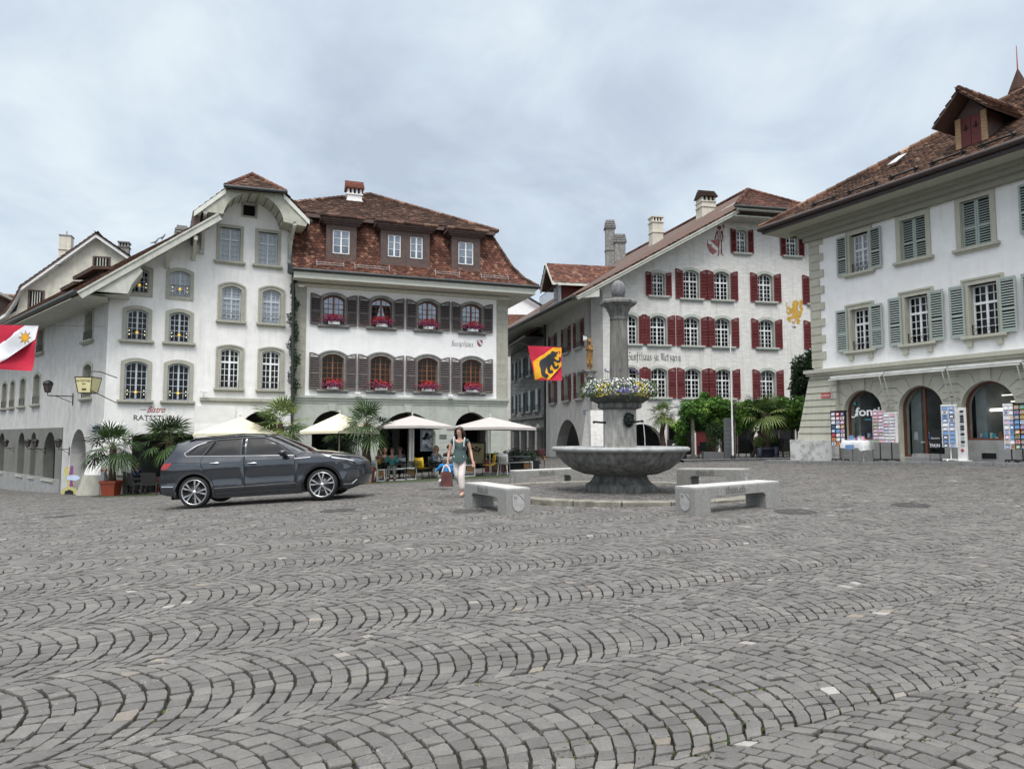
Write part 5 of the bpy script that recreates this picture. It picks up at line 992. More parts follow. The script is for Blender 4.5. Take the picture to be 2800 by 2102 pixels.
kl = [Vector((11.95,30.35,0)), Vector((10.9,31.25,0)), Vector((9.4,31.95,0)), Vector((7.8,32.4,0))]
for a, c in zip(kl[:-1], kl[1:]):
    L = (c-a).length; k = int(L/.75)+1; d = (c-a)/k
    for i in range(k): q = a+d*i; z = float(gz(q.x, q.y)); b.box(.004, L/k-.004, 0, .16, -.06, .118, M=Matrix.Translation((q.x, q.y, z)) @ Matrix.Rotation(math.atan2(d.y, d.x), 4, 'Z') @ Matrix.Scale(-1, 4, (0,1,0)), ch=.012)
tag(b.build('kerb', M_kerb), kind='structure')
b = MB(); pts = [(11.95,30.3),(10.9,31.2),(9.4,31.9),(7.8,32.35),(7.8,41),(22,44),(22,32),(13.5,30)]
b.add([(x, y, float(gz(min(x,13), min(y,34)))+.112) for x, y in pts], [tuple(range(8))]); tag(b.build('pavement', M_asph), kind='structure')
# fountain platform: kerb ring and its own paving
def fring():
    b = MB(); n = 22; M_r = mat('ring_stone', (.27,.255,.21), .85, .3, 4, .5, 30, dirt=((.17,.16,.12), .7, 2.5))
    for i in range(n):
        a0, a1 = 2*PI*(i+.012+random.uniform(-.06,.06)*0)/n, 2*PI*(i+.988)/n; pr = []
        zc = float(gz(FC.x+3.6*math.cos(a0), FC.y+3.6*math.sin(a0))); V = []
        for a in np.linspace(a0, a1, 4):
            for r_, z_ in ((3.20,-.05),(3.20,.10),(3.22,.115),(3.58,.115),(3.60,.10),(3.60,-.05)):
                x, y = FC.x+r_*math.cos(a), FC.y+r_*math.sin(a); V.append((x, y, (FC.z if z_ > 0 else min(FC.z, float(gz(x, y))-.1))+z_-.02))
        b.add(V, [(k*6+j, k*6+(j+1) % 6, (k+1)*6+(j+1) % 6, (k+1)*6+j) for k in range(3) for j in range(6)]+[tuple(range(6)), tuple(range(23, 17, -1))])
    tag(b.build('fountain_kerb_ring', M_r), 'low ring of worn sandstone kerb blocks round the fountain', 'kerb ring')
    P, ro = [], []
    for k, r_ in enumerate(np.arange(.95, 3.18, .115)):
        m = max(8, int(2*PI*r_/.12)); a = np.arange(m)/m*2*PI+RNG.uniform(0, 1); P += [(r_, x, 2*PI/m) for x in a]
    P = np.array(P); n = len(P); r_, a, da = P.T; T = np.zeros((n, 8, 3)); zz = FC.z+.065+RNG.normal(0, .003, n)
    for i, (fr, fa) in enumerate(((-.5,-.5),(.5,-.5),(.5,.5),(-.5,.5))):
        for j, (sh, dz) in enumerate(((.93,-.03),(.84,0))):
            rr = r_+fr*.115*sh; aa = a+fa*da*sh; T[:, i+4*j] = np.stack([FC.x+rr*np.cos(aa), FC.y+rr*np.sin(aa), zz+dz], 1)
    tag(mass('fountain_paving', T, [(4,5,6,7)]+[(i, (i+1) % 4, 4+(i+1) % 4, 4+i) for i in range(4)], RNG.random(n)*.9, ST), kind='structure')
    b = MB(); b.add([(FC.x+3.3*math.cos(t), FC.y+3.3*math.sin(t), FC.z+.045) for t in np.linspace(0, 2*PI, 49)[:-1]], [tuple(range(48))]); tag(b.build('fountain_platform', M_joint), kind='structure')
fring()
M_mh = mat('cast_iron', (.075,.07,.068), .6, .3, 30, .6, 80, metal=.3)
for px, py, r_, lab in ((164,1412,.36,'round manhole cover farthest left in the cobbles'),(924,1396,.36,'round manhole cover in front of the grey car'),(1200,1337,.42,'round manhole cover behind the walking woman'),(1282,1398,.34,'round manhole cover before the left stone bench'),
      (2175,1399,.38,'reddish round manhole cover right of the stone benches'),(2492,1381,.36,'round manhole cover farthest right in the cobbles'),(1544,1348,.2,'small round drain lid left of the fountain foot'),(1838,1352,.22,'small round drain lid right of the fountain foot')):
    p = gxy(px, py); n_ = 28; inr = (p.xy-FC.xy).length < RING; zz = FC.z+.072 if inr else None
    V = [(p.x+r_*math.cos(t), p.y+r_*math.sin(t), (zz if inr else float(gz(p.x+r_*math.cos(t), p.y+r_*math.sin(t)))+.006)) for t in np.linspace(0, 2*PI, n_+1)[:-1]]
    b = MB(); b.add(V+[(v[0], v[1], v[2]-.05) for v in V], [tuple(range(n_))]+[(i, (i+1) % n_, (i+1) % n_+n_, i+n_) for i in range(n_)])
    V2 = [(p.x+(v[0]-p.x)*.8, p.y+(v[1]-p.y)*.8, v[2]+.003) for v in V]; V3 = [(p.x+(v[0]-p.x)*.74, p.y+(v[1]-p.y)*.74, v[2]+.003) for v in V]
    b.add(V2+V3, [(i, (i+1) % n_, (i+1) % n_+n_, i+n_) for i in range(n_)]); tag(b.build('manhole_cover', M_mh), lab, 'manhole cover', 'manhole covers')
# ================================================================ FOUNTAIN
M_fst = mat('fountain_stone', (.235,.235,.225), .8, .35, 7, .6, 35, dirt=((.055,.058,.055), .95, 3.2), stretch=(1,1,.25)); M_fls = mat('column_stone', (.24,.235,.215), .85, .3, 4, .5, 40, dirt=((.09,.09,.085), .85, 3.0), stretch=(1,1,.3))
M_rim = mat('rim_stone', (.36,.37,.37), .55, .2, 6, .4, 40, dirt=((.18,.19,.19), .6, 3)); M_brz = mat('dark_bronze', (.022,.035,.032), .45, .3, 8, metal=.6)
Fo = empty('fountain', (FC.x, FC.y, FC.z), 'large grey stone fountain with round basin, flower crown and column', 'fountain')
b = MB(); a8 = PI/8
b.lathe([(0.0,0),(.92,0),(.92,.20),(.88,.24),(.80,.28),(.74,.36),(.70,.44),(.70,.47),(.0,.47)], 8, smooth=False, M=Matrix.Rotation(a8, 4, 'Z')); b.build('foot', M_fst, Fo)
b = MB(); b.lathe([(.0,.46),(.62,.46),(.95,.50),(1.25,.62),(1.48,.80),(1.62,.97),(1.66,1.07),(1.70,1.08)], 72); b.build('basin', M_fst, Fo)
b = MB(); b.lathe([(1.66,1.06),(1.74,1.08),(1.765,1.12),(1.75,1.16),(1.70,1.185),(1.58,1.18),(1.54,1.14),(1.50,.95)], 72); b.build('basin_rim', M_rim, Fo)
b = MB(); b.lathe([(0,1.08),(1.53,1.08)], 48); b.build('water', mat('fountain_water', (.02,.03,.03), .03, .2, 3, .3, 8), Fo)
b = MB(); b.lathe([(0,.9),(.46,.9),(.46,1.1),(.435,1.2),(.435,2.13)], 8, smooth=False, M=Matrix.Rotation(a8, 4, 'Z')); b.build('pedestal', mat('pedestal_stone', (.52,.51,.475), .85, .3, 5, .5, 30, dirt=((.20,.195,.175), .85, 3.5), stretch=(1,1,.35)), Fo)
b = MB(); b.lathe([(.43,2.13),(.55,2.16),(.58,2.20),(.58,2.30),(0,2.31)], 8, smooth=False, M=Matrix.Rotation(a8, 4, 'Z')); b.build('ledge', M_fst, Fo)
b = MB(); b.lathe([(.60,2.30),(.74,2.38),(.78,2.47),(.72,2.47),(.3,2.45)], 32); b.build('planter_ring', mat('dark_planter', (.06,.06,.055), .7), Fo)
b = MB(); n_ = 40; prof = [(2.3,.262),(3.2,.245),(4.0,.230),(4.48,.218)]; V = []
for z_, r_ in prof:
    for i in range(n_*2): a = PI*i/n_; V.append(((r_-(.020 if i % 4 in (1,2) else 0))*math.cos(a), (r_-(.020 if i % 4 in (1,2) else 0))*math.sin(a), z_))
b.add(V, [(k*80+i, k*80+(i+1) % 80, (k+1)*80+(i+1) % 80, (k+1)*80+i) for k in range(3) for i in range(80)]); b.build('column_shaft', M_fls, Fo)
b = MB(); b.lathe([(.225,4.46),(.24,4.49),(.225,4.52),(.225,4.58)], 24); b.lathe([(.24,4.56),(.27,4.66),(.35,4.80),(.47,4.87),(.49,4.88),(.49,4.94),(.42,4.98),(.27,5.0),(.27,5.04),(0,5.04)], 8, smooth=False, M=Matrix.Rotation(a8, 4, 'Z')); b.build('capital', M_fst, Fo)
b = MB(); b.lathe([(.10,5.03),(.16,5.09),(.19,5.2),(.192,5.28),(.17,5.39),(.11,5.48),(.04,5.515),(0,5.52)], 28); b.build('stone_egg', mat('egg_stone', (.19,.19,.20), .7, .25, 14, .5, 50), Fo)
def mask(ang, big, L):
    T_ = Matrix.Rotation(ang, 4, 'Z'); m = MB()
    if big:
        m.ball((0,-.46,1.86), .15, 14, sc=(.85,.45,1.1), M=T_); m.ball((0,-.52,1.84), .06, 10, M=T_); m.ball((0,-.51,1.77), .055, 10, sc=(1.3,1,.7), M=T_)
        for s in (-1,1): m.ball((s*.06,-.51,1.91), .03, 8, M=T_); m.ball((s*.10,-.48,1.97), .035, 8, M=T_)
        for a in np.linspace(0, 2*PI, 15)[:-1]: m.ball((.13*math.cos(a), -.45, 1.86+.16*math.sin(a)), .035, 6, M=T_)
    m.tube([(0,-.4,1.80),(0,-.55,1.80),(0,-.45-L,1.815)], [.03,.026,.022], 10, M=T_); m.tube([(0,-.45-L+.02,1.815),(0,-.45-L-.03,1.80)], [.034,.03], 10, M=T_)
    return m
mask(math.radians(22), True, .62).build('lion_mask_spout', M_brz, Fo)
mask(math.radians(-67), False, .30).build('spout', M_brz, Fo)
T_ = Matrix.Rotation(math.radians(22), 4, 'Z'); b = MB(); b.tube([(0,-1.09,1.80),(0,-1.13,1.7),(0,-1.17,1.45),(0,-1.19,1.08)], [.010,.012,.013,.016], 6, M=T_); b.build('water_jet', mat('water_jet', (.8,.85,.88), .1, trans=.7), Fo)
def flowers():
    lf = ramp_mat('flower_leaf', [(0,(.020,.045,.012)),(.6,(.05,.10,.03)),(1,(.13,.19,.07))], .7, nscale=8); n = 6500
    a = RNG.uniform(0, 2*PI, n); r_ = RNG.normal(.80, .12, n); droop = np.clip(RNG.normal(0, .11, n), -.3, .2); z = 2.66+droop-.35*np.clip(r_-.86, 0, 1)
    r_ = np.clip(r_, .35, 1.02)
    c = np.stack([r_*np.cos(a), r_*np.sin(a), z], 1); D = RNG.normal(0, 1, (n, 3)); D /= np.linalg.norm(D, axis=1, keepdims=True); U = np.cross(D, RNG.normal(0, 1, (n, 3))); U /= np.linalg.norm(U, axis=1, keepdims=True)
    s = RNG.uniform(.014, .034, n)[:, None]; T = np.stack([c-D*s, c+U*s*.45, c+D*s, c-U*s*.45], 1); mass('flower_foliage', T, [(0,1,2,3)], RNG.random(n), lf, Fo)
    def fl(name, m, centers, n, sz, spread, zr_=(-.14,.16)):
        P = []
        for _ in range(n):
            if centers is None: an = RNG.uniform(0, 2*PI)
            else: an = centers[RNG.integers(len(centers))]+RNG.normal(0, spread)
            zz = RNG.uniform(*zr_); rr = .90+RNG.uniform(-.06,.08)-max(0, zz)*.9-max(0,-zz-.05)*.5; P.append((rr*math.cos(an), rr*math.sin(an), 2.68+zz, an))
        b = MB()
        for x, y, z, an in P:
            N_ = Vector((math.cos(an)+random.uniform(-.5,.5), math.sin(an)+random.uniform(-.5,.5), random.uniform(-.1,.9))).normalized(); q = N_.to_track_quat('Z', 'Y').to_matrix().to_4x4(); ss = sz*random.uniform(.7,1.25)
            k = 6; V = [(0,0,-.2)]+[(math.cos(2*PI*i/k)*(1 if i % 2 else .72), math.sin(2*PI*i/k)*(1 if i % 2 else .72), .1) for i in range(k)]
            b.add(V, [(0, 1+i, 1+(i+1) % k) for i in range(k)], M=Matrix.Translation((x,y,z)) @ q @ Matrix.Scale(ss, 4))
        b.build(name, m, Fo)
    fr = -PI/2
    fl('white_flowers', mat('white_petal', (.78,.78,.76), .6), None, 950, .024, 0, (-.16,.22)); fl('yellow_flowers', mat('yellow_petal', (.80,.62,.03), .6), [fr-.62, fr+.55, fr+PI-.5, fr+PI+.7], 260, .021, .13, (-.24,.12))
    fl('blue_flowers', mat('violet_petal', (.20,.17,.46), .6), [fr-.1, fr+.1, fr+.15, fr-1.2, fr+2.5], 60, .038, .12, (-.16,.0)); fl('lilac_flowers', mat('lilac_petal', (.38,.33,.55), .7), None, 110, .024, 0, (-.2,.2))
    b = MB(); d = MB()
    for an, rr, h in ((fr-.65,.7,.62),(fr-.55,.72,.56),(fr-.45,.66,.66),(fr-.1,.62,.62),(fr+.35,.68,.60),(fr+.48,.70,.57),(fr+.42,.6,.66),(fr+2,.6,.6)):
        x, y = rr*math.cos(an), rr*math.sin(an); b.tube([(x,y,2.6),(x*1.03,y*1.03,2.5+h)], .004, 4)
        for _ in range(16): d.ball((x*1.03+RNG.normal(0,.022), y*1.03+RNG.normal(0,.022), 2.5+h+RNG.normal(0,.016)), .011, 5)
    b.build('flower_stems', lf, Fo); d.build('purple_heads', mat('purple_head', (.16,.10,.24), .8), Fo)
flowers()
# ================================================================ STONE BENCHES
M_bn = mat('granular_concrete', (.31,.31,.295), .85, .22, 55, .5, 90, detail=3, ramp=(.36,.64), dirt=((.19,.19,.18), .6, 1.8)); M_bt = mat('bench_top', (.43,.43,.415), .8, .08, 6, .2, 60, dirt=((.48,.48,.46), .6, 1.5))
M_bsh = mat('relief_stone', (.42,.42,.41), .8, .15, 8)
def bench(pn, pf, lab, wd=.52, H=.50, shields=(0, 1)):
    """pn: pixel of the nearer/left end foot centre, pf: of the other"""
    a, c = gxy(*pn), gxy(*pf); d = (c-a); L = d.xy.length; ang = math.atan2(d.y, d.x); tilt = math.atan2(d.z, L); M = Matrix.Translation(a) @ Matrix.Rotation(ang, 4, 'Z') @ Matrix.Rotation(-tilt, 4, 'Y')
    t = empty('stone_bench', M, lab, 'bench', 'concrete benches round the fountain'); b = MB()
    lg = .40; zt = .30; pr = [(0,-.03),(lg-.03,-.03),(lg,.0),(lg,zt-.06),(lg+.06,zt),(L-lg-.06,zt),(L-lg,zt-.06),(L-lg,0),(L-lg+.03,-.03),(L,-.03),(L,H-.03),(0,H-.03)]
    b.prism(pr, -wd/2, wd/2); b.build('body', M_bn, t, bevel=.008)
    MB().box(.006, L-.006, -wd/2+.006, wd/2-.006, H-.03, H, ch=.006).build('seat', M_bt, t)
    for e in shields:
        T_ = (Matrix.Rotation(-PI/2, 4, 'Z') if e == 0 else Matrix.Translation((L,0,0)) @ Matrix.Rotation(PI/2, 4, 'Z')); s = MB(); w = .125
        o = [(-w,.40),(w,.40)]+[(w*math.cos(q), .20+w*1.1*math.sin(q)) for q in np.linspace(0, -PI, 12)]
        s.prism(o, -.004, .0, 0, T_); s.plate([[(p[0]*1.12, (p[1]-.25)*1.08+.25) for p in o], o], .010, 1, T_, y0=-.010)
        s.add([(-.03,-.006,.395),(-.01,-.006,.395),(w,-.006,.27),(w,-.006,.245)], [(0,1,2,3)], 2, T_)
        for k in range(5): s.ball((-.07+.024*math.cos(k*1.25), -.004, .32+.024*math.sin(k*1.25)), .010, 6, 2, T_)
        s.build('shield_relief', [M_bsh, M_bn, mat('relief_dark', (.12,.12,.12), .9)], t)  # dark tone for the shield's diagonal line and dots
    for s_ in (-1, 1):
        T_ = Matrix.Translation((L/2-.35 if s_ < 0 else L/2+.35, s_*(wd/2+.002), .345)) @ (Matrix.Identity(4) if s_ < 0 else Matrix.Rotation(PI, 4, 'Z')); b = MB().text('thun.ch', .18, .006, bold=.007); b.build('lettering', mat('etched_letters', (.15,.15,.145), .9), t, T_)
    return t
bench((1418,1406), (1300,1381), 'concrete bench at the front left, nearest the walking woman', shields=(0,))
bench((1874,1404), (2104,1381), 'long concrete bench at the front right of the fountain', shields=(0,))
bench((1402,1331), (1584,1322), 'concrete bench behind left of the fountain, text facing front', shields=(0,))
bench((1864,1330), (2042,1334), 'concrete bench behind right, partly hidden by the front one', shields=(1,))
# ================================================================ CAR
def car():
    A_, B_ = at_depth(540, 1387, 17.9), at_depth(881, 1366, 18.0); mid = (A_+B_)/2; d = B_-A_
    ang = math.atan2(d.y, d.x); tilt = math.atan2(d.z, d.xy.length); mid = mid+Vector((-math.sin(ang), math.cos(ang), 0))*.84
    M = Matrix.Translation(mid) @ Matrix.Rotation(ang, 4, 'Z') @ Matrix.Rotation(-tilt, 4, 'Y')
    C = empty('parked_car', M, 'dark grey metallic estate SUV standing in the left of the square', 'car')
    paint = mat('grey_car_paint', (.055,.062,.074), .17, .03, 40, metal=.75, coat=1.0, spec=.6); plast = mat('black_cladding', (.018,.019,.021), .6); cg = mat('tinted_glass', (.012,.013,.015), .03, .2, 3, spec=.5)
    chrome = mat('chrome', (.75,.76,.78), .15, .03, metal=1.0); red = mat('tail_lamp', (.30,.008,.012), .15, .1, coat=.8); hl = mat('headlamp', (.05,.055,.06), .08, .3, 20, coat=1.0); seam = mat('seam', (.006,.006,.006), .9); drl = mat('lamp_white', (.85,.88,.9), .2, emit=.3)
    def top(x):
        return float(np.interp(x, [p[0] for p in TP], [p[1] for p in TP]))
    TP = [(-2.50,.62),(-2.47,.80),(-2.42,1.02),(-2.33,1.20),(-2.06,1.61),(-1.67,1.69),(-1.11,1.725),(-.36,1.73),(.22,1.67),(.60,1.50),(1.22,1.20),(1.55,1.165),(1.95,1.10),(2.25,1.00),(2.40,.88),(2.46,.70),(2.47,.55)]
    def f(x, z):
        h = np.interp(z, [.15,.30,.44,.50,.60,.80,.93,1.03,1.10,1.20,1.45,1.72], [.86,.935,.968,.984,.955,.960,.970,.966,.938,.892,.80,.655])
        if x > 1.55: h -= (min(1, (x-1.55)/.95)**2.3)*.30
        if x < -1.85: h -= (min(1, (-1.85-x)/.65)**2.2)*.17
        return h
    def arc(cx, r, a0=0, a1=PI, n=18, cz=.385): return [(cx+r*math.cos(a), cz+r*math.sin(a)) for a in np.linspace(a0, a1, n)]
    wx = 1.578; ra_ = .455; a_ = math.asin((.385-.22)/ra_)
    low = [(-2.44,.36),(-2.1,.30)]+arc(-wx, ra_, PI+a_*.6, -a_, 20)+[(-1.0,.22),(1.0,.22)]+arc(wx, ra_, PI+a_, -a_*.6, 20)+[(2.2,.25),(2.42,.32)]
    out = low+[(2.47,.55),(2.46,.70),(2.40,.88),(2.25,1.0),(1.95,1.10),(1.55,1.165),(1.22,1.20),(.60,1.50),(.22,1.67),(-.36,1.73),(-1.11,1.725),(-1.67,1.69),(-2.06,1.61),(-2.33,1.20),(-2.42,1.02),(-2.47,.80),(-2.50,.62)]
    G = {'window':[[(-1.76,1.30),(-1.38,1.29),(-1.14,1.64),(-1.30,1.61),(-1.52,1.54)], [(-1.30,1.285),(-.44,1.245),(-.46,1.66),(-1.05,1.66)], [(-.30,1.24),(.86,1.175),(.52,1.42),(.12,1.63),(-.30,1.66)]]}
    door = [[(-1.25,.52),(-1.12,.36),(-.335,.36),(-.335,1.235),(-1.36,1.285),(-1.42,1.1),(-1.32,.86)], [(-.325,.36),(.90,.36),(.94,1.16),(-.325,1.235)]]
    tail = [(-2.44,.98),(-2.40,1.12),(-2.12,1.14),(-2.2,1.02),(-2.3,.97)]; head = [(1.80,1.07),(2.22,.985),(2.44,.80),(2.30,.80),(2.02,.93),(1.86,.99)]
    ftrim = [(2.44,.52),(2.44,.70),(2.20,.66),(2.16,.42),(2.30,.42)]
    polys = [out]+G['window']+door+[tail, head, ftrim]; V = []; F = []
    for p in polys: o = len(V); V += [Vector(q) for q in p]; F.append(list(range(o, o+len(p))))
    for x in np.arange(-2.4, 2.45, .11):
        for z in np.arange(.30, 1.68, .09):
            if pip(out, np.array([x]), np.array([z]))[0]: V.append(Vector((x+random.uniform(-.01,.01), z+random.uniform(-.01,.01))))
    vs, es, fs, ov, oe, of = delaunay_2d_cdt(V, [], F, 1, 1e-4)
    groups = {i: [] for i in range(len(polys))}
    for fc in fs:
        cx_, cz_ = np.array([sum(vs[v].x for v in fc)/3]), np.array([sum(vs[v].y for v in fc)/3])
        if not pip(out, cx_, cz_)[0]: continue
        groups[next((i for i in (1,2,3,6,7,8,4,5) if pip(polys[i], cx_, cz_)[0]), 0)].append(fc)
    def part(i, name, m, parent, off=0.0, sides=(-1, 1)):
        r = []
        for s in sides:
            used = sorted({v for fc in groups[i] for v in fc}); ix = {v: k for k, v in enumerate(used)}
            me = bpy.data.meshes.new(name); vv = [(vs[v].x, s*(f(vs[v].x, vs[v].y)+off), vs[v].y) for v in used]; ff = [tuple(ix[v] for v in (fc if s < 0 else fc[::-1])) for fc in groups[i]]
            me.from_pydata(vv, [], ff); me.materials.append(m); me.polygons.foreach_set('use_smooth', [True]*len(ff)); r.append(link(name, me, parent))
        return r
    # body: sides and the crosswise skin joined in one mesh
    b = MB()
    for s in (-1, 1): b.add([(v.x, s*f(v.x, v.y), v.y) for v in vs], [fc if s < 0 else fc[::-1] for fc in groups[0]], 0, smooth=True)
    prof = [(-2.44,.36),(-2.50,.50)]+TP+[(2.42,.32),(2.2,.24)]; K = 14
    den = []
    for (x0, z0), (x1, z1) in zip(prof[:-1], prof[1:]):
        k = max(1, int(math.hypot(x1-x0, z1-z0)/.12)); den += [(x0+(x1-x0)*i/k, z0+(z1-z0)*i/k) for i in range(k)]
    den.append(prof[-1]); V = []
    for i, (x, z) in enumerate(den):
        w = f(x, z); nx_ = 0
        for j in range(K+1):
            t = -1+2*j/K; cr = (1-t*t); up_ = .055*cr if z > 1.0 else .02*cr; fw = (.20*cr if x > 2.2 else (-.11*cr if x < -2.2 else 0))*(1 if z < 1.25 else .4); V.append((x+fw, t*w, z+up_*(1 if z > .9 else 0)))
    mi = []; Fq = []
    for i in range(len(den)-1):
        xm, zm = (den[i][0]+den[i+1][0])/2, (den[i][1]+den[i+1][1])/2
        for j in range(K):
            t = abs(-1+2*(j+.5)/K); m_ = 0
            if -2.32 < xm < -2.04 and zm > 1.2 and t < .86: m_ = 1
            if .24 < xm < 1.20 and zm > 1.2 and t < .90: m_ = 1
            if xm > 2.2 and .45 < zm < .86 and t < .72: m_ = 2
            if zm < .42: m_ = 2
            if xm < -2.2 and .96 < zm < 1.1 and t > .55: m_ = 3
            Fq.append((i*(K+1)+j, i*(K+1)+j+1, (i+1)*(K+1)+j+1, (i+1)*(K+1)+j)); mi.append(m_)
    o = len(b.v); b.v += V; b.f += [tuple(o+k for k in q) for q in Fq]; b.m += mi; b.sm += [True]*len(Fq)
    b.build('body', [paint, cg, plast, red], C)
    MB().box(-2.2, 2.2, -.80, .80, .22, .30).box(-1.0,1.0,-.86,.86,.2,.5).box(-2.2,1.2,-.72,.72,.5,1.1).build('underbody', seam, C)
    for i in (1, 2, 3): part(i, 'window', cg, C, -.004)
    for i in (4, 5):
        ds = part(i, 'door', paint, C, .0)
        hx, hz = ((-1.02, 1.075) if i == 4 else (.10, 1.02)); hx = -1.05 if i == 4 else -.12
        for d_, s in zip(ds, (-1, 1)):
            h = MB(); y = f(hx, hz); h.tube([(hx-.11, s*(y+.012), hz), (hx-.07, s*(y+.035), hz+.002), (hx+.07, s*(y+.035), hz+.002), (hx+.11, s*(y+.012), hz)], .014, 6); h.box(hx-.09, hx+.09, min(s*(y-.02), s*(y+.006)), max(s*(y-.02), s*(y+.006)), hz-.03, hz+.012, 1); h.build('handle', [chrome, seam], d_)
    part(6, 'tail_light', red, C, .006); part(7, 'headlight', hl, C, .008); part(8, 'bumper_intake', plast, C, .003)
    # seams, sill, chrome line, arches
    b = MB(); c = MB(); q = MB(); wt_ = MB()
    def strip(B_, pts, w, s, off, mi=0):
        for (x0, z0), (x1, z1) in zip(pts[:-1], pts[1:]):
            k = max(1, int(math.hypot(x1-x0, z1-z0)/.1)); dn = Vector((x1-x0, z1-z0)).normalized(); n = Vector((-dn.y, dn.x))*w/2
            for i in range(k):
                P = [(x0+(x1-x0)*t/k, z0+(z1-z0)*t/k) for t in (i, i+1)]
                B_.add([(P[0][0]-n.x, s*(f(P[0][0],P[0][1]-n.y)+off), P[0][1]-n.y), (P[1][0]-n.x, s*(f(P[1][0],P[1][1]-n.y)+off), P[1][1]-n.y), (P[1][0]+n.x, s*(f(P[1][0],P[1][1]+n.y)+off), P[1][1]+n.y), (P[0][0]+n.x, s*(f(P[0][0],P[0][1]+n.y)+off), P[0][1]+n.y)], [(0,1,2,3)], mi)
    for s in (-1, 1):
        for d_ in door: strip(b, d_+[d_[0]], .009, s, .003)
        strip(b, [(.94,1.16),(1.22,1.20),(1.95,1.09),(2.25,.99)], .008, s, .004); strip(b, [(-2.12,1.14),(-1.42,1.1)], .007, s, .004)
        strip(c, [(-1.10,.455),(.94,.475)], .014, s, .014); strip(c, [(-2.42,.56),(-2.08,.55)], .016, s, .006); strip(c, [(.92,1.075),(1.32,1.09)], .014, s, .006)
        for g in G['window'][:1]: strip(c, [(-1.78,1.285),(-1.84,1.36),(-1.56,1.54),(-1.32,1.61)], .011, s, .004)
        strip(c, [(-1.78,1.285),(.9,1.16)], .009, s, .006); strip(b, [(-1.80,1.30),(-1.5,1.545),(-1.15,1.64),(-.36,1.655),(.15,1.635),(.55,1.44),(.9,1.18)], .024, s, .002); strip(b, [(-.37,1.25),(-.38,1.64)], .075, s, .003)
        strip(q, [(-1.08,.30),(1.08,.30)], .20, s, .006); q.build('sill_cladding', mat('grey_cladding', (.035,.037,.04), .5), C); q = MB(); strip(b, [(-1.33,1.28),(-1.1,1.62)], .05, s, .003)
        for cx in (-wx, wx):
            q = MB(); strip(q, arc(cx, .483, -.25, PI+.25, 26), .062, s, .016); q.build('wheel_arch_trim', mat('grey_cladding', (.035,.037,.04), .5), C)
        strip(c, [(1.84,1.055),(2.2,.985),(2.36,.93)], .02, s, .012, 1); strip(c, [(2.10,.36),(2.30,.36),(2.42,.46)], .018, s, .016)
    b.build('panel_seams', seam, C); c.build('chrome_trim', [chrome, drl], C)
    g = MB()
    for k in range(5): g.box(2.52-.02*k, 2.60+.02*(k < 3), -.55, .55, .56+.065*k, .575+.065*k)
    g.build('grille', mat('dark_chrome', (.16,.165,.17), .25, metal=.9), C)
    for s in (-1, 1):
        r = MB(); r.tube([(-1.75,s*.70,1.655),(-1.6,s*.70,1.715),(-.4,s*.71,1.765),(.1,s*.70,1.725),(.25,s*.69,1.66)], .018, 6); r.build('roof_rail', plast, C)
        m = MB(); m.ball((.66, s*1.08, 1.235), .11, 12, sc=(.85,1.0,.72)); m.tube([(.72,s*.90,1.17),(.68,s*1.02,1.17)], .03, 6); m.ball((.672, s*1.095, 1.25), .10, 12, 1, sc=(.8,.9,.55)); m.build('wing_mirror', [plast, paint], C)
    sp = MB(); sp.add([(-2.12,-.62,1.545),(-2.12,.62,1.545),(-1.85,.66,1.66),(-1.85,-.66,1.66),(-2.12,-.62,1.515),(-2.12,.62,1.515),(-1.85,.66,1.60),(-1.85,-.66,1.60)], [(0,1,2,3),(4,7,6,5),(0,4,5,1),(1,5,6,2),(0,3,7,4)]); sp.build('spoiler', paint, C)
    # wheels
    def wheel(s):
        e = bpy.data.objects.new('wheel', None); COL.objects.link(e); e.parent = C
        t = MB(); R = Matrix.Rotation(PI/2, 4, 'X')
        t.lathe([(.30,-.11),(.355,-.125),(.378,-.10),(.385,-.05),(.385,.05),(.378,.10),(.355,.125),(.30,.11)], 48, M=R); t.build('tyre', mat('tyre_rubber', (.012,.012,.013), .8, bump=.2), e)
        r = MB(); yo = .118; r.lathe([(.305,-.1),(.312,yo-.004),(.300,yo),(.288,yo-.01),(.285,.02),(.285,-.08)], 48, M=R)
        for k in range(5):
            for dd in (-1, 1):
                a = 2*PI*k/5+PI/2; c0_, s0_ = math.cos(a), math.sin(a); tx, tz = -s0_, c0_
                pr = [(.05,.012),(.14,.030),(.20,.062),(.288,.085),(.288,.040),(.20,.022),(.14,.008),(.05,.0)]
                P = [(rr*c0_+dd*tt*tx*1.0, -(yo-.012), rr*s0_+dd*tt*tz*1.0) for rr, tt in pr]; P2 = [(p[0], -(yo-.045), p[2]) for p in P]; n = len(P)
                r.add(P+P2, [tuple(range(n))]+[(i, (i+1) % n, (i+1) % n+n, i+n) for i in range(n)], 0)
        r.lathe([(0,yo-.0),(.05,yo-.004),(.055,yo-.05)], 16, M=R); r.build('rim', mat('machined_alloy', (.62,.63,.65), .25, .05, metal=.9), e)
        k = MB(); k.lathe([(0,.05),(.29,.05)], 32, M=R); k.lathe([(0,.062),(.17,.062),(.17,.05)], 32, 1, M=R); k.build('brake_disc', [seam, mat('dark_steel', (.08,.08,.08), .4, metal=.8)], e)
        return e
    w0 = wheel(-1)
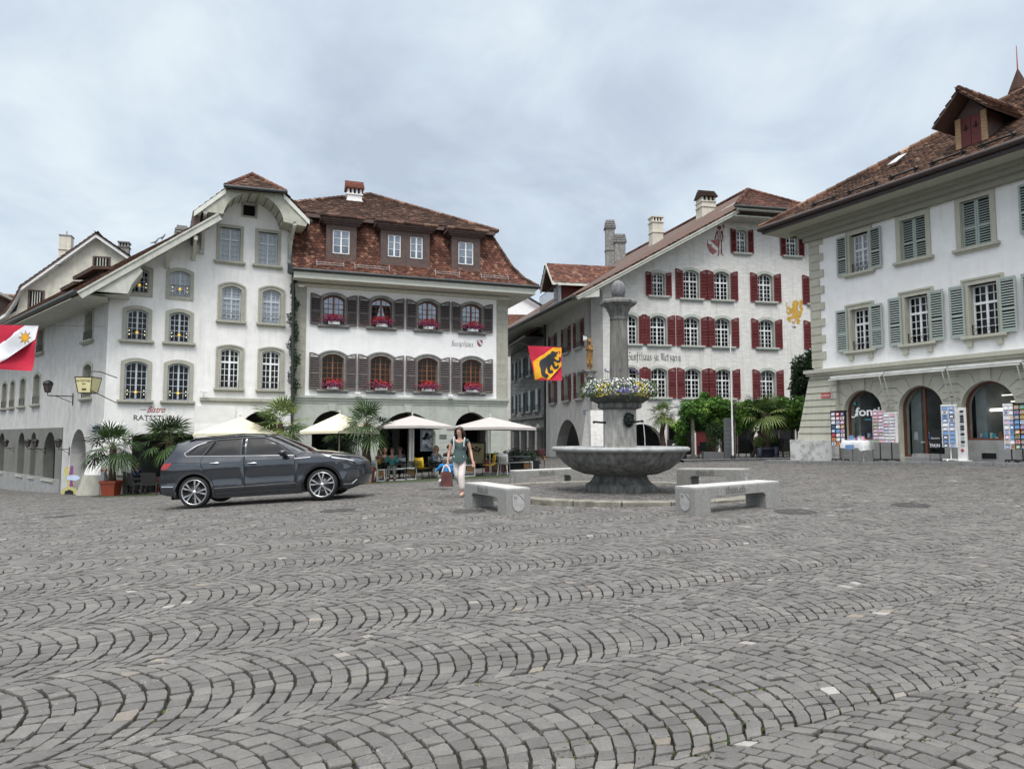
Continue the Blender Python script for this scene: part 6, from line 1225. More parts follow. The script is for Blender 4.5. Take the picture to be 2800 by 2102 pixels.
    for cx, s in ((-wx,-1),(wx,-1),(-wx,1),(wx,1)):
        w = w0 if (cx, s) == (-wx, -1) else copy_tree(w0, C); w.matrix_local = Matrix.Translation((cx, s*.84, .385)) @ (Matrix.Identity(4) if s < 0 else Matrix.Rotation(PI, 4, 'Z')) @ Matrix.Rotation(.3 if cx < 0 else -.05, 4, 'Y')
        ww = MB(); n = 24; V = [(cx+.452*math.cos(a), s*y, .385+.452*math.sin(a)) for y in (.955-.02, .55) for a in np.linspace(-.3, PI+.3, n)]
        ww.add(V, [(i, i+1, i+1+n, i+n) for i in range(n-1)]+[tuple(range(n, 2*n))]); ww.build('wheel_well', seam, C)
    return C
car()
# ================================================================ PEOPLE
def skin(name, verts, edges, m, parent, sub=2, M=None, root=0):
    me = bpy.data.meshes.new(name); bm = bmesh.new(); lay = bm.verts.layers.skin.verify(); vv = []
    for i, v in enumerate(verts):
        b = bm.verts.new(v[0]); r = v[1]; b[lay].radius = r if isinstance(r, tuple) else (r, r); b[lay].use_root = (i == root); vv.append(b)
    for a, c in edges: bm.edges.new((vv[a], vv[c]))
    bm.to_mesh(me); bm.free(); me.materials.append(m); o = link(name, me, parent, M)
    s = o.modifiers.new('skin', 'SKIN'); s.use_smooth_shade = True; s.branch_smoothing = .6; q = o.modifiers.new('sub', 'SUBSURF'); q.levels = sub; q.render_levels = sub; return o
SKIN_M = mat('skin', (.52,.30,.22), .55, .06, 8)
def chain(V, E, start, pts):
    p = start
    for c, r in pts: V.append((c, r)); E.append((p, len(V)-1)); p = len(V)-1
    return p
def lerp(a, b, t): return tuple(a[i]+(b[i]-a[i])*t for i in range(3))
def figure(name, M, J, label, shirt, trousers, hair_m, hair='short', shoes=None, sleeve=.45, cat='person', group=None, hand=False, detail=True, w=1.0, trouser_flare=0, legs=True, low=False, flat=False):
    """J: joints; the face looks along -y"""
    t = empty(name, M, label, cat, group); V = []; E = []
    pel, ch, nk, hd = J['pelvis'], J['chest'], J['neck'], J['head']
    V.append((pel, (.14*w,.11))); mid = lerp(pel, ch, .5); p = chain(V, E, 0, [(mid, (.12*w,.095)), (ch, (.15*w,.10)), (lerp(ch, nk, .72), (.068,.06))])
    chest_i = 2
    hv = Vector(hd)-Vector(nk); hv.normalize(); hdv = Vector(hd)
    chain(V, E, p, [(nk, .052), (tuple(hdv-hv*.055+Vector(J.get('face', (0,-1,0)))*.018), (.060,.066)), (tuple(hdv+hv*.02), (.076,.088)), (tuple(hdv+hv*.085), (.062,.074))])
    for s in 'lr':
        sh, el, wr = J['sh'+s], J['el'+s], J['wr'+s]; p = chain(V, E, chest_i, [(sh, .052), (lerp(sh, el, .5), .045), (el, .036), (lerp(el, wr, .5), .034), (wr, .024)])
        d = (Vector(wr)-Vector(el)).normalized(); f_ = Vector(J.get('hand'+s, tuple(d))); palm = Vector(wr)+f_*.05; p = chain(V, E, p, [(tuple(palm), (.036,.020))])
        if hand:
            sd = f_.cross(Vector((0,-1,0))).normalized(); sd = sd if sd.length > .1 else Vector((0,1,0)); cl = Vector((0,-1,0))*.012
            kn = palm+f_*.035; 
            for i, (o_, L) in enumerate(((-.028,.07),(-.010,.08),(.010,.075),(.028,.06))): chain(V, E, p, [(tuple(kn+sd*o_), .010), (tuple(kn+sd*o_*1.15+f_*L*.5+cl*.6), .009), (tuple(kn+sd*o_*1.15+f_*L+cl*2.2), .007)])
            chain(V, E, p, [(tuple(palm-sd*.036), .011), (tuple(palm-sd*.052+f_*.03+cl), .009)])
        else: chain(V, E, p, [(tuple(palm+f_*.07), (.028,.014))])
        if legs:
            hp, kn_, an, to = J['hip'+s], J['kn'+s], J['an'+s], J['to'+s]; chain(V, E, 0, [(hp, .082), (lerp(hp, kn_, .5), .072), (kn_, .055), (lerp(kn_, an, .4), .052), (an, .036), (lerp(an, to, .5), (.038,.028)), (to, (.036,.018))])
    body = skin('body', V, E, SKIN_M, t, 1 if low else 2)
    # face features
    F_ = Vector(J.get('face', (0,-1,0))).normalized(); S_ = F_.cross(hv).normalized(); c = hdv-hv*.005; b = MB()
    if detail:
        for s in (-1, 1):
            b.ball(tuple(c+F_*.084+S_*s*.030+hv*.006), .0105, 8, 0, sc=(1.3,.6,.7)); b.ball(tuple(c+F_*.086+S_*s*.031+hv*.024), .011, 6, 1, sc=(1.6,.5,.3)); b.ball(tuple(c+S_*s*.078-F_*.0), .020, 6, 3, sc=(.4,.8,1.3))
        b.ball(tuple(c+F_*.092-hv*.022), .013, 8, 3, sc=(.8,1.0,1.5)); b.ball(tuple(c+F_*.082-hv*.052), .013, 8, 2, sc=(1.6,.6,.45)); b.build('face_features', [mat('eye_dark', (.03,.02,.015), .3), hair_m, mat('lip', (.38,.13,.11), .5), SKIN_M], t)
    if shirt:
        V = []; E = []; q0 = Vector(pel)+Vector((0,0,-.03)); V.append((tuple(q0) if not flat else lerp(pel, ch, .25), (.162*w,.128) if not flat else (.145,.115))); p = chain(V, E, 0, [(mid, (.138*w,.112)), (tuple(Vector(ch)+Vector((0,0,.0))), (.166*w,.120)), (tuple(Vector(lerp(ch, nk, .74))), (.118,.088))])
        for s in 'lr':
            sh, el, wr = J['sh'+s], J['el'+s], J['wr'+s]; pts = [(lerp(ch, sh, .6), .085), (sh, .074), (lerp(sh, el, min(1, sleeve)), .056)]
            if sleeve > 1: pts = [(sh, .066), (lerp(sh, el, .5), .058), (el, .050), (lerp(el, wr, min(1, sleeve-1)), .042)]
            chain(V, E, 2, pts)
        skin('shirt', V, E, shirt, t, 1 if low else 2)
    if trousers and legs:
        V = []; E = []; V.append((pel, (.155*w,.125) if not flat else (.120,.090)))
        for s in 'lr':
            hp, kn_, an = J['hip'+s], J['kn'+s], J['an'+s]; fl = trouser_flare; chain(V, E, 0, ([(hp, .102), (lerp(hp, kn_, .5), .090), (kn_, .074), (lerp(kn_, an, .5), .068), (lerp(an, kn_, .16), .060)] if not flat else [(hp, .082), (lerp(hp, kn_, .5), .092), (kn_, .088), (lerp(kn_, an, .5), .086), (lerp(an, kn_, .14), .084)]))
        skin('trousers', V, E, trousers, t, 1 if low else 2)
    if shoes and legs:
        b = MB()
        for s in 'lr': an, to = Vector(J['an'+s]), Vector(J['to'+s]); d = (to-an); d.z = 0; d.normalize(); b.tube([tuple(an-d*.05+Vector((0,0,-.03))), tuple(an+Vector((0,0,-.02))), tuple(lerp(an, to, .6)), tuple(to+d*.03)], [.036,.046,.042,.026], 10)
        b.build('shoes', shoes, t)
    h = MB(); 
    if hair:
        k = {'short': 40, 'bob': 130, 'long': 150, 'bun': 60}[hair]
        h.ball(tuple(hdv+hv*.050-F_*.030), .096, 14, sc=(.98,1.0,.92))
        for i in range(k):
            a = random.uniform(-1, 1)*(1.72 if hair != 'short' else 1.5); L = {'short': .03, 'bob': .17, 'long': .27, 'bun': .04}[hair]; d0 = (-F_*math.cos(a)+S_*math.sin(a)).normalized(); e0 = random.uniform(.0, 1.3)
            st_ = hdv+hv*(.03+.075*math.sin(e0))+d0*(.088*math.cos(e0)); wv = random.uniform(-.02,.02)
            h.tube([tuple(st_), tuple(st_-hv*L*.35*random.uniform(.6,1.2)+d0*(.030 if hair != 'short' else .006)+S_*wv), tuple(st_-hv*L*.7+d0*(.040 if hair == 'bob' else .01)-S_*wv), tuple(st_-hv*L*random.uniform(.8,1.1)+d0*(.03 if hair == 'bob' else 0)+S_*wv)], [.018,.020,.016,.006], 5)
        h.build('hair', hair_m, t)
    return t
def seated(px, py_seat, Y, face, label, shirt, trousers, hair_m, hair, sleeve=1.9, arms='table', w=1.0, seat=.46, shoes=None, lean=.08):
    """face: direction angle the person looks, 0 = towards the camera; built upright on a chair"""
    c = at_depth(px, py_seat, Y); z = float(gz(c.x, c.y)); M = Matrix.Translation((c.x, c.y, z)) @ Matrix.Rotation(face, 4, 'Z')
    J = dict(pelvis=(0,.02,seat+.08), chest=(0,-lean*.6,seat+.42), neck=(0,-lean,seat+.60), head=(0,-lean-.03,seat+.73), face=(0,-1,-.15))
    for s, k in (('l',1),('r',-1)):
        J['sh'+s] = (k*.18,-lean*.7,seat+.51); J['el'+s] = (k*.23,-lean-.15,seat+.27); J['wr'+s] = (k*.10,-lean-.36,seat+.30) if arms == 'table' else (k*.06,-lean-.24,seat+.52)
        J['hip'+s] = (k*.09,-.02,seat+.07); J['kn'+s] = (k*.11,-.44,seat+.06); J['an'+s] = (k*.12,-.42,.09); J['to'+s] = (k*.13,-.58,.035)
    return figure('person', M, J, label, shirt, trousers, hair_m, hair, shoes, sleeve, group=None, w=w, low=True)
def people():
    p = gxy(1256, 1358); M = Matrix.Translation(p) @ Matrix.Rotation(math.radians(-5), 4, 'Z') @ Matrix.Scale(1.04, 4); J = dict(pelvis=(.0,0,.93), chest=(.01,.0,1.24), neck=(.01,-.02,1.43), head=(.0,-.05,1.555), face=(-.30,-.95,-.05))
    J.update(shl=(.185,.0,1.375), ell=(.265,.03,1.10), wrl=(.325,-.06,.87), handl=(.25,-.2,-.95), shr=(-.175,0,1.375), elr=(-.255,.03,1.08), wrr=(-.285,-.04,.84), handr=(-.02,-.1,-1),
             hipl=(.09,0,.90), knl=(.06,-.10,.49), anl=(.085,-.05,.10), tol=(.07,-.20,.045), hipr=(-.09,0,.90), knr=(-.05,.02,.50), anr=(.03,.30,.22), tor=(.03,.20,.09))
    hb = mat('dark_brown_hair', (.035,.016,.010), .5, .3, 30); t = figure('person', M, J, 'woman in dark green top and pale trousers walking with a shopping bag', mat('dark_green_cotton', (.050,.085,.085), .9, .12, 10, .3, 30), mat('pale_pink_linen', (.72,.65,.62), .9, .10, 9, .4, 18), hb, 'bob', mat('beige_shoe', (.50,.33,.24), .6), .42, hand=True, w=.98, flat=True)
    b = MB(); n = 20; V = []
    for k, (z, rx, ry) in enumerate(((1.14,.130,.102),(1.02,.158,.132),(.94,.188,.155),(.87,.200,.165))):
        for i in range(n): a = 2*PI*i/n; dz = (-.07*math.sin(-a)**2*(math.sin(a) < 0) if k == 3 else 0); V.append((rx*math.cos(a)*(1+.02*math.sin(a*5+k)), ry*math.sin(a)*(1+.03*math.sin(a*7+k)), z+dz+(.05*math.cos(a)**2 if k == 3 else 0)))
    b.add(V, [(k*n+i, k*n+(i+1) % n, (k+1)*n+(i+1) % n, (k+1)*n+i) for k in range(3) for i in range(n)], smooth=True); b.build('shirt_hem', MATS['dark_green_cotton'], t)
    for s in (-1, 1): b = MB(); b.tube([(s*.12,-.105,1.20),(s*.125,-.115,1.32),(s*.13,-.05,1.435),(s*.12,.07,1.42),(s*.11,.13,1.2)], .014, 6, smooth=True); b.build('backpack_strap', mat('strap_white', (.6,.62,.62), .7), t)
    MB().ball((0,.20,1.15), .17, 12, sc=(.85,.45,1.1)).build('backpack', mat('rucksack_grey', (.12,.12,.13), .8), t)
    # shopping bag held in her right hand (left in the picture)
    hp = M @ Vector((-.29,-.07,.74)); g = empty('shopping_bag', Matrix.Translation(hp+Vector((-.02,0,-.50))), 'red and green shopping bag held in the walking woman\'s hand', 'bag')
    b = MB(); V = [(-.17,-.07,0),(.16,-.07,-.01),(.17,.09,0),(-.16,.09,0),(-.13,-.05,.36),(.12,-.05,.37),(.12,.05,.37),(-.13,.05,.36)]
    b.add(V, [(0,1,5,4)], 0); b.add(V, [(1,2,6,5)], 1); b.add(V, [(2,3,7,6),(3,0,4,7),(0,3,2,1)], 2); b.add([(-.172,-.072,.02),(-.135,-.072,.02),(-.115,-.052,.34),(-.135,-.052,.34)], [(0,1,2,3)], 3)
    b.add([(-.19,-.073,.12),(-.13,-.073,.12),(-.12,-.068,.18),(-.17,-.068,.18)], [(0,1,2,3)], 4); b.build('bag_body', [mat('bag_red', (.13,.032,.026), .5, .3, 6), mat('bag_green', (.04,.16,.06), .5, .3, 6), mat('bag_dark', (.05,.045,.05), .5), mat('bag_stripe', (.10,.09,.09), .6), mat('bag_patch', (.7,.7,.7), .6)], g)
    b = MB(); b.tube([(-.10,-.05,.35),(-.06,-.055,.49),(0,-.05,.53),(.05,-.055,.49),(.10,-.05,.35)], .016, 6); b.tube([(-.10,.05,.35),(-.05,.04,.48),(.01,.03,.53),(.06,.04,.48),(.10,.05,.35)], .016, 6); b.build('bag_handle', mat('bag_handle', (.8,.8,.8), .6), g)
people()
# ================================================================ PLANTS
LEAF_P = ramp_mat('palm_leaf', [(0,(.012,.030,.008)),(.5,(.030,.065,.018)),(.85,(.06,.11,.03)),(1,(.14,.16,.06))], .55, .1, nscale=3, namt=.3, spec=.4)
LEAF_PL = ramp_mat('palm_leaf_light', [(0,(.035,.065,.016)),(.5,(.085,.14,.035)),(.85,(.17,.22,.055)),(1,(.30,.27,.09))], .55, .1, nscale=3, namt=.3, spec=.4)
LEAF_W = ramp_mat('vine_leaf', [(0,(.018,.050,.008)),(.5,(.060,.145,.022)),(.85,(.12,.24,.04)),(1,(.26,.34,.06))], .6, .1, nscale=2, namt=.4)
LEAF_D = ramp_mat('dark_leaf', [(0,(.006,.018,.007)),(.6,(.014,.036,.012)),(1,(.035,.07,.02))], .65, .1, nscale=2, namt=.4)
M_trunk = mat('palm_trunk', (.10,.065,.04), .95, .35, 8, .8, 30, stretch=(1,1,3)); M_terra = mat('terracotta_plastic', (.33,.065,.03), .6, .1, 5)
M_bark = mat('bark', (.10,.085,.07), .95, .3, 6, .8, 25)
def palm(name, loc, label, H, R, n=34, pot=None, leaf=LEAF_P, tr=.11, seed=1, group='fan palms in pots', potm=None, up=.35):
    rg = np.random.default_rng(seed); t = empty(name, loc, label, 'palm tree', group); pz = pot[1] if pot else 0
    if pot:
        w, h = pot; b = MB(); m_ = 4; a = PI/4
        b.lathe([(w*.50,0),(w*.60,h*.80),(w*.68,h*.82),(w*.68,h*.98),(w*.60,h),(w*.57,h*.9),(0,h*.9)], 4 if potm is None else 18, M=Matrix.Rotation(a, 4, 'Z'), smooth=potm is not None); b.build('pot', potm or M_terra, t)
    b = MB(); k = 14; b.tube([(.03*math.sin(i*.7), .03*math.cos(i*.9), pz*.9+(H-pz*.9)*i/k) for i in range(k+1)], [tr*(1.15-.2*i/k)*(1+.13*(i % 2)) for i in range(k+1)], 10)
    for i in range(46):
        z = pz+(H-pz)*rg.random(); a = rg.random()*6.3; r_ = tr*.95; b.tube([(r_*math.cos(a), r_*math.sin(a), z), (r_*1.35*math.cos(a), r_*1.35*math.sin(a), z+.09)], [.02,.004], 4)
    b.build('trunk', M_trunk, t)
    T = []; rn = []; st = MB()
    for i in range(n):
        a = i*2.4+rg.normal(0, .25); el = np.interp(i/n, [0,1], [1.35, -.75])+rg.normal(0, .12); L1 = R*rg.uniform(.40,.58); d = Vector((math.cos(a)*math.cos(el), math.sin(a)*math.cos(el), math.sin(el))); o = Vector((0,0,H))
        sag = Vector((0,0,-.10*R)); c = o+d*L1+sag*.5; st.tube([tuple(o), tuple(o+d*L1*.5+Vector((0,0,.02))), tuple(c)], [.014,.010,.008], 4)
        d2 = (d+Vector((0,0,-.25))).normalized(); s = d2.cross(Vector((0,0,1))); s = s.normalized() if s.length > .05 else Vector((1,0,0)); nrm = s.cross(d2).normalized(); m = 17; RR = R*rg.uniform(.55,.72); tw = rg.normal(0,.35); s2 = s*math.cos(tw)+nrm*math.sin(tw); nrm = s2.cross(d2)
        b0 = rg.random()*.75
        for j in range(m):
            f = -1+2*j/(m-1); an = f*1.75; dd = d2*math.cos(an)+s2*math.sin(an); ln = RR*(1-.28*abs(f)**2)*rg.uniform(.9,1.06); w = .019*R/1.0+.005; pp_ = dd.cross(nrm).normalized()
            dr = Vector((0,0,-1))*ln*(.10+.14*rg.random()+.22*(i > n*.6)); fold = nrm*(.03 if j % 2 else 0)
            p1 = c+dd*ln*.12; p2 = c+dd*ln*.62+fold+dr*.35; p3 = c+dd*ln+dr
            T.append([p1-pp_*w*.4, p1+pp_*w*.4, p2+pp_*w, p3, p2-pp_*w]); rn.append(min(1, b0+rg.random()*.25))
    mass('fronds', np.array([[list(v) for v in q] for q in T]), [(0,1,2,4),(4,2,3)], np.array(rn), leaf, t); st.build('leaf_stalk', mat('palm_stalk', (.08,.11,.03), .6), t); return t
def on_g(px, Y): 
    d = ray(px, 1195); x = d.x/d.y*Y; return Vector((x, Y, float(gz(x, Y))))
def zof(py, Y): return at_depth(1400, py, Y).z
def palm_px(px, Y, ytop_trunk, R, lab, **k): p = on_g(px, Y); return palm('fan_palm', p, lab, zof(ytop_trunk, Y)-p.z, R, **k)
palm_px(310, 27.6, 1222, 1.20, 'fan palm in a terracotta pot at the far left corner of the terrace', pot=(.66,.58), seed=1, n=27)
palm_px(462, 29.0, 1205, 1.28, 'broad fan palm behind the back of the grey car', pot=(.66,.58), seed=2, n=28)
palm_px(766, 29.0, 1160, 1.35, 'light green fan palm behind the car bonnet by the drainpipe', pot=(.66,.58), seed=3, leaf=LEAF_PL, n=22)
palm_px(1003, 27.9, 1162, 1.12, 'tall fan palm in a terracotta pot before the arcade', pot=(.66,.60), seed=4, n=26, tr=.14)
palm_px(935, 30.3, 1215, .95, 'dark fan palm under the cream parasol in the arcade shade', pot=(.5,.4), seed=5, n=22)
palm_px(1812, 35.2, 1133, .80, 'fan palm beside the fountain basin in front of the guild hall', pot=(.5,.4), seed=6, leaf=LEAF_PL, n=26, potm=mat('dark_pot', (.02,.022,.03), .6))
palm_px(2093, 33.2, 1130, 1.2, 'thick-trunked yellow-green fan palm in a navy pot', pot=(.62,.52), seed=7, leaf=LEAF_PL, n=24, tr=.20, potm=mat('navy_pot', (.018,.024,.045), .6))
def leaves(name, blobs, n, sz, m, parent, seed=0, hang=.3):
    """leaf-sized faces spread through ellipsoids (centre, radii) - denser near their surface, clumped"""
    rg = np.random.default_rng(seed); vol = np.array([r[0]*r[1]*r[2] for c, r in blobs])**.7; pick = rg.choice(len(blobs), n, p=vol/vol.sum())
    C = np.array([c for c, r in blobs])[pick]; R = np.array([r for c, r in blobs])[pick]; d = rg.normal(0, 1, (n, 3)); d /= np.linalg.norm(d, axis=1, keepdims=True)
    rad = rg.beta(3.2, 1.1, n)[:, None]; lump = 1+.16*np.sin(d[:, :1]*7+pick[:, None])+.13*np.sin(d[:, 2:]*9+d[:, 1:2]*5+pick[:, None]*2); P = C+d*R*rad*lump
    D = d+rg.normal(0, .9, (n, 3)); D[:, 2] -= hang; D /= np.linalg.norm(D, axis=1, keepdims=True); U = np.cross(D, rg.normal(0, 1, (n, 3))); U /= np.linalg.norm(U, axis=1, keepdims=True); s = rg.uniform(.6, 1.3, n)[:, None]*sz
    T = np.stack([P-D*s, P+U*s*.42, P+D*s, P-U*s*.42], 1); clump = (np.sin(P[:, 0]*3.1+P[:, 2]*2.3+seed)+np.sin(P[:, 1]*2.7-P[:, 0]*1.9))*.14+.5
    rn = np.clip(clump+rg.normal(0, .18, n)+.14*d[:, 2], 0, 1); return mass(name, T, [(0,1,2,3)], rn, m, parent)
def blob_px(px, py, Y, rx, ry, rz_): p = at_depth(px, py, Y); return ((p.x, p.y, p.z), (rx*Y/FPX, ry, rz_*Y/FPX))
# vines over the pergola in front of the guild hall: two plants and their trunks
t = empty('wisteria_vine', (0,0,0), 'bright green climbing vine left of the grey sign column', 'vine', 'climbing vines over the terrace')
leaves('foliage', [blob_px(1905,1125,33.6,45,.9,32), blob_px(1950,1108,33.6,50,.8,22), blob_px(1990,1130,33.8,30,.8,30), blob_px(1868,1168,33.8,28,.6,20), blob_px(1965,1160,33.8,40,.7,22), blob_px(1926,1085,33.8,12,.3,14), blob_px(1975,1175,33.6,14,.4,30), blob_px(1945,1150,33.9,60,.6,34)], 20000, .085, LEAF_W, t, 11)
b = MB(); p = on_g(1893, 33.2); b.tube([(p.x+.1,p.y+.2,p.z),(p.x+.05,p.y+.3,p.z+1.2),(p.x+.3,p.y+.4,p.z+2.1),(p.x+1.2,p.y+.4,p.z+2.3)], [.05,.04,.035,.02], 7); b.build('stem', M_bark, t)
t = empty('wisteria_vine', (0,0,0), 'spreading climbing vine right of the grey sign column, with twisted trunk', 'vine', 'climbing vines over the terrace')
leaves('foliage', [blob_px(2035,1135,33.8,35,.8,38), blob_px(2080,1112,34,50,.9,20), blob_px(2140,1115,33.9,55,.9,28), blob_px(2195,1118,33.8,50,.9,30), blob_px(2225,1150,33.6,28,.7,34), blob_px(2170,1155,34.2,50,.8,20), blob_px(2010,1165,33.8,20,.5,22), blob_px(2230,1210,33.8,16,.4,26), blob_px(2120,1140,34.0,90,.6,30)], 27000, .085, LEAF_W, t, 12)
b = MB(); p = on_g(2052, 33.6); b.tube([(p.x,p.y,p.z),(p.x+.22,p.y,p.z+.45),(p.x+.08,p.y+.1,p.z+1.0),(p.x+.3,p.y,p.z+1.4),(p.x-.1,p.y,p.z+1.9)], [.10,.08,.07,.06,.04], 8); b.tube([(p.x+.1,p.y,p.z+1.1),(p.x-.35,p.y+.1,p.z+1.6),(p.x-.5,p.y,p.z+2.1)], [.05,.04,.03], 6); b.tube([(p.x+.3,p.y,p.z+1.4),(p.x+1.2,p.y,p.z+1.65),(p.x+2.4,p.y,p.z+1.7)], [.045,.035,.02], 6); b.build('trunk', M_bark, t)
t = empty('dark_shrub', (0,0,0), 'tall dark green shrub between the guild hall and the right-hand house', 'shrub')
leaves('foliage', [blob_px(2212,1030,36,40,1.2,60), blob_px(2232,990,36,24,1.0,45), blob_px(2195,1065,36,26,1.0,38), blob_px(2236,1070,35.6,22,1.0,60)], 20000, .09, LEAF_D, t, 13); b = MB(); p = on_g(2215, 36); b.tube([(p.x,p.y,p.z),(p.x,p.y,p.z+3.5)], [.12,.08], 8); b.build('trunk', M_bark, t)
t = empty('hedge_planter', (0,0,0), 'grey box planter with dark hedge beside the sign column', 'planter')
p = on_g(1957, 32.9); MB().box(p.x-.62,p.x+.30,p.y-.2,p.y+.25,p.z+.1,p.z+.42,ch=.01).build('planter_box', mat('slate_grey_box', (.10,.105,.11), .6), t); leaves('foliage', [((p.x-.1,p.y,p.z+.95),(.40,.26,.62)), ((p.x-.1,p.y,p.z+1.4),(.36,.24,.4))], 3500, .04, LEAF_D, t, 14)
# ivy on the drainpipe between the two left-hand houses
t = empty('ivy_plant', (0,0,0), 'ivy climbing the dark drainpipe between the two left houses', 'ivy'); bl = []
for i, py in enumerate(range(735, 1105, 16)):
    px = 803+6*math.sin(i*1.3); c = at_depth(px, py, 31.9); bl.append(((c.x, c.y, c.z), ((.10+.07*abs(math.sin(i*.9)))*(1.5 if 820 < py < 1060 else .6), .10, .2)))
leaves('foliage', bl, 3600, .05, ramp_mat('ivy_leaf', [(0,(.008,.022,.008)),(.6,(.022,.05,.018)),(1,(.06,.10,.03))], .6), t, 15)
b = MB(); c = at_depth(803, 735, 31.95); p = on_g(801, 31.95); b.tube([(c.x+.03,c.y,c.z),(p.x,p.y-.02,p.z)], [.012,.03], 5); b.build('stem', M_bark, t)
t = empty('drainpipe', (0,0,0), 'dark green drainpipe with square hopper between the left houses', 'drainpipe'); b = MB(); c = at_depth(802, 745, 31.85); p = on_g(800, 31.85); b.tube([(c.x,c.y,c.z),(p.x,p.y,p.z)], .065, 10)
for k in range(1, 8): z = p.z+(c.z-p.z)*k/8; b.box(c.x-.09,c.x+.09,c.y-.08,c.y+.12,z,z+.04)
b.build('pipe', M_gut, t); MB().box(c.x-.22,c.x+.16,c.y-.16,c.y+.16,c.z-.06,c.z+.36,ch=.015).build('hopper', M_gut, t)
# ================================================================ FLOWER BOXES on the centre house
PF_R = mat('red_geranium', (.50,.012,.018), .6, .2, 20); PF_P = mat('pink_petunia', (.33,.05,.14), .6, .3, 20)
for j, (z, nm) in enumerate(((zU, 'upper'), (zD, 'lower'))):
    for i, u in enumerate(uB):
        rg = random.Random(i*7+j); T_ = FB.M(u, -.17, z+.0)
        t = empty('flower_box', T_, f'flower box with red and pink blooms on the {nm} row, '+['leftmost','second','third','rightmost'][i]+' window', 'flower box', 'flower boxes of the centre house')
        b = MB(); b.box(-.26-.03*i*(j), .26+.03*i*(j), -.08, .08, .0, .15, ch=.01)
        for k in range(9): x = -.24+k*.06; b.box(x-.012, x+.012, -.088, -.08, .01, .14)
        b.build('box', mat('white_box', (.75,.76,.76), .5), t)
        leaves('leaves', [((x, .0, .2), (.16, .11, .09)) for x in (-.28,-.1,.1,.28)], 420, .03, LEAF_D, t, i+j*5)
        for nm2, m_, N_, zc_, yy in (('red_flowers', PF_R, 85, .36, -.04), ('pink_flowers', PF_P, 85, .24, -.13)):
            b = MB()
            for _ in range(N_): x = rg.gauss(0, .24) if m_ is PF_R else rg.uniform(-.48, .48); b.ball((x, yy+rg.gauss(0,.035), zc_+rg.gauss(0,.07)-(.25*abs(x)**2 if m_ is PF_R else .1*abs(x))), rg.uniform(.026,.046), 5, sc=(1,1,.8))
            b.build(nm2, m_, t)
# ================================================================ PARASOLS
def parasol(px, Y, yap, yed, half, label, m, rot=0.3, hump=0):
    p = on_g(px, Y); za, ze_ = zof(yap, Y), zof(yed, Y); w = half*Y/FPX; t = empty('parasol', Matrix.Translation(p) @ Matrix.Rotation(rot, 4, 'Z'), label, 'parasol', 'parasols on the terraces'); za -= p.z; ze_ -= p.z
    b = MB(); n = 8; w2 = w/ (abs(math.cos(rot))+abs(math.sin(rot))); ring = []
    for sx, sy in ((-1,-1),(0,-1),(1,-1),(1,0),(1,1),(0,1),(-1,1),(-1,0)): ring.append((sx*w2, sy*w2, ze_+(.03 if sx*sy == 0 else 0)))
    b.add([(0,0,za)]+ring+[(x*1.0,y*1.0,z-.10) for x, y, z in ring]+[(0,0,za-.04)], [(0,1+i,1+(i+1) % 8) for i in range(8)]+[(1+i,9+i,9+(i+1) % 8,1+(i+1) % 8) for i in range(8)]); b.build('canopy', m, t)
    b = MB(); b.tube([(0,0,.05),(0,0,za+.04)], .028, 8); b.ball((0,0,za+.08), .04, 8); b.lathe([(.05,za-.55),(.05,za-.45)], 8); b.build('pole', mat('parasol_pole', (.62,.60,.53), .5), t)
    b = MB()
    for x, y, z in ring: b.tube([(0,0,za-.03),(x*.98,y*.98,z-.02)], .011, 4); b.tube([(0,0,za-.52),(x*.5,y*.5,(za+z)/2-.03)], .011, 4)
    b.build('ribs', mat('parasol_rib', (.55,.54,.48), .5), t); b = MB(); b.box(-.33,.33,-.33,.33,0,.08); b.build('base', mat('concrete_base', (.25,.25,.24), .9), t)
CR = mat('cream_canvas', (.66,.62,.46), .85, .05, 3); CG = mat('grey_white_canvas', (.43,.40,.38), .85, .05, 3)
parasol(655, 29.2, 1140, 1186, 115, 'cream parasol behind the roof of the grey car', CR, .2)
parasol(928, 28.8, 1130, 1180, 122, 'cream parasol between the car bonnet and the palm', CR, .25)
parasol(1127, 29.0, 1136, 1166, 118, 'pale grey parasol in front of the middle arch', CG, .35)
parasol(1340, 29.4, 1140, 1170, 124, 'pale grey parasol behind the walking woman, nearest the alley', CG, .3)
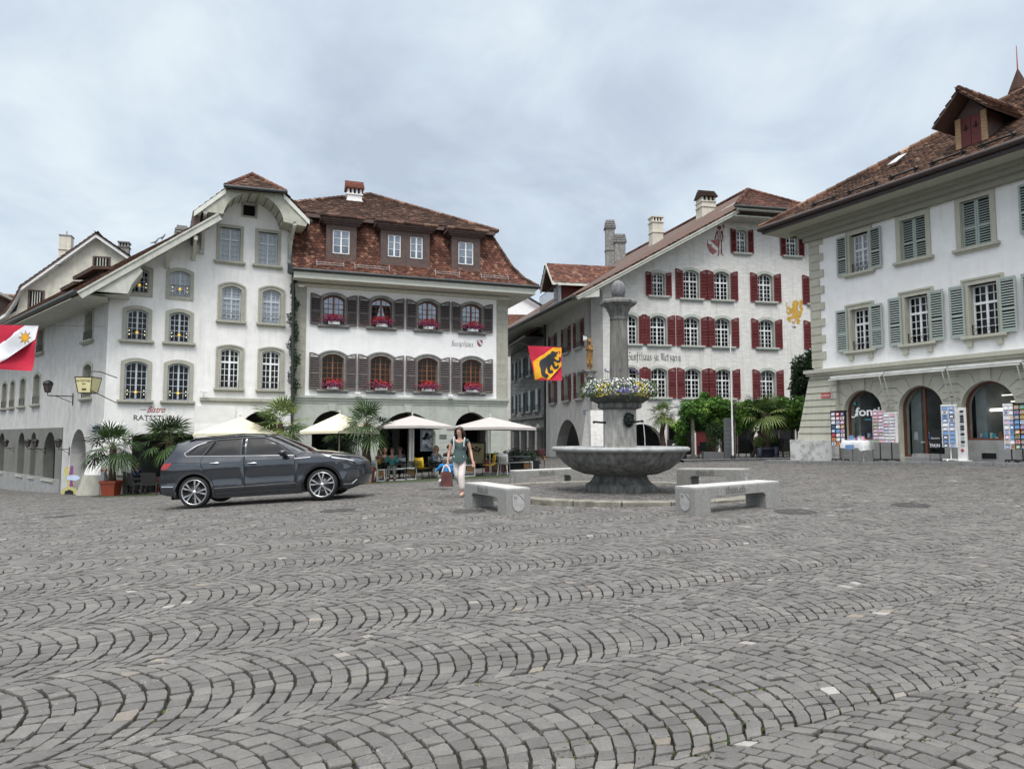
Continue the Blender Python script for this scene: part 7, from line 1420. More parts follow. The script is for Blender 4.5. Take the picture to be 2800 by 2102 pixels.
# ================================================================ TERRACE FURNITURE
M_bk = mat('black_metal', (.015,.015,.016), .5, metal=.3); M_wht = mat('white_metal', (.80,.80,.79), .5); M_wood = mat('light_wood', (.45,.25,.10), .7, .2, 4, stretch=(1,1,10))
def shell_chair(px, Y, rz, m, label, py=None):
    p = on_g(px, Y); t = empty('terrace_chair', Matrix.Translation(p) @ Matrix.Rotation(rz, 4, 'Z'), label, 'chair', 'terrace chairs with perforated shells')
    b = MB(); prof = [(-.22,.44),(.12,.42),(.20,.47),(.25,.62),(.29,.86)]; n = 6; V = []
    for y, z in prof:
        for i in range(n+1): s = -1+2*i/n; V.append((s*.23, y-.05*s*s*(z > .5), z+.02*s*s))
    F = [(k*(n+1)+i, k*(n+1)+i+1, (k+1)*(n+1)+i+1, (k+1)*(n+1)+i) for k in range(len(prof)-1) for i in range(n) if not (k == 3 and i in (2,3) and 0)]
    b.add(V, F, 0, smooth=True)
    for r in range(3):
        for i in range(5): x = -.15+i*.075; z = .58+r*.07; y = .235+.012*r; b.box(x-.018,x+.018,y-.035,y+.055,z,z+.022,1)
    o = b.build('shell', [m, M_bk], t); o.modifiers.new('s', 'SOLIDIFY').thickness = .012
    for sx, sy in ((-.2,-.2),(.2,-.2),(-.2,.2),(.2,.2)): b = MB(); b.tube([(sx*.9,sy*.9,.43),(sx*1.1,sy*1.15,.01)], .013, 6); b.build('leg', M_bk if m is not M_wht else M_wht, t)
    b = MB()
    for s in (-1,1): b.tube([(s*.22,.18,.44),(s*.25,.10,.64),(s*.25,-.18,.65),(s*.22,-.2,.43)], .011, 6)
    b.build('armrests', M_bk, t)
YL = mat('yellow_plastic', (.75,.48,.02), .5); GY = mat('grey_plastic', (.20,.22,.20), .5)
for px, Y, rz, m, lab in ((1028,28.8,2.7,M_wht,'white shell chair with a bag beside the tall potted palm'),(1048,29.3,2.2,YL,'yellow shell chair behind the white chair by the palm'),(1122,28.6,-1.2,GY,'grey shell chair at the right end of the left planter bench'),
      (1100,30.0,3.0,M_wht,'white shell chair under the man in the blue shirt'),(1155,28.7,2.6,YL,'yellow shell chair left of the blonde woman'),(1190,29.2,1.4,GY,'grey shell chair the blonde woman sits on'),(1228,28.6,3.1,GY,'grey shell chair under the man in black'),
      (1337,28.8,-1.3,YL,'yellow shell chair right of the walking woman'),(1378,29.2,2.9,M_wht,'white shell chair in front of the dark table'),(1352,30.6,2.4,YL,'second yellow shell chair deeper under the right parasol')): shell_chair(px, Y, rz, m, lab)
def table(px, Y, w, m, label, h=.74):
    p = on_g(px, Y); t = empty('terrace_table', p, label, 'table', 'terrace tables'); MB().box(-w/2,w/2,-.35,.35,h-.03,h,ch=.006).build('tabletop', m, t)
    for sx, sy in ((-1,-1),(1,-1),(-1,1),(1,1)): b = MB(); b.tube([(sx*(w/2-.06),sy*.28,h-.03),(sx*(w/2-.06),sy*.28,.0)], .016, 6); b.build('leg', m, t)
    return t
table(1095, 29.4, 1.1, M_bk, 'dark table before the woman in the teal shirt'); table(1208, 29.5, .8, M_bk, 'dark table between the blonde woman and the man in black'); table(1412, 29.3, 1.2, mat('blue_grey_metal', (.07,.085,.10), .5), 'long blue-grey table at the right end of the terrace'); table(400, 28.6, .9, M_bk, 'dark table among the wicker chairs at the left')
def planter_bench(px0, px1, py, label, plants=((.12,0),(.88,1))):
    a = gxy(px0, py); c = on_g(px1, a.y-.0); c = Vector((c.x, a.y+.15, c.z)); L = (c-a).xy.length; t = empty('planter_bench', Matrix.Translation(a) @ Matrix.Rotation(math.atan2(c.y-a.y, c.x-a.x), 4, 'Z') @ Matrix.Rotation(-math.atan2(c.z-a.z, L), 4, 'Y'), label, 'bench', 'white frame planter benches')
    b = MB(); r = .022
    for y in (0, .35):
        for x0, x1 in ((0, L*.20), (L*.20+.05, L)): b.box(x0,x1,y-r,y+r,.44,.44+2*r); b.box(x0,x1,y-r,y+r,0,2*r); b.box(x0,x0+2*r,y-r,y+r,2*r,.44); b.box(x1-2*r,x1,y-r,y+r,2*r,.44)
    b.box(0,L,.02,.33,.47,.485); b.build('frame', M_wht, t)
    for f, k in plants:
        x = L*f; b = MB()
        for i in range(3): b.box(x-.16,x+.16,.03,.30,.19+i*.082,.26+i*.082)
        o = b.build('wood_box', M_wood, t); leaves('plant', [((x,.17,.60),(.17,.14,.14))], 260, .035, mat_sage if k else LEAF_D, o, int(px0))
    return t
mat_sage = ramp_mat('sage_leaf', [(0,(.10,.14,.09)),(1,(.26,.32,.24))], .8)
planter_bench(1032, 1140, 1317, 'white planter bench between the palm pot and the grey chair')
planter_bench(1198, 1300, 1307, 'white planter bench behind the walking woman')
planter_bench(1342, 1458, 1298, 'white planter bench nearest the bicycles')
b = MB(); p = on_g(1222, 28.2)                                  # blue jacket over the bench
V = [(-.42,.0,.30),(-.2,-.04,.52),(.05,-.05,.46),(.3,-.03,.55),(.34,-.06,.2),(.1,-.09,.02),(-.02,-.08,.3)]; b.tube([V[0],V[1],V[2]], [.05,.08,.10], 8); b.tube([V[2],V[3],V[4]], [.10,.12,.10], 8); b.tube([V[2],V[6],V[5]], [.12,.16,.10], 8); b.ball((.16,-.06,.36), .17, 10, sc=(1,.5,1))
tag(b.build('blue_jacket', mat('bright_blue_cloth', (.01,.20,.55), .7, .2, 6), M=Matrix.Translation(p)), 'bright blue jacket draped over the bench behind the walking woman', 'jacket')
def wicker(px, Y, rz, label):
    p = on_g(px, Y); t = empty('wicker_chair', Matrix.Translation(p) @ Matrix.Rotation(rz, 4, 'Z'), label, 'chair', 'dark chairs'); m = mat('dark_wicker', (.035,.034,.034), .8, .3, 60, .6, 120)
    MB().box(-.27,.27,-.27,.25,.38,.44,ch=.01).build('seat', m, t); b = MB(); b.add([(-.27,.22,.44),(.27,.22,.44),(.25,.34,.86),(-.25,.34,.86),(-.27,.26,.44),(.27,.26,.44),(.25,.38,.86),(-.25,.38,.86)], [(0,1,2,3),(4,7,6,5),(0,3,7,4),(1,5,6,2),(2,6,7,3)]); b.build('backrest', m, t)
    b = MB()
    for s in (-1, 1): b.box(s*.29-.025,s*.29+.025,-.28,.30,.62,.66)
    b.build('armrests', m, t)
    for sx, sy in ((-1,-1),(1,-1),(-1,1),(1,1)): b = MB(); b.box(sx*.27-.018,sx*.27+.018,sy*.25-.018,sy*.25+.018,0,.64 if 1 else .4); b.build('leg', m, t)
for px, Y, rz, lab in ((376,27.6,2.6,'dark wicker chair nearest the potted palm, in front of the navy-clad man'),(418,27.2,3.3,'dark wicker chair just left of the grey car'),(362,29.0,1.5,'dark wicker chair the man in navy sits on'),(440,28.8,-1.4,'dark wicker chair half hidden behind the car boot')): wicker(px, Y, rz, lab)
for px, Y, rz, lab in ((2122,33.3,2.8,'dark terrace chair right of the navy palm pot'),(2150,33.0,3.2,'second dark terrace chair right of the navy palm pot'),(2182,33.6,3.6,'dark terrace chair left of the guest in white'),(2215,33.0,3.0,'dark terrace chair nearest the whitewashed corner'),(1925,34.2,3,'dark chair in the shade under the left vine'),(2035,34.4,2.8,'dark chair left of the twisted vine trunk'),(2060,34.6,3.3,'dark chair behind the twisted vine trunk')): wicker(px, Y, rz, lab)
# people on the terraces
H1 = mat('blonde_hair', (.38,.24,.11), .6, .2, 20); H2 = mat('grey_brown_hair', (.13,.09,.065), .6, .2, 20); H3 = mat('dark_hair', (.02,.015,.012), .6); H4 = mat('ginger_brown_hair', (.16,.06,.03), .6)
TS = mat('trouser_black', (.02,.02,.022), .8); TB = mat('trouser_grey', (.16,.16,.16), .8)
sh_ = mat('dark_shoe', (.02,.02,.02), .5)
seated(1072, 1290, 28.9, .1, 'seated person in a teal shirt drinking at the dark table', mat('teal_shirt', (.07,.32,.33), .85, .15, 8), TB, H2, 'short', arms='cup', w=1.05, shoes=sh_)
seated(1098, 1280, 30.2, -.3, 'seated man in a denim blue shirt leaning on the table', mat('denim_blue', (.05,.12,.22), .85), TS, H2, 'short', lean=.16, w=1.15, shoes=sh_)
seated(1035, 1280, 29.9, .9, 'seated woman in a beige top with reddish brown hair', mat('beige_top', (.34,.25,.18), .85), TS, H4, 'long', shoes=sh_)
seated(1052, 1280, 30.8, .3, 'seated person in a dark wine-red top behind the table', mat('wine_top', (.07,.012,.02), .85), TS, H4, 'short', shoes=sh_)
seated(1188, 1285, 29.2, .9, 'seated blonde woman in a pale denim jacket', mat('pale_denim', (.22,.31,.40), .85, .25, 10), TS, H1, 'long', shoes=mat('white_shoe', (.5,.45,.42), .7))
seated(1226, 1280, 28.9, 3.0, 'seated man in black seen from behind with thinning ginger hair', mat('black_pullover', (.008,.008,.009), .9), TS, H4, 'short', w=1.25, shoes=sh_)
seated(370, 1290, 28.9, 1.2, 'seated man in a navy jacket at the left terrace', mat('navy_jacket', (.02,.045,.14), .85), TS, H3, 'short', w=1.15, shoes=sh_)
seated(2200, 1215, 33.8, 2.2, 'seated guest in a white shirt at the right terrace', mat('white_shirt', (.65,.67,.68), .85), TS, H2, 'short', shoes=sh_)
seated(2072, 1215, 34.8, .4, 'guest in black with bare arms behind the thick palm trunk', mat('black_pullover', (.008,.008,.009), .9), TS, H3, 'short', sleeve=.4, shoes=sh_)
# grass carpet edges
b = MB()
def carpet(pts):
    b.add([(p.x, p.y, p.z+.006) for p in pts], [tuple(range(len(pts)))])
carpet([gxy(245,1360), gxy(425,1356), gxy(440,1350), gxy(300,1346)]); carpet([gxy(985,1325), gxy(1145,1318), gxy(1150,1308), gxy(985,1314)]); carpet([gxy(1145,1318), gxy(1470,1300), gxy(1465,1293), gxy(1150,1308)])
tag(b.build('grass_carpet', mat('green_carpet', (.07,.095,.04), .95, .3, 20, .6, 80)), kind='structure')
# ================================================================ BICYCLES
def bike(px, Y, rz, m, label, basket=False):
    p = on_g(px, Y); t = empty('bicycle', Matrix.Translation(p) @ Matrix.Rotation(rz, 4, 'Z') @ Matrix.Rotation(.1, 4, 'X'), label, 'bicycle', 'parked bicycles'); R = .34
    for x in (-.53, .53):
        w = MB(); w.add(*(lambda: ([((R+.018*math.cos(b_))*math.cos(a), .018*math.sin(b_), (R+.018*math.cos(b_))*math.sin(a)) for a in np.linspace(0, 2*PI, 33)[:-1] for b_ in np.linspace(0, 2*PI, 7)[:-1]], [(i*6+j, i*6+(j+1) % 6, ((i+1) % 32)*6+(j+1) % 6, ((i+1) % 32)*6+j) for i in range(32) for j in range(6)]))())
        for k in range(12): a = k*PI/6; w.tube([(0,0,0),(R*math.cos(a),0,R*math.sin(a))], .003, 3)
        w.tube([(0,-.04,0),(0,.04,0)], .025, 8); w.build('wheel', sh_, t, Matrix.Translation((x,0,.36)))
    b = MB()
    for a, c, r in (((-.53,0,.36),(-.1,0,.30),.012),((-.53,0,.36),(-.22,0,.75),.012),((-.1,0,.30),(-.24,0,.85),.018),((-.1,0,.30),(.36,0,.70),.024),((-.2,0,.68),(.34,0,.80),.018),((.36,0,.70),(.53,0,.36),.016),((.36,0,.68),(.30,0,1.0),.016)): b.tube([a, c], r, 7)
    b.build('frame', m, t); b = MB(); b.tube([(.22,-.28,1.04),(.30,-.1,1.02),(.30,.1,1.02),(.22,.28,1.04)], .013, 6); b.build('handlebar', sh_, t); b = MB(); b.ball((-.26,0,.90), .12, 8, sc=(1,.55,.35)); b.build('saddle', sh_, t)
    b = MB(); b.box(-.75,-.35,-.06,.06,.74,.76); b.build('rack', sh_, t)
    if basket: MB().box(-.80,-.38,-.17,.17,.70,.95,ch=.03).build('pannier', mat('dark_red_bag', (.06,.012,.014), .7), t); MB().box(-.83,-.80,-.09,.09,.5,.66).build('number_plate', mat('orange_plate', (.8,.45,.15), .5), t)
bike(1422, 31.2, -2.5, mat('blue_grey_frame', (.10,.15,.20), .4), 'blue-grey bicycle leaning at the corner of the centre house'); bike(1460, 30.6, -2.2, sh_, 'black bicycle with a dark red pannier, nearest the alley', True)
# ================================================================ FLAGS
def flag(name, tl, tr, bl, br, Y, label, draw, mats_):
    """corners as pixels at depth Y; cloth hangs from a wire, slightly rippled"""
    P = [at_depth(*q, Y) for q in (tl, tr, bl, br)]; t = empty(name, P[0], label, 'flag', 'flags hung on wires over the square'); n = 24
    def S(u, v):
        a = P[0].lerp(P[1], u); c = P[2].lerp(P[3], u); q = a.lerp(c, v)-P[0]; q.y += (.05*math.sin(u*9+v*2)+.03*math.sin(v*7-u*4))*(.3+v); q.z -= .06*math.sin(u*PI)*(1-v)*.4; return q
    b = MB(); V = [tuple(S(i/n, j/n)) for j in range(n+1) for i in range(n+1)]; F = []; mi = []
    for j in range(n):
        for i in range(n): F.append((j*(n+1)+i, j*(n+1)+i+1, (j+1)*(n+1)+i+1, (j+1)*(n+1)+i))
    b.add(V, F); b.m = [0]*len(F); b.sm = [True]*len(F); b.build('cloth', draw[0], t)
    for nm, polys, m, off in draw[1]:
        g = MB()
        for pl in polys:
            k = len(pl); vs, es, fs, *_ = delaunay_2d_cdt([Vector(q) for q in pl]+[Vector((x, y)) for x in np.arange(.03, 1, .06) for y in np.arange(.03, 1, .06) if pip(pl, np.array([x]), np.array([y]))[0]], [], [list(range(k))], 1, 1e-5)
            for s_ in (-1, 1): g.add([tuple(S(v.x, v.y)+Vector((0, s_*off, 0))) for v in vs], fs, smooth=True)
        g.build(nm, m, t)
    return t
FR_ = mat('flag_red', (.50,.012,.045), .8, .08, 6); FW_ = mat('flag_white', (.72,.73,.76), .8, .04, 6); FY_ = mat('flag_yellow', (.80,.40,.015), .8, .08, 6); FK_ = mat('flag_black', (.025,.028,.035), .8)
st = [(.79+(.10 if i % 2 == 0 else .044)*math.sin(PI*i/8), .27+(.145 if i % 2 == 0 else .064)*-math.cos(PI*i/8)) for i in range(16)]
st1 = [(.79+(.115 if i % 2 == 0 else .053)*math.sin(PI*i/8), .27+(.168 if i % 2 == 0 else .078)*-math.cos(PI*i/8)) for i in range(16)]
flag('town_flag', (-55,884), (105,889), (-62,1006), (92,1015), 17.0, 'red flag with white diagonal stripe and golden star at the left edge', (FR_, [('white_stripe', [[(.0,.99),(.0,.82),(.77,.0),(1.0,.0),(.98,.31),(.34,.97),(.3,.99)]], FW_, .004), ('star_outline', [st1], FK_, .007), ('star', [st], mat('flag_gold', (.85,.42,.02), .7), .010)], ), None)
fx = lambda L: [((x-368)/(778-368), (y-205)/(615-205)) for x, y in L]
bear = [(735,262),(700,268),(678,262),(660,256),(648,268),(640,285),(600,308),(560,340),(510,365),(480,390),(470,440),(480,480),(475,530),(485,565),(510,580),(545,592),(560,585),(580,572),(582,550),(560,535),(540,530),(545,500),(560,470),(570,450),(572,480),(578,515),(590,532),(625,530),(655,522),(658,492),(640,485),(618,490),(615,460),(632,430),(640,420),(655,450),(670,475),(700,478),(735,465),(738,428),(720,420),(710,440),(692,440),(680,410),(672,380),(690,385),(720,400),(755,398),(768,370),(762,330),(745,325),(740,345),(742,366),(715,370),(690,350),(682,335),(700,325),(722,312),(705,300),(728,288)]
flag('canton_flag', (1443,944), (1536,948), (1463,1039), (1536,1041), 32.5, 'red and yellow flag with a black bear over the alley', (FR_, [('yellow_band', [[(.0,.99),(.06,.46),(.75,.02),(.99,.02),(.99,.56),(.52,.99)]], FY_, .008), ('bear', [[(min(.97,max(.02,x)), y) for x, y in fx(bear)]], FK_, .014), ('tongue', [fx([(735,262),(752,252),(762,268),(755,288),(735,295),(748,275)])], FR_, .018)]), None)
b = MB(); a, c = at_depth(1388, 930, 35.2), at_depth(1612, 948, 40.5); m1, m2 = at_depth(1443, 944, 32.5), at_depth(1536, 948, 32.5); b.tube([a, m1, m2, c], .012, 4)
a, c = at_depth(-200, 905, 22), at_depth(285, 893, 28.8); b.tube([a, at_depth(-55,884,17), at_depth(105,889,17), c], .008, 4); t = empty('flag_wires', (0,0,0), 'thin wires carrying the flags across the square', 'wire'); b.build('wire', M_iron, t)
# ================================================================ LAMPS AND SIGNS ON WALLS
def lantern(F, px, py, out, label, s=1.0, m=M_iron, gl=None):
    u, z = F.at(px, py, out); t = empty('wall_lantern', F.M(u, -out, z), label, 'lamp', 'wall lanterns'); b = MB()
    b.lathe([(.09*s,-.17*s),(.15*s,.10*s)], 6, smooth=False); b.build('glass', gl or mat('lantern_glass', (.10,.08,.075), .2), t)
    b = MB(); b.lathe([(.17*s,.10*s),(.17*s,.12*s),(.13*s,.20*s),(.04*s,.24*s),(0,.25*s)], 12); b.lathe([(.0,-.20*s),(.10*s,-.19*s),(.10*s,-.17*s)], 6)
    for k in range(6): a = k*PI/3; b.tube([(.092*s*math.cos(a),.092*s*math.sin(a),-.17*s),(.153*s*math.cos(a),.153*s*math.sin(a),.10*s)], .010*s, 4)
    b.tube([(0,0,-.2*s),(0,0,-.30*s),(0,out,-.30*s)], .018*s, 6); b.tube([(0,out*.3,-.30*s),(0,out*.95,-.52*s)], .012*s, 6); b.box(-.03*s,.03*s,out-.03,out,-.62*s,-.18*s); b.build('bracket', m, t)
lantern(FLS, 131, 1058, 1.0, 'black wall lantern on a bracket on the left street wall', 1.25)
for px, lab in ((160,'small street lantern beside the widest grey arch'),(97,'small street lantern over the narrow arch'),(76,'small street lantern second from the left edge'),(16,'small street lantern at the left edge')): lantern(FLS, px, 1212, .45, lab, .9)
u, z = FLS.at(241, 1052, 1.0); t = empty('lantern_sign', FLS.M(u, -1.0, z), 'pale yellow lantern-shaped inn sign hanging at the house corner', 'sign'); b = MB(); zt_, zb_, wt_, wb_ = .28, -.32, .46, .33
b.lathe([(wb_,zb_),(wt_,zt_)], 4, smooth=False); b.build('sign_panels', mat('pale_yellow_sign', (.72,.66,.36), .6, .05, 4), t)
b = MB()
for k in range(4): a = k*PI/2; b.tube([(wb_*math.cos(a),wb_*math.sin(a),zb_),(wt_*math.cos(a),wt_*math.sin(a),zt_)], .016, 5)
for w, z_ in ((wb_,zb_),(wt_,zt_)): b.tube([(w*math.cos(k*PI/2),w*math.sin(k*PI/2),z_) for k in range(5)], .018, 5)
b.tube([(0,0,zt_),(0,.1,zt_+.25),(0,.4,zt_+.25),(0,1.0,zt_+.05)], .018, 6); b.tube([(wb_,0,zb_+.1),(.35,.9,zb_-.35)], .018, 6); b.build('sign_frame', M_iron, t)
for s_ in (-1, 1):
    a = math.atan2(.46-.33, .6); T_ = Matrix.Rotation(s_*PI/4, 4, 'Z') @ Matrix.Translation((0,-.287,0)) @ Matrix.Rotation(a*.7, 4, 'X'); b = MB(); b.text('RATSSTÜBLI', .105, .004, align='CENTER', M=Matrix.Translation((0,0,.10))); b.text('BAR', .07, .004, align='CENTER', M=Matrix.Translation((0,0,.0))); b.text('BIER', .09, .004, align='CENTER', bold=.004, M=Matrix.Translation((0,0,-.22))); b.build('sign_lettering', M_ink, t, T_)
def plaque(F, x0, y0, x1, y1, text, bg, fg, label, out=.02, name='street_sign'):
    u0, z1 = F.at(x0, y0, out); u1, z0 = F.at(x1, y1, out); t = empty(name, F.M((u0+u1)/2, -out, (z0+z1)/2), label, 'sign'); w, h = u1-u0, z1-z0
    MB().box(-w/2,w/2,0,.015,-h/2,h/2).build('plate', bg, t); b = MB().text(text, h*.62, .004, align='CENTER', width=None); xs = [v[0] for v in b.v]; k = w*.86/(max(xs)-min(xs)); b.build('lettering', fg, t, Matrix.Translation((-(max(xs)+min(xs))/2*k,-.004,-h*.22)) @ Matrix.Diagonal((k,1,1,1)))
BLU = mat('enamel_blue', (.01,.05,.16), .3); WHI = mat('enamel_white', (.75,.76,.78), .4)
plaque(FZS, 1594, 1122, 1607, 1131, 'Untere Hauptgasse', BLU, WHI, 'blue street name plate on the guild hall street wall'); plaque(FL, 253, 1166, 268, 1181, 'Rathausplatz', BLU, WHI, 'blue street name plate behind the leftmost palm')
plaque(FR, 2245, 1075, 2271, 1087, 'ROSENAU', mat('red_white_plate', (.55,.09,.09), .5), WHI, 'small red sign on the sage stone corner of the shop', .22)
plaque(FB, 1202, 1188, 1221, 1199, 'Burgerhaus', mat('pewter_plate', (.10,.11,.11), .4), mat('pewter_letter', (.3,.31,.31), .4), 'small metal plate on the pillar right of the middle arch', .04)
for F, px, py, lab in ((FL, 558, 1070, 'white flood lamp above the cornice of the tall gabled house'),(FB, 978, 1075, 'white flood lamp under the second lower window'),(FB, 1232, 1082, 'small lamp under the third lower window'),(FB, 824, 782, 'white flood lamp under the eaves beside the drainpipe')):
    u, z = F.at(px, py, .25); t = empty('flood_lamp', F.M(u, -.25, z), lab, 'lamp', 'white flood lamps on the facades'); MB().box(-.13,.13,-.08,.08,-.05,.05,ch=.015).build('housing', M_wht, t); b = MB(); b.tube([(0,0,-.05),(0,.02,-.18),(0,.25,-.18)], .012, 5); b.build('arm', M_wht, t)
# golden bear figure on its carved console
u0, zc_ = FZ.at(1613, 1012, .35); t = empty('carved_console', FZ.M(u0, -.35, zc_), 'carved grey stone console on the corner of the guild hall', 'console'); b = MB(); b.box(-.36,.36,-.30,.35,-.10,0,ch=.02); b.box(-.31,.31,-.26,.35,-.18,-.10,ch=.015); b.lathe([(.05,-.85),(.12,-.72),(.20,-.5),(.27,-.3),(.30,-.18)], 10)
for k in range(7): a = -PI*k/6; b.ball((.22*math.cos(a), .22*math.sin(a), -.36-.05*(k % 2)), .075, 8)
b.build('stone', M_stone, t)
t = empty('gilded_bear', FZ.M(u0, -.33, zc_), 'gilded standing bear figure with a small axe on the corner console', 'statue'); GOLD = mat('gilding', (.50,.27,.09), .42, .3, 8, .4, 25, metal=.35)
V = []; E = []; V.append(((.0,0,.72), (.15,.14))); c_ = chain(V, E, 0, [((.02,0,1.0),(.18,.15)), ((.03,-.02,1.28),(.15,.13)), ((.0,-.05,1.48),(.11,.10)), ((-.04,-.08,1.62),(.12,.12)), ((-.05,-.20,1.60),(.07,.06)), ((-.05,-.28,1.58),(.045,.04))])
for s in (-1, 1): chain(V, E, 0, [((s*.09-.02,.0,.58),(.12,.11)), ((s*.10-.03,-.07,.34),(.085,.08)), ((s*.09+.02,.04,.12),(.055,.055)), ((s*.09-.02,-.10,.04),(.06,.035))])
chain(V, E, 2, [((-.18,-.06,1.20),.07), ((-.26,-.18,1.10),.055), ((-.22,-.24,1.30),.045)]); chain(V, E, 2, [((.16,-.10,1.18),.07), ((.02,-.24,1.12),.055), ((-.14,-.25,1.20),.045)]); chain(V, E, 4, [((-.12,-.04,1.74),.035), ((-.12,-.04,1.78),.02)]); chain(V, E, 4, [((.05,-.04,1.74),.035), ((.05,-.04,1.78),.02)])
skin('body', V, E, GOLD, t, 2); b = MB(); b.tube([(-.25,-.27,.72),(-.22,-.27,1.85)], .016, 6); b.add([(-.22,-.28,1.82),(-.46,-.28,1.92),(-.46,-.28,1.62),(-.22,-.28,1.70),(-.22,-.26,1.82),(-.46,-.27,1.92),(-.46,-.27,1.62),(-.22,-.26,1.70)], [(0,1,2,3),(4,7,6,5),(0,4,5,1),(1,5,6,2),(2,6,7,3)], 1)
b.build('axe', [M_iron, mat('pale_steel', (.65,.67,.70), .3)], t); b = MB()
for k in range(5): a = k*2*PI/5; b.tube([(-.04+.08*math.cos(a),-.06+.08*math.sin(a),1.72),(-.04+.10*math.cos(a),-.06+.10*math.sin(a),1.84)], [.03,.008], 5)
b.build('crown', GOLD, t)
# ================================================================ RIGHT TERRACE
M_post = mat('weathered_post', (.13,.115,.095), .9, .3, 6, .4, 20, stretch=(1,1,.3))
t = empty('pergola', (0,0,0), 'weathered wooden pergola posts and beams carrying the vines', 'pergola'); b = MB(); tops = []
for px, Y, w in ((1894,33.2,.14),(2008,33.3,.12),(2165,34.8,.10)):
    p = on_g(px, Y); pb = MB(); pb.box(p.x-w/2,p.x+w/2,p.y-w/2,p.y+w/2,p.z,p.z+2.45); pb.build('post', M_post, t); tops.append(Vector((p.x,p.y,p.z+2.45)))
for a, c in zip(tops[:-1], tops[1:]): b.tube([a, c], .06, 4, smooth=False)
for k in range(8): q = tops[0].lerp(tops[1], k/7); b.tube([q+Vector((0,-.3,.05)), q+Vector((0,4.5,.25))], .035, 4, smooth=False)
for k in range(6): q = tops[1].lerp(tops[2], k/5); b.tube([q+Vector((0,-.3,.05)), q+Vector((0,4.5,.25))], .035, 4, smooth=False)
b.build('beams', M_post, t)
p = on_g(1990, 32.8); t = empty('sign_column', p, 'tall dark grey information column between the vines', 'sign'); MB().box(-.19,.19,-.05,.05,.08,1.95,ch=.006).build('panel', mat('slate_panel', (.085,.09,.095), .5), t); b = MB()
for i, s in enumerate(('Restaurant','Speisekarte','Terrasse','Mittagsmenu','Weinkarte')): b.text(s, .045, .003, M=Matrix.Translation((-.10,-.053,1.45-i*.2)))
b.build('lettering', mat('grey_letter', (.35,.36,.37), .5), t)
p = on_g(2003, 32.3); t = empty('flagpole', p, 'slim white flagpole in front of the guild hall', 'flagpole'); zt_ = zof(915, 32.3)-p.z; b = MB(); b.tube([(0,0,.1),(0,0,zt_)], [.045,.026], 10); b.build('pole', M_wht, t); MB().lathe([(.10,.08),(.09,.24),(.06,.26)], 12).build('socket', M_iron, t)
p = at_depth(1868, 1116, 35.5); t = empty('glass_canopy', p, 'blue-grey sloping canopy roof over the terrace door', 'canopy'); b = MB(); b.add([(-.42,-.6,.15),(.5,-.6,-.25),(1.2,1.8,.05),(-.2,4.3,.6),(-.42,-.6,.10),(.5,-.6,-.30),(1.2,1.8,.0),(-.2,4.3,.55)], [(0,1,2,3),(4,7,6,5),(0,4,5,1),(1,5,6,2)]); b.build('roof_sheet', mat('zinc_sheet', (.32,.38,.44), .4), t)
b = MB(); b.add([(-.42,-.58,.1),(.5,-.58,-.3),(-.42,-.58,-.3)], [(0,1,2)]); b.build('cheek', M_grey, t)
for px, py, lab, w in ((1862,1222,'dark round planter with shrub left of the pergola post',.5),(1842,1200,'dark menu stand with small white emblem beyond the basin',.5)):
    Y = 34.2; p = on_g(px, Y)
    if 'planter' in lab: t = empty('shrub_planter', p, lab, 'planter'); MB().lathe([(.24,.1),(.28,.62),(.25,.62),(0,.58)], 16).build('pot', mat('dark_pot', (.02,.022,.03), .6), t); leaves('foliage', [((0,0,.9),(.35,.3,.35))], 1600, .05, LEAF_W, t, 21)
    else: t = empty('menu_stand', p, lab, 'sign'); MB().box(-.32,.32,-.03,.03,.55,1.02,ch=.01).box(-.03,.03,-.02,.02,.1,.55).build('board', M_bk, t); b = MB(); [b.ball((x,-.035,z), r, 8, sc=(1,.2,.8)) for x, z, r in ((0,.80,.06),(-.06,.77,.04),(.06,.77,.04))]; b.build('emblem', WHI, t)
for px, lab in ((2076,'round clipped shrub left of the thick palm trunk'),(2120,'loose grey-green shrub right of the thick palm trunk')):
    p = on_g(px, 33.0); t = empty('potted_shrub', p, lab, 'shrub', 'small shrubs by the navy pot'); leaves('foliage', [((0,0,.80),(.24,.22,.24))], 1100, .04, LEAF_PL if px < 2100 else LEAF_D, t, px); MB().lathe([(.10,.1),(.16,.55),(0,.55)], 12).build('pot', MATS['navy_pot'], t)
p = on_g(2180, 34.6); t = empty('heater_sign', p, 'small white signboard hanging among the vine leaves', 'sign'); MB().box(-.32,.32,-.02,.02,1.78,1.98).build('board', WHI, t); b = MB(); b.tube([(0,0,.1),(0,0,1.78)], .04, 6); b.build('pole', mat('grey_post', (.45,.46,.45), .6), t); MB().box(-.22,-.1,-.03,-.02,1.82,1.94).build('mark', M_ink, t)
# bollard, milk can, kids' figure sign at the left corner
p = gxy(253, 1349); t = tag(MB().lathe([(.17,0),(.15,.3),(.115,.56),(.07,.60),(0,.61)], 16).build('stone_bollard', mat('white_stone', (.58,.58,.57), .85, .15, 6, .4, 20, dirt=((.35,.35,.34), .6, 3)), M=Matrix.Translation(p)), 'short whitish tapered stone bollard left of the terracotta pot', 'bollard')
p = on_g(288, 27.9); t = empty('milk_can', p, 'metal milk can with red handle beside the leftmost palm pot', 'milk can'); b = MB(); b.lathe([(.14,.1),(.14,.55),(.09,.66),(.11,.74),(0,.74)], 16, M=Matrix.Translation((0,0,.2))); b.build('can', mat('dull_tin', (.35,.36,.36), .4, metal=.6), t); b = MB(); b.tube([(-.09,0,.9),(-.10,0,1.05),(.10,0,1.05),(.09,0,.9)], .02, 6); b.box(-.10,.10,-.03,.03,.93,1.0); b.build('handle', mat('red_handle', (.4,.03,.03), .5), t)
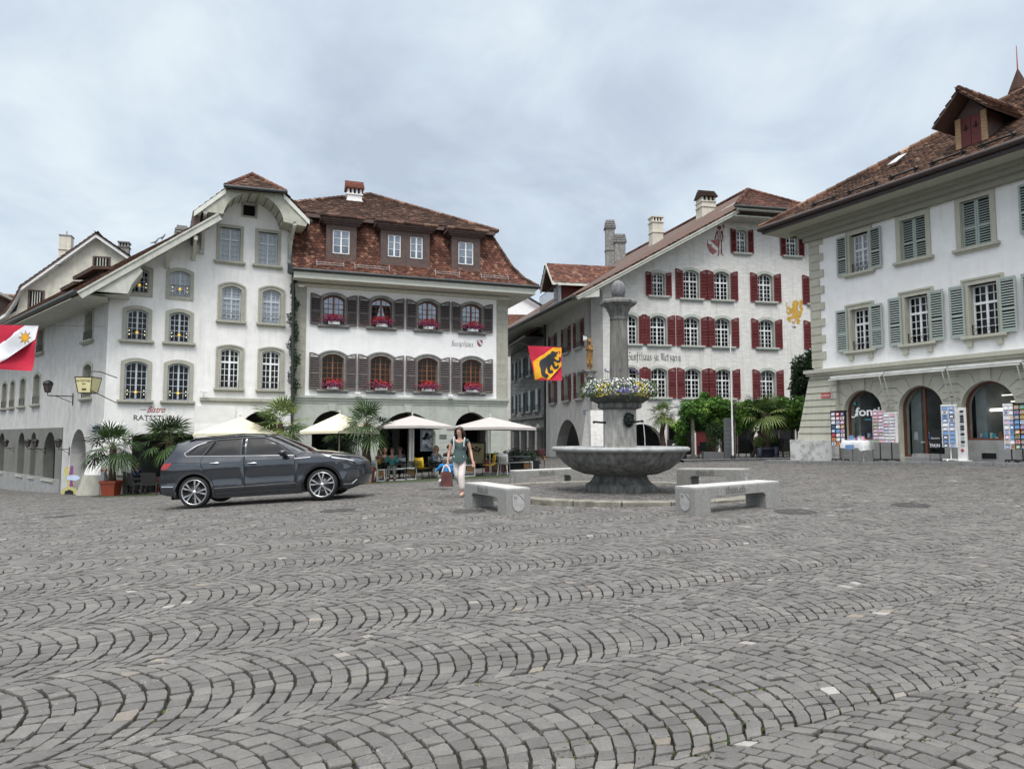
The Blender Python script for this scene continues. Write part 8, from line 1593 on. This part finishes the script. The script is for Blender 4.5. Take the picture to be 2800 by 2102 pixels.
p = on_g(197, 29.2); t = empty('ice_cream_sign', Matrix.Translation(p) @ Matrix.Scale(.82, 4), 'colourful pavement sign shaped like an ice lolly on a black base', 'sign'); k = 1.0; b = MB()
b.prism([(-.42,.05),(.42,.05),(.40,.18),(.28,.34),(.0,.42),(-.28,.36),(-.40,.2)], -.03, .03, 0); b.prism([(-.22,.04),(.22,.04),(.2,.2),(0,.28),(-.2,.2)], -.05, .05, 3); b.prism([(-.10,.42),(.22,.40),(.12,1.42),(-.26,1.40),(-.32,1.2)], -.02, .02, 0); b.prism([(.0,.44),(.20,.42),(.12,.8),(.02,.8)], -.03, -.02, 1); b.prism([(-.05,1.0),(.14,1.02),(.14,1.44),(.0,1.46)], -.03, -.02, 1); b.prism([(-.16,.95),(-.12,.75),(.3,.72),(.52,.82),(.45,.95),(.2,1.0)], -.045, -.03, 2)
b.build('sign_board', [mat('sign_yellow', (.50,.47,.20), .5), mat('sign_purple', (.22,.06,.26), .5), mat('sign_pale_blue', (.50,.60,.78), .5), M_bk], t)
p = on_g(337, 27.7); t = empty('metal_barrier', p, 'low black tubular barrier beside the leftmost palm', 'barrier'); b = MB(); b.tube([(-.3,0,.72),(.15,0,.72),(.28,0,.62),(.36,0,.0)], .022, 8); b.tube([(-.3,0,.45),(.28,0,.45)], .018, 8); b.build('tubes', M_bk, t)
p = on_g(1303, 30.6); t = empty('picture_board', p, 'framed menu picture board behind the walking woman', 'sign'); MB().box(-.40,.40,-.03,.03,.4,1.38,ch=.01).build('frame', M_bk, t); b = MB(); b.box(-.33,.33,-.036,-.031,.47,1.31); b.build('picture', mat('parchment', (.45,.38,.22), .8, .1, 4), t); b = MB(); [b.ball((x,-.04,z), .05, 8, sc=(1.2,.1,1)) for x, z in ((-.15,1.1),(0,1.15),(.14,1.08),(-.05,1.02),(.08,1.0))]; [b.box(x-.01,x+.01,-.04,-.037,.8,1.1) for x in (-.1,0,.1)]; b.build('motif', M_ink, t)
p = on_g(1352, 30.2); t = empty('flower_trough', p, 'terracotta trough with small shrubs at the end of the arcade', 'planter'); MB().box(-.4,.5,-.15,.15,.1,.62,ch=.01).build('trough', M_terra, t); leaves('foliage', [((0,0,.75),(.45,.18,.16)), ((.9,0,.8),(.5,.3,.28)), ((1.5,0,.75),(.3,.3,.25))], 2200, .04, LEAF_D, t, 31)
b = MB(); b.box(.55,1.9,-.2,.2,.05,.58); b.build('dark_trough', M_bk, t)
# ================================================================ BOOKSHOP RACKS
CARD = [mat('card_'+n, c, .5) for n, c in (('white',(.72,.72,.74)),('pink',(.62,.35,.42)),('blue',(.16,.30,.55)),('red',(.45,.05,.07)),('orange',(.62,.33,.10)),('green',(.20,.35,.18)),('navy',(.06,.09,.18)),('lilac',(.50,.48,.62)))]
def rack(x0, x1, y0, y1, cols, rows, pal, label, frame, tilt=.0, base=None, depth=.10, foot=M_bk, out=.95):
    xm = (x0+x1)/2; u, zt = FR.at(xm, y0, out); _, zb = FR.at(xm, y1, out); ua, _ = FR.at(x0, (y0+y1)/2, out); ub, _ = FR.at(x1, (y0+y1)/2, out); w = (ub-ua); c = FR.w(u, -out, 0); g = float(gz(c.x, c.y))+.115; rg = random.Random(int(x0))
    t = empty('card_rack', Matrix.Translation((c.x, c.y, g)) @ Matrix.Rotation(FR.rz+tilt, 4, 'Z'), label, 'rack', 'card racks outside the bookshop'); zb -= g; zt -= g; w = max(w, .28)
    b = MB(); b.box(-w/2,w/2,-depth/2,depth/2,zb,zt); b.box(-w/2-.015,w/2+.015,-depth/2-.02,depth/2+.02,zt-.01,zt+.05)
    for i in range(cols+1): x = -w/2+w*i/cols; b.box(x-.008,x+.008,-depth/2-.03,-depth/2,zb,zt)
    b.build('display_frame', frame, t); cm = MB()
    for r in range(rows):
        for i in range(cols):
            cw, chh = w/cols*.80, (zt-zb)/rows*.80; x = -w/2+w*(i+.5)/cols; z = zb+(zt-zb)*(r+.12)/rows; cm.add([(x-cw/2,-depth/2-.035,z),(x+cw/2,-depth/2-.035,z),(x+cw/2,-depth/2-.008,z+chh),(x-cw/2,-depth/2-.008,z+chh)], [(0,1,2,3)], rg.choice(pal))
            k = rg.choice(pal+[0]); cm.add([(x-cw*.3,-depth/2-.033,z+chh*.2),(x+cw*.25,-depth/2-.033,z+chh*.2),(x+cw*.25,-depth/2-.016,z+chh*.7),(x-cw*.3,-depth/2-.016,z+chh*.7)], [(0,1,2,3)], k)
    cm.build('card_display', CARD, t); f = MB(); f.tube([(0,0,zb),(0,0,.06)], .02, 6); f.box(-w*.6,w*.6,-.03,.03,.04,.08); f.box(-.03,.03,-.25,.25,.04,.08)
    for sx, sy in ((-w*.6,0),(w*.6,0),(0,-.25),(0,.25)): f.ball((sx,sy,.03), .03, 6)
    f.build('stand', foot, t); return t
rack(2275, 2311, 1126, 1218, 3, 8, [0,1,2,3,7,0,4,6], 'tall black card rack at the left end of the shop front', M_bk, .05)
rack(2389, 2417, 1126, 1210, 2, 9, [1,1,7,0,1,5], 'pink card rack beside the cloth-covered table', mat('rack_pink', (.55,.42,.46), .5), .1)
rack(2417, 2452, 1131, 1210, 2, 9, [0,0,1,0,7], 'white card rack right of the pink one', M_wht, -.1)
rack(2577, 2612, 1110, 1223, 2, 10, [2,2,0,7,6,2], 'blue postcard rack on a white foot beside the shop door', M_wht, .1, foot=M_wht)
rack(2746, 2773, 1108, 1228, 2, 9, [0,2,1,4,7,6,2], 'postcard rack in front of the right shop window, left one', M_wht, .15)
rack(2774, 2806, 1106, 1228, 2, 9, [4,2,3,1,5,0,2], 'colourful postcard rack cut by the right edge', M_bk, -.05)
u, z0 = FR.at(2634, 1256, .8); c = FR.w(u, -.8, 0); g = float(gz(c.x, c.y))+.115; t = empty('display_column', Matrix.Translation((c.x,c.y,g)) @ Matrix.Rotation(FR.rz, 4, 'Z'), 'slim white display column between shop door and window', 'display stand'); MB().box(-.13,.13,-.06,.06,.02,1.72,ch=.01).box(-.2,.2,-.15,.15,0,.03).build('column', M_wht, t); b = MB()
for k in range(14): b.box(.0,.11,-.085,-.06,.5+k*.082,.56+k*.082, random.choice([0,1])); b.box(-.17,-.13,-.02,.02,.52+k*.082,.55+k*.082,1)
b.lathe([(0,.01),(.05,.01),(.05,0)], 16, 2, M=Matrix.Translation((.03,-.065,.35)) @ Matrix.Rotation(PI/2, 4, 'X')); b.build('items', [mat('silver_items', (.5,.52,.55), .3), M_bk, CARD[3]], t)
u, _ = FR.at(2345, 1225, .95); c = FR.w(u, -.95, 0); g = float(gz(c.x, c.y))+.115; t = empty('sale_table', Matrix.Translation((c.x,c.y,g)) @ Matrix.Rotation(FR.rz, 4, 'Z'), 'small table under a crumpled white cloth outside the shop', 'table'); b = MB()
for sx in (-.42,.42):
    for sy in (-.25,.25): b.tube([(sx,sy,.05),(sx,sy,.74)], .018, 6); b.ball((sx,sy,.04), .035, 8)
b.tube([(-.42,-.25,.2),(.42,-.25,.2)], .014, 6); b.build('table_frame', mat('steel_tube', (.35,.36,.37), .4, metal=.6), t)
n = 16; V = []
for j in range(n+1):
    for i in range(n+1):
        x = -.58+1.16*i/n; y = -.42+.84*j/n; dx_, dy_ = max(0, abs(x)-.45), max(0, abs(y)-.28); d_ = max(dx_, dy_); V.append((math.copysign(min(abs(x), .47+dx_*.25), x)+.01*math.sin(j*2.1), math.copysign(min(abs(y), .30+dy_*.25), y)+.012*math.sin(i*1.9), .76-d_*2.0-(.09 if x > .3 and d_ > .05 else 0)+.01*math.sin(i*1.3+j)))
b = MB(); b.add(V, [(j*(n+1)+i, j*(n+1)+i+1, (j+1)*(n+1)+i+1, (j+1)*(n+1)+i) for j in range(n) for i in range(n)], smooth=True)
tag(b.build('table_cloth', mat('white_cloth', (.70,.71,.72), .8), M=t.matrix_world.copy()), 'crumpled white cloth covering the small sale table', 'cloth')
b = MB(); rg = random.Random(3)
for k in range(12): x = rg.uniform(-.4,.35); y = rg.uniform(-.2,.2); b.box(x,x+.09,y,y+.06,.765,.765+rg.uniform(.05,.18), rg.choice([0,1,2]))
tag(b.build('sale_items', [CARD[0], CARD[2], CARD[1]], M=t.matrix_world.copy()), 'small gift items heaped on the white cloth', 'goods', kind='stuff')
b = MB(); b.box(-.18,.18,-.44,-.43,.44,.60); o = b.build('notice', CARD[2], M=t.matrix_world.copy()); tag(o, 'light blue notice pinned to the front of the white cloth', 'notice')
u, _ = FR.at(2553, 1230, .9); c = FR.w(u, -.9, 0); g = float(gz(c.x, c.y))+.115; t = empty('black_board', Matrix.Translation((c.x,c.y,g)) @ Matrix.Rotation(FR.rz-.2, 4, 'Z') @ Matrix.Rotation(-.15, 4, 'X'), 'black souvenir sign lettered THUN by the shop door', 'sign')
MB().box(-.22,.22,-.02,.02,.42,1.05,ch=.01).build('board', M_bk, t); b = MB(); b.text('Souvenirs', .09, .004, align='CENTER', M=Matrix.Translation((0,-.024,.74))); b.text('THUN', .15, .004, align='CENTER', bold=.004, M=Matrix.Translation((0,-.024,.47))); b.build('lettering', WHI, t); b = MB(); [b.tube([(x,0,.42),(x*1.2,.05,.0)], .008, 4) for x in (-.18,.18)]; b.tube([(0,.02,.8),(0,.3,.0)], .008, 4); b.build('easel', M_iron, t)
u, z = FR.at(2706, 1246, .03); t = empty('cellar_grate', FR.M(u, -.06, z), 'dark iron cellar grate in the grey plinth', 'grate'); b = MB(); b.box(-.22,.22,0,.02,-.09,.09); [b.box(-.22,.22,-.012,0,-.08+k*.035,-.065+k*.035) for k in range(5)]; b.build('grate', M_iron, t)
# pigeons on the left roof
M_pg = mat('pigeon_grey', (.20,.21,.23), .7, .2, 20)
for (px, py, Y, lab) in ((424,664,27.6,'pigeon perched on the left roof verge, lower one'),(443,652,27.7,'pigeon perched on the left roof verge, higher one'),(165,724,46,'pigeon perched by the white verge of the cream gable')):
    p = at_depth(px, py, Y); k = Y/27.6; t = empty('pigeon', Matrix.Translation(p-Vector((0,0,.10*k))) @ Matrix.Rotation(.4, 4, 'Z') @ Matrix.Scale(k, 4), lab, 'pigeon', 'pigeons on the roofs'); V = [((0,0,.13),(.05,.05))]; E = []; chain(V, E, 0, [((.06,0,.18),.045),((.09,0,.24),.028),((.10,0,.28),.026),((.135,0,.275),.008)]); chain(V, E, 0, [((-.08,0,.10),.03),((-.18,0,.06),(.022,.008))]); chain(V, E, 0, [((.0,.02,.06),.010),((.0,.02,.0),.008)]); skin('body', V, E, M_pg, t, 1)
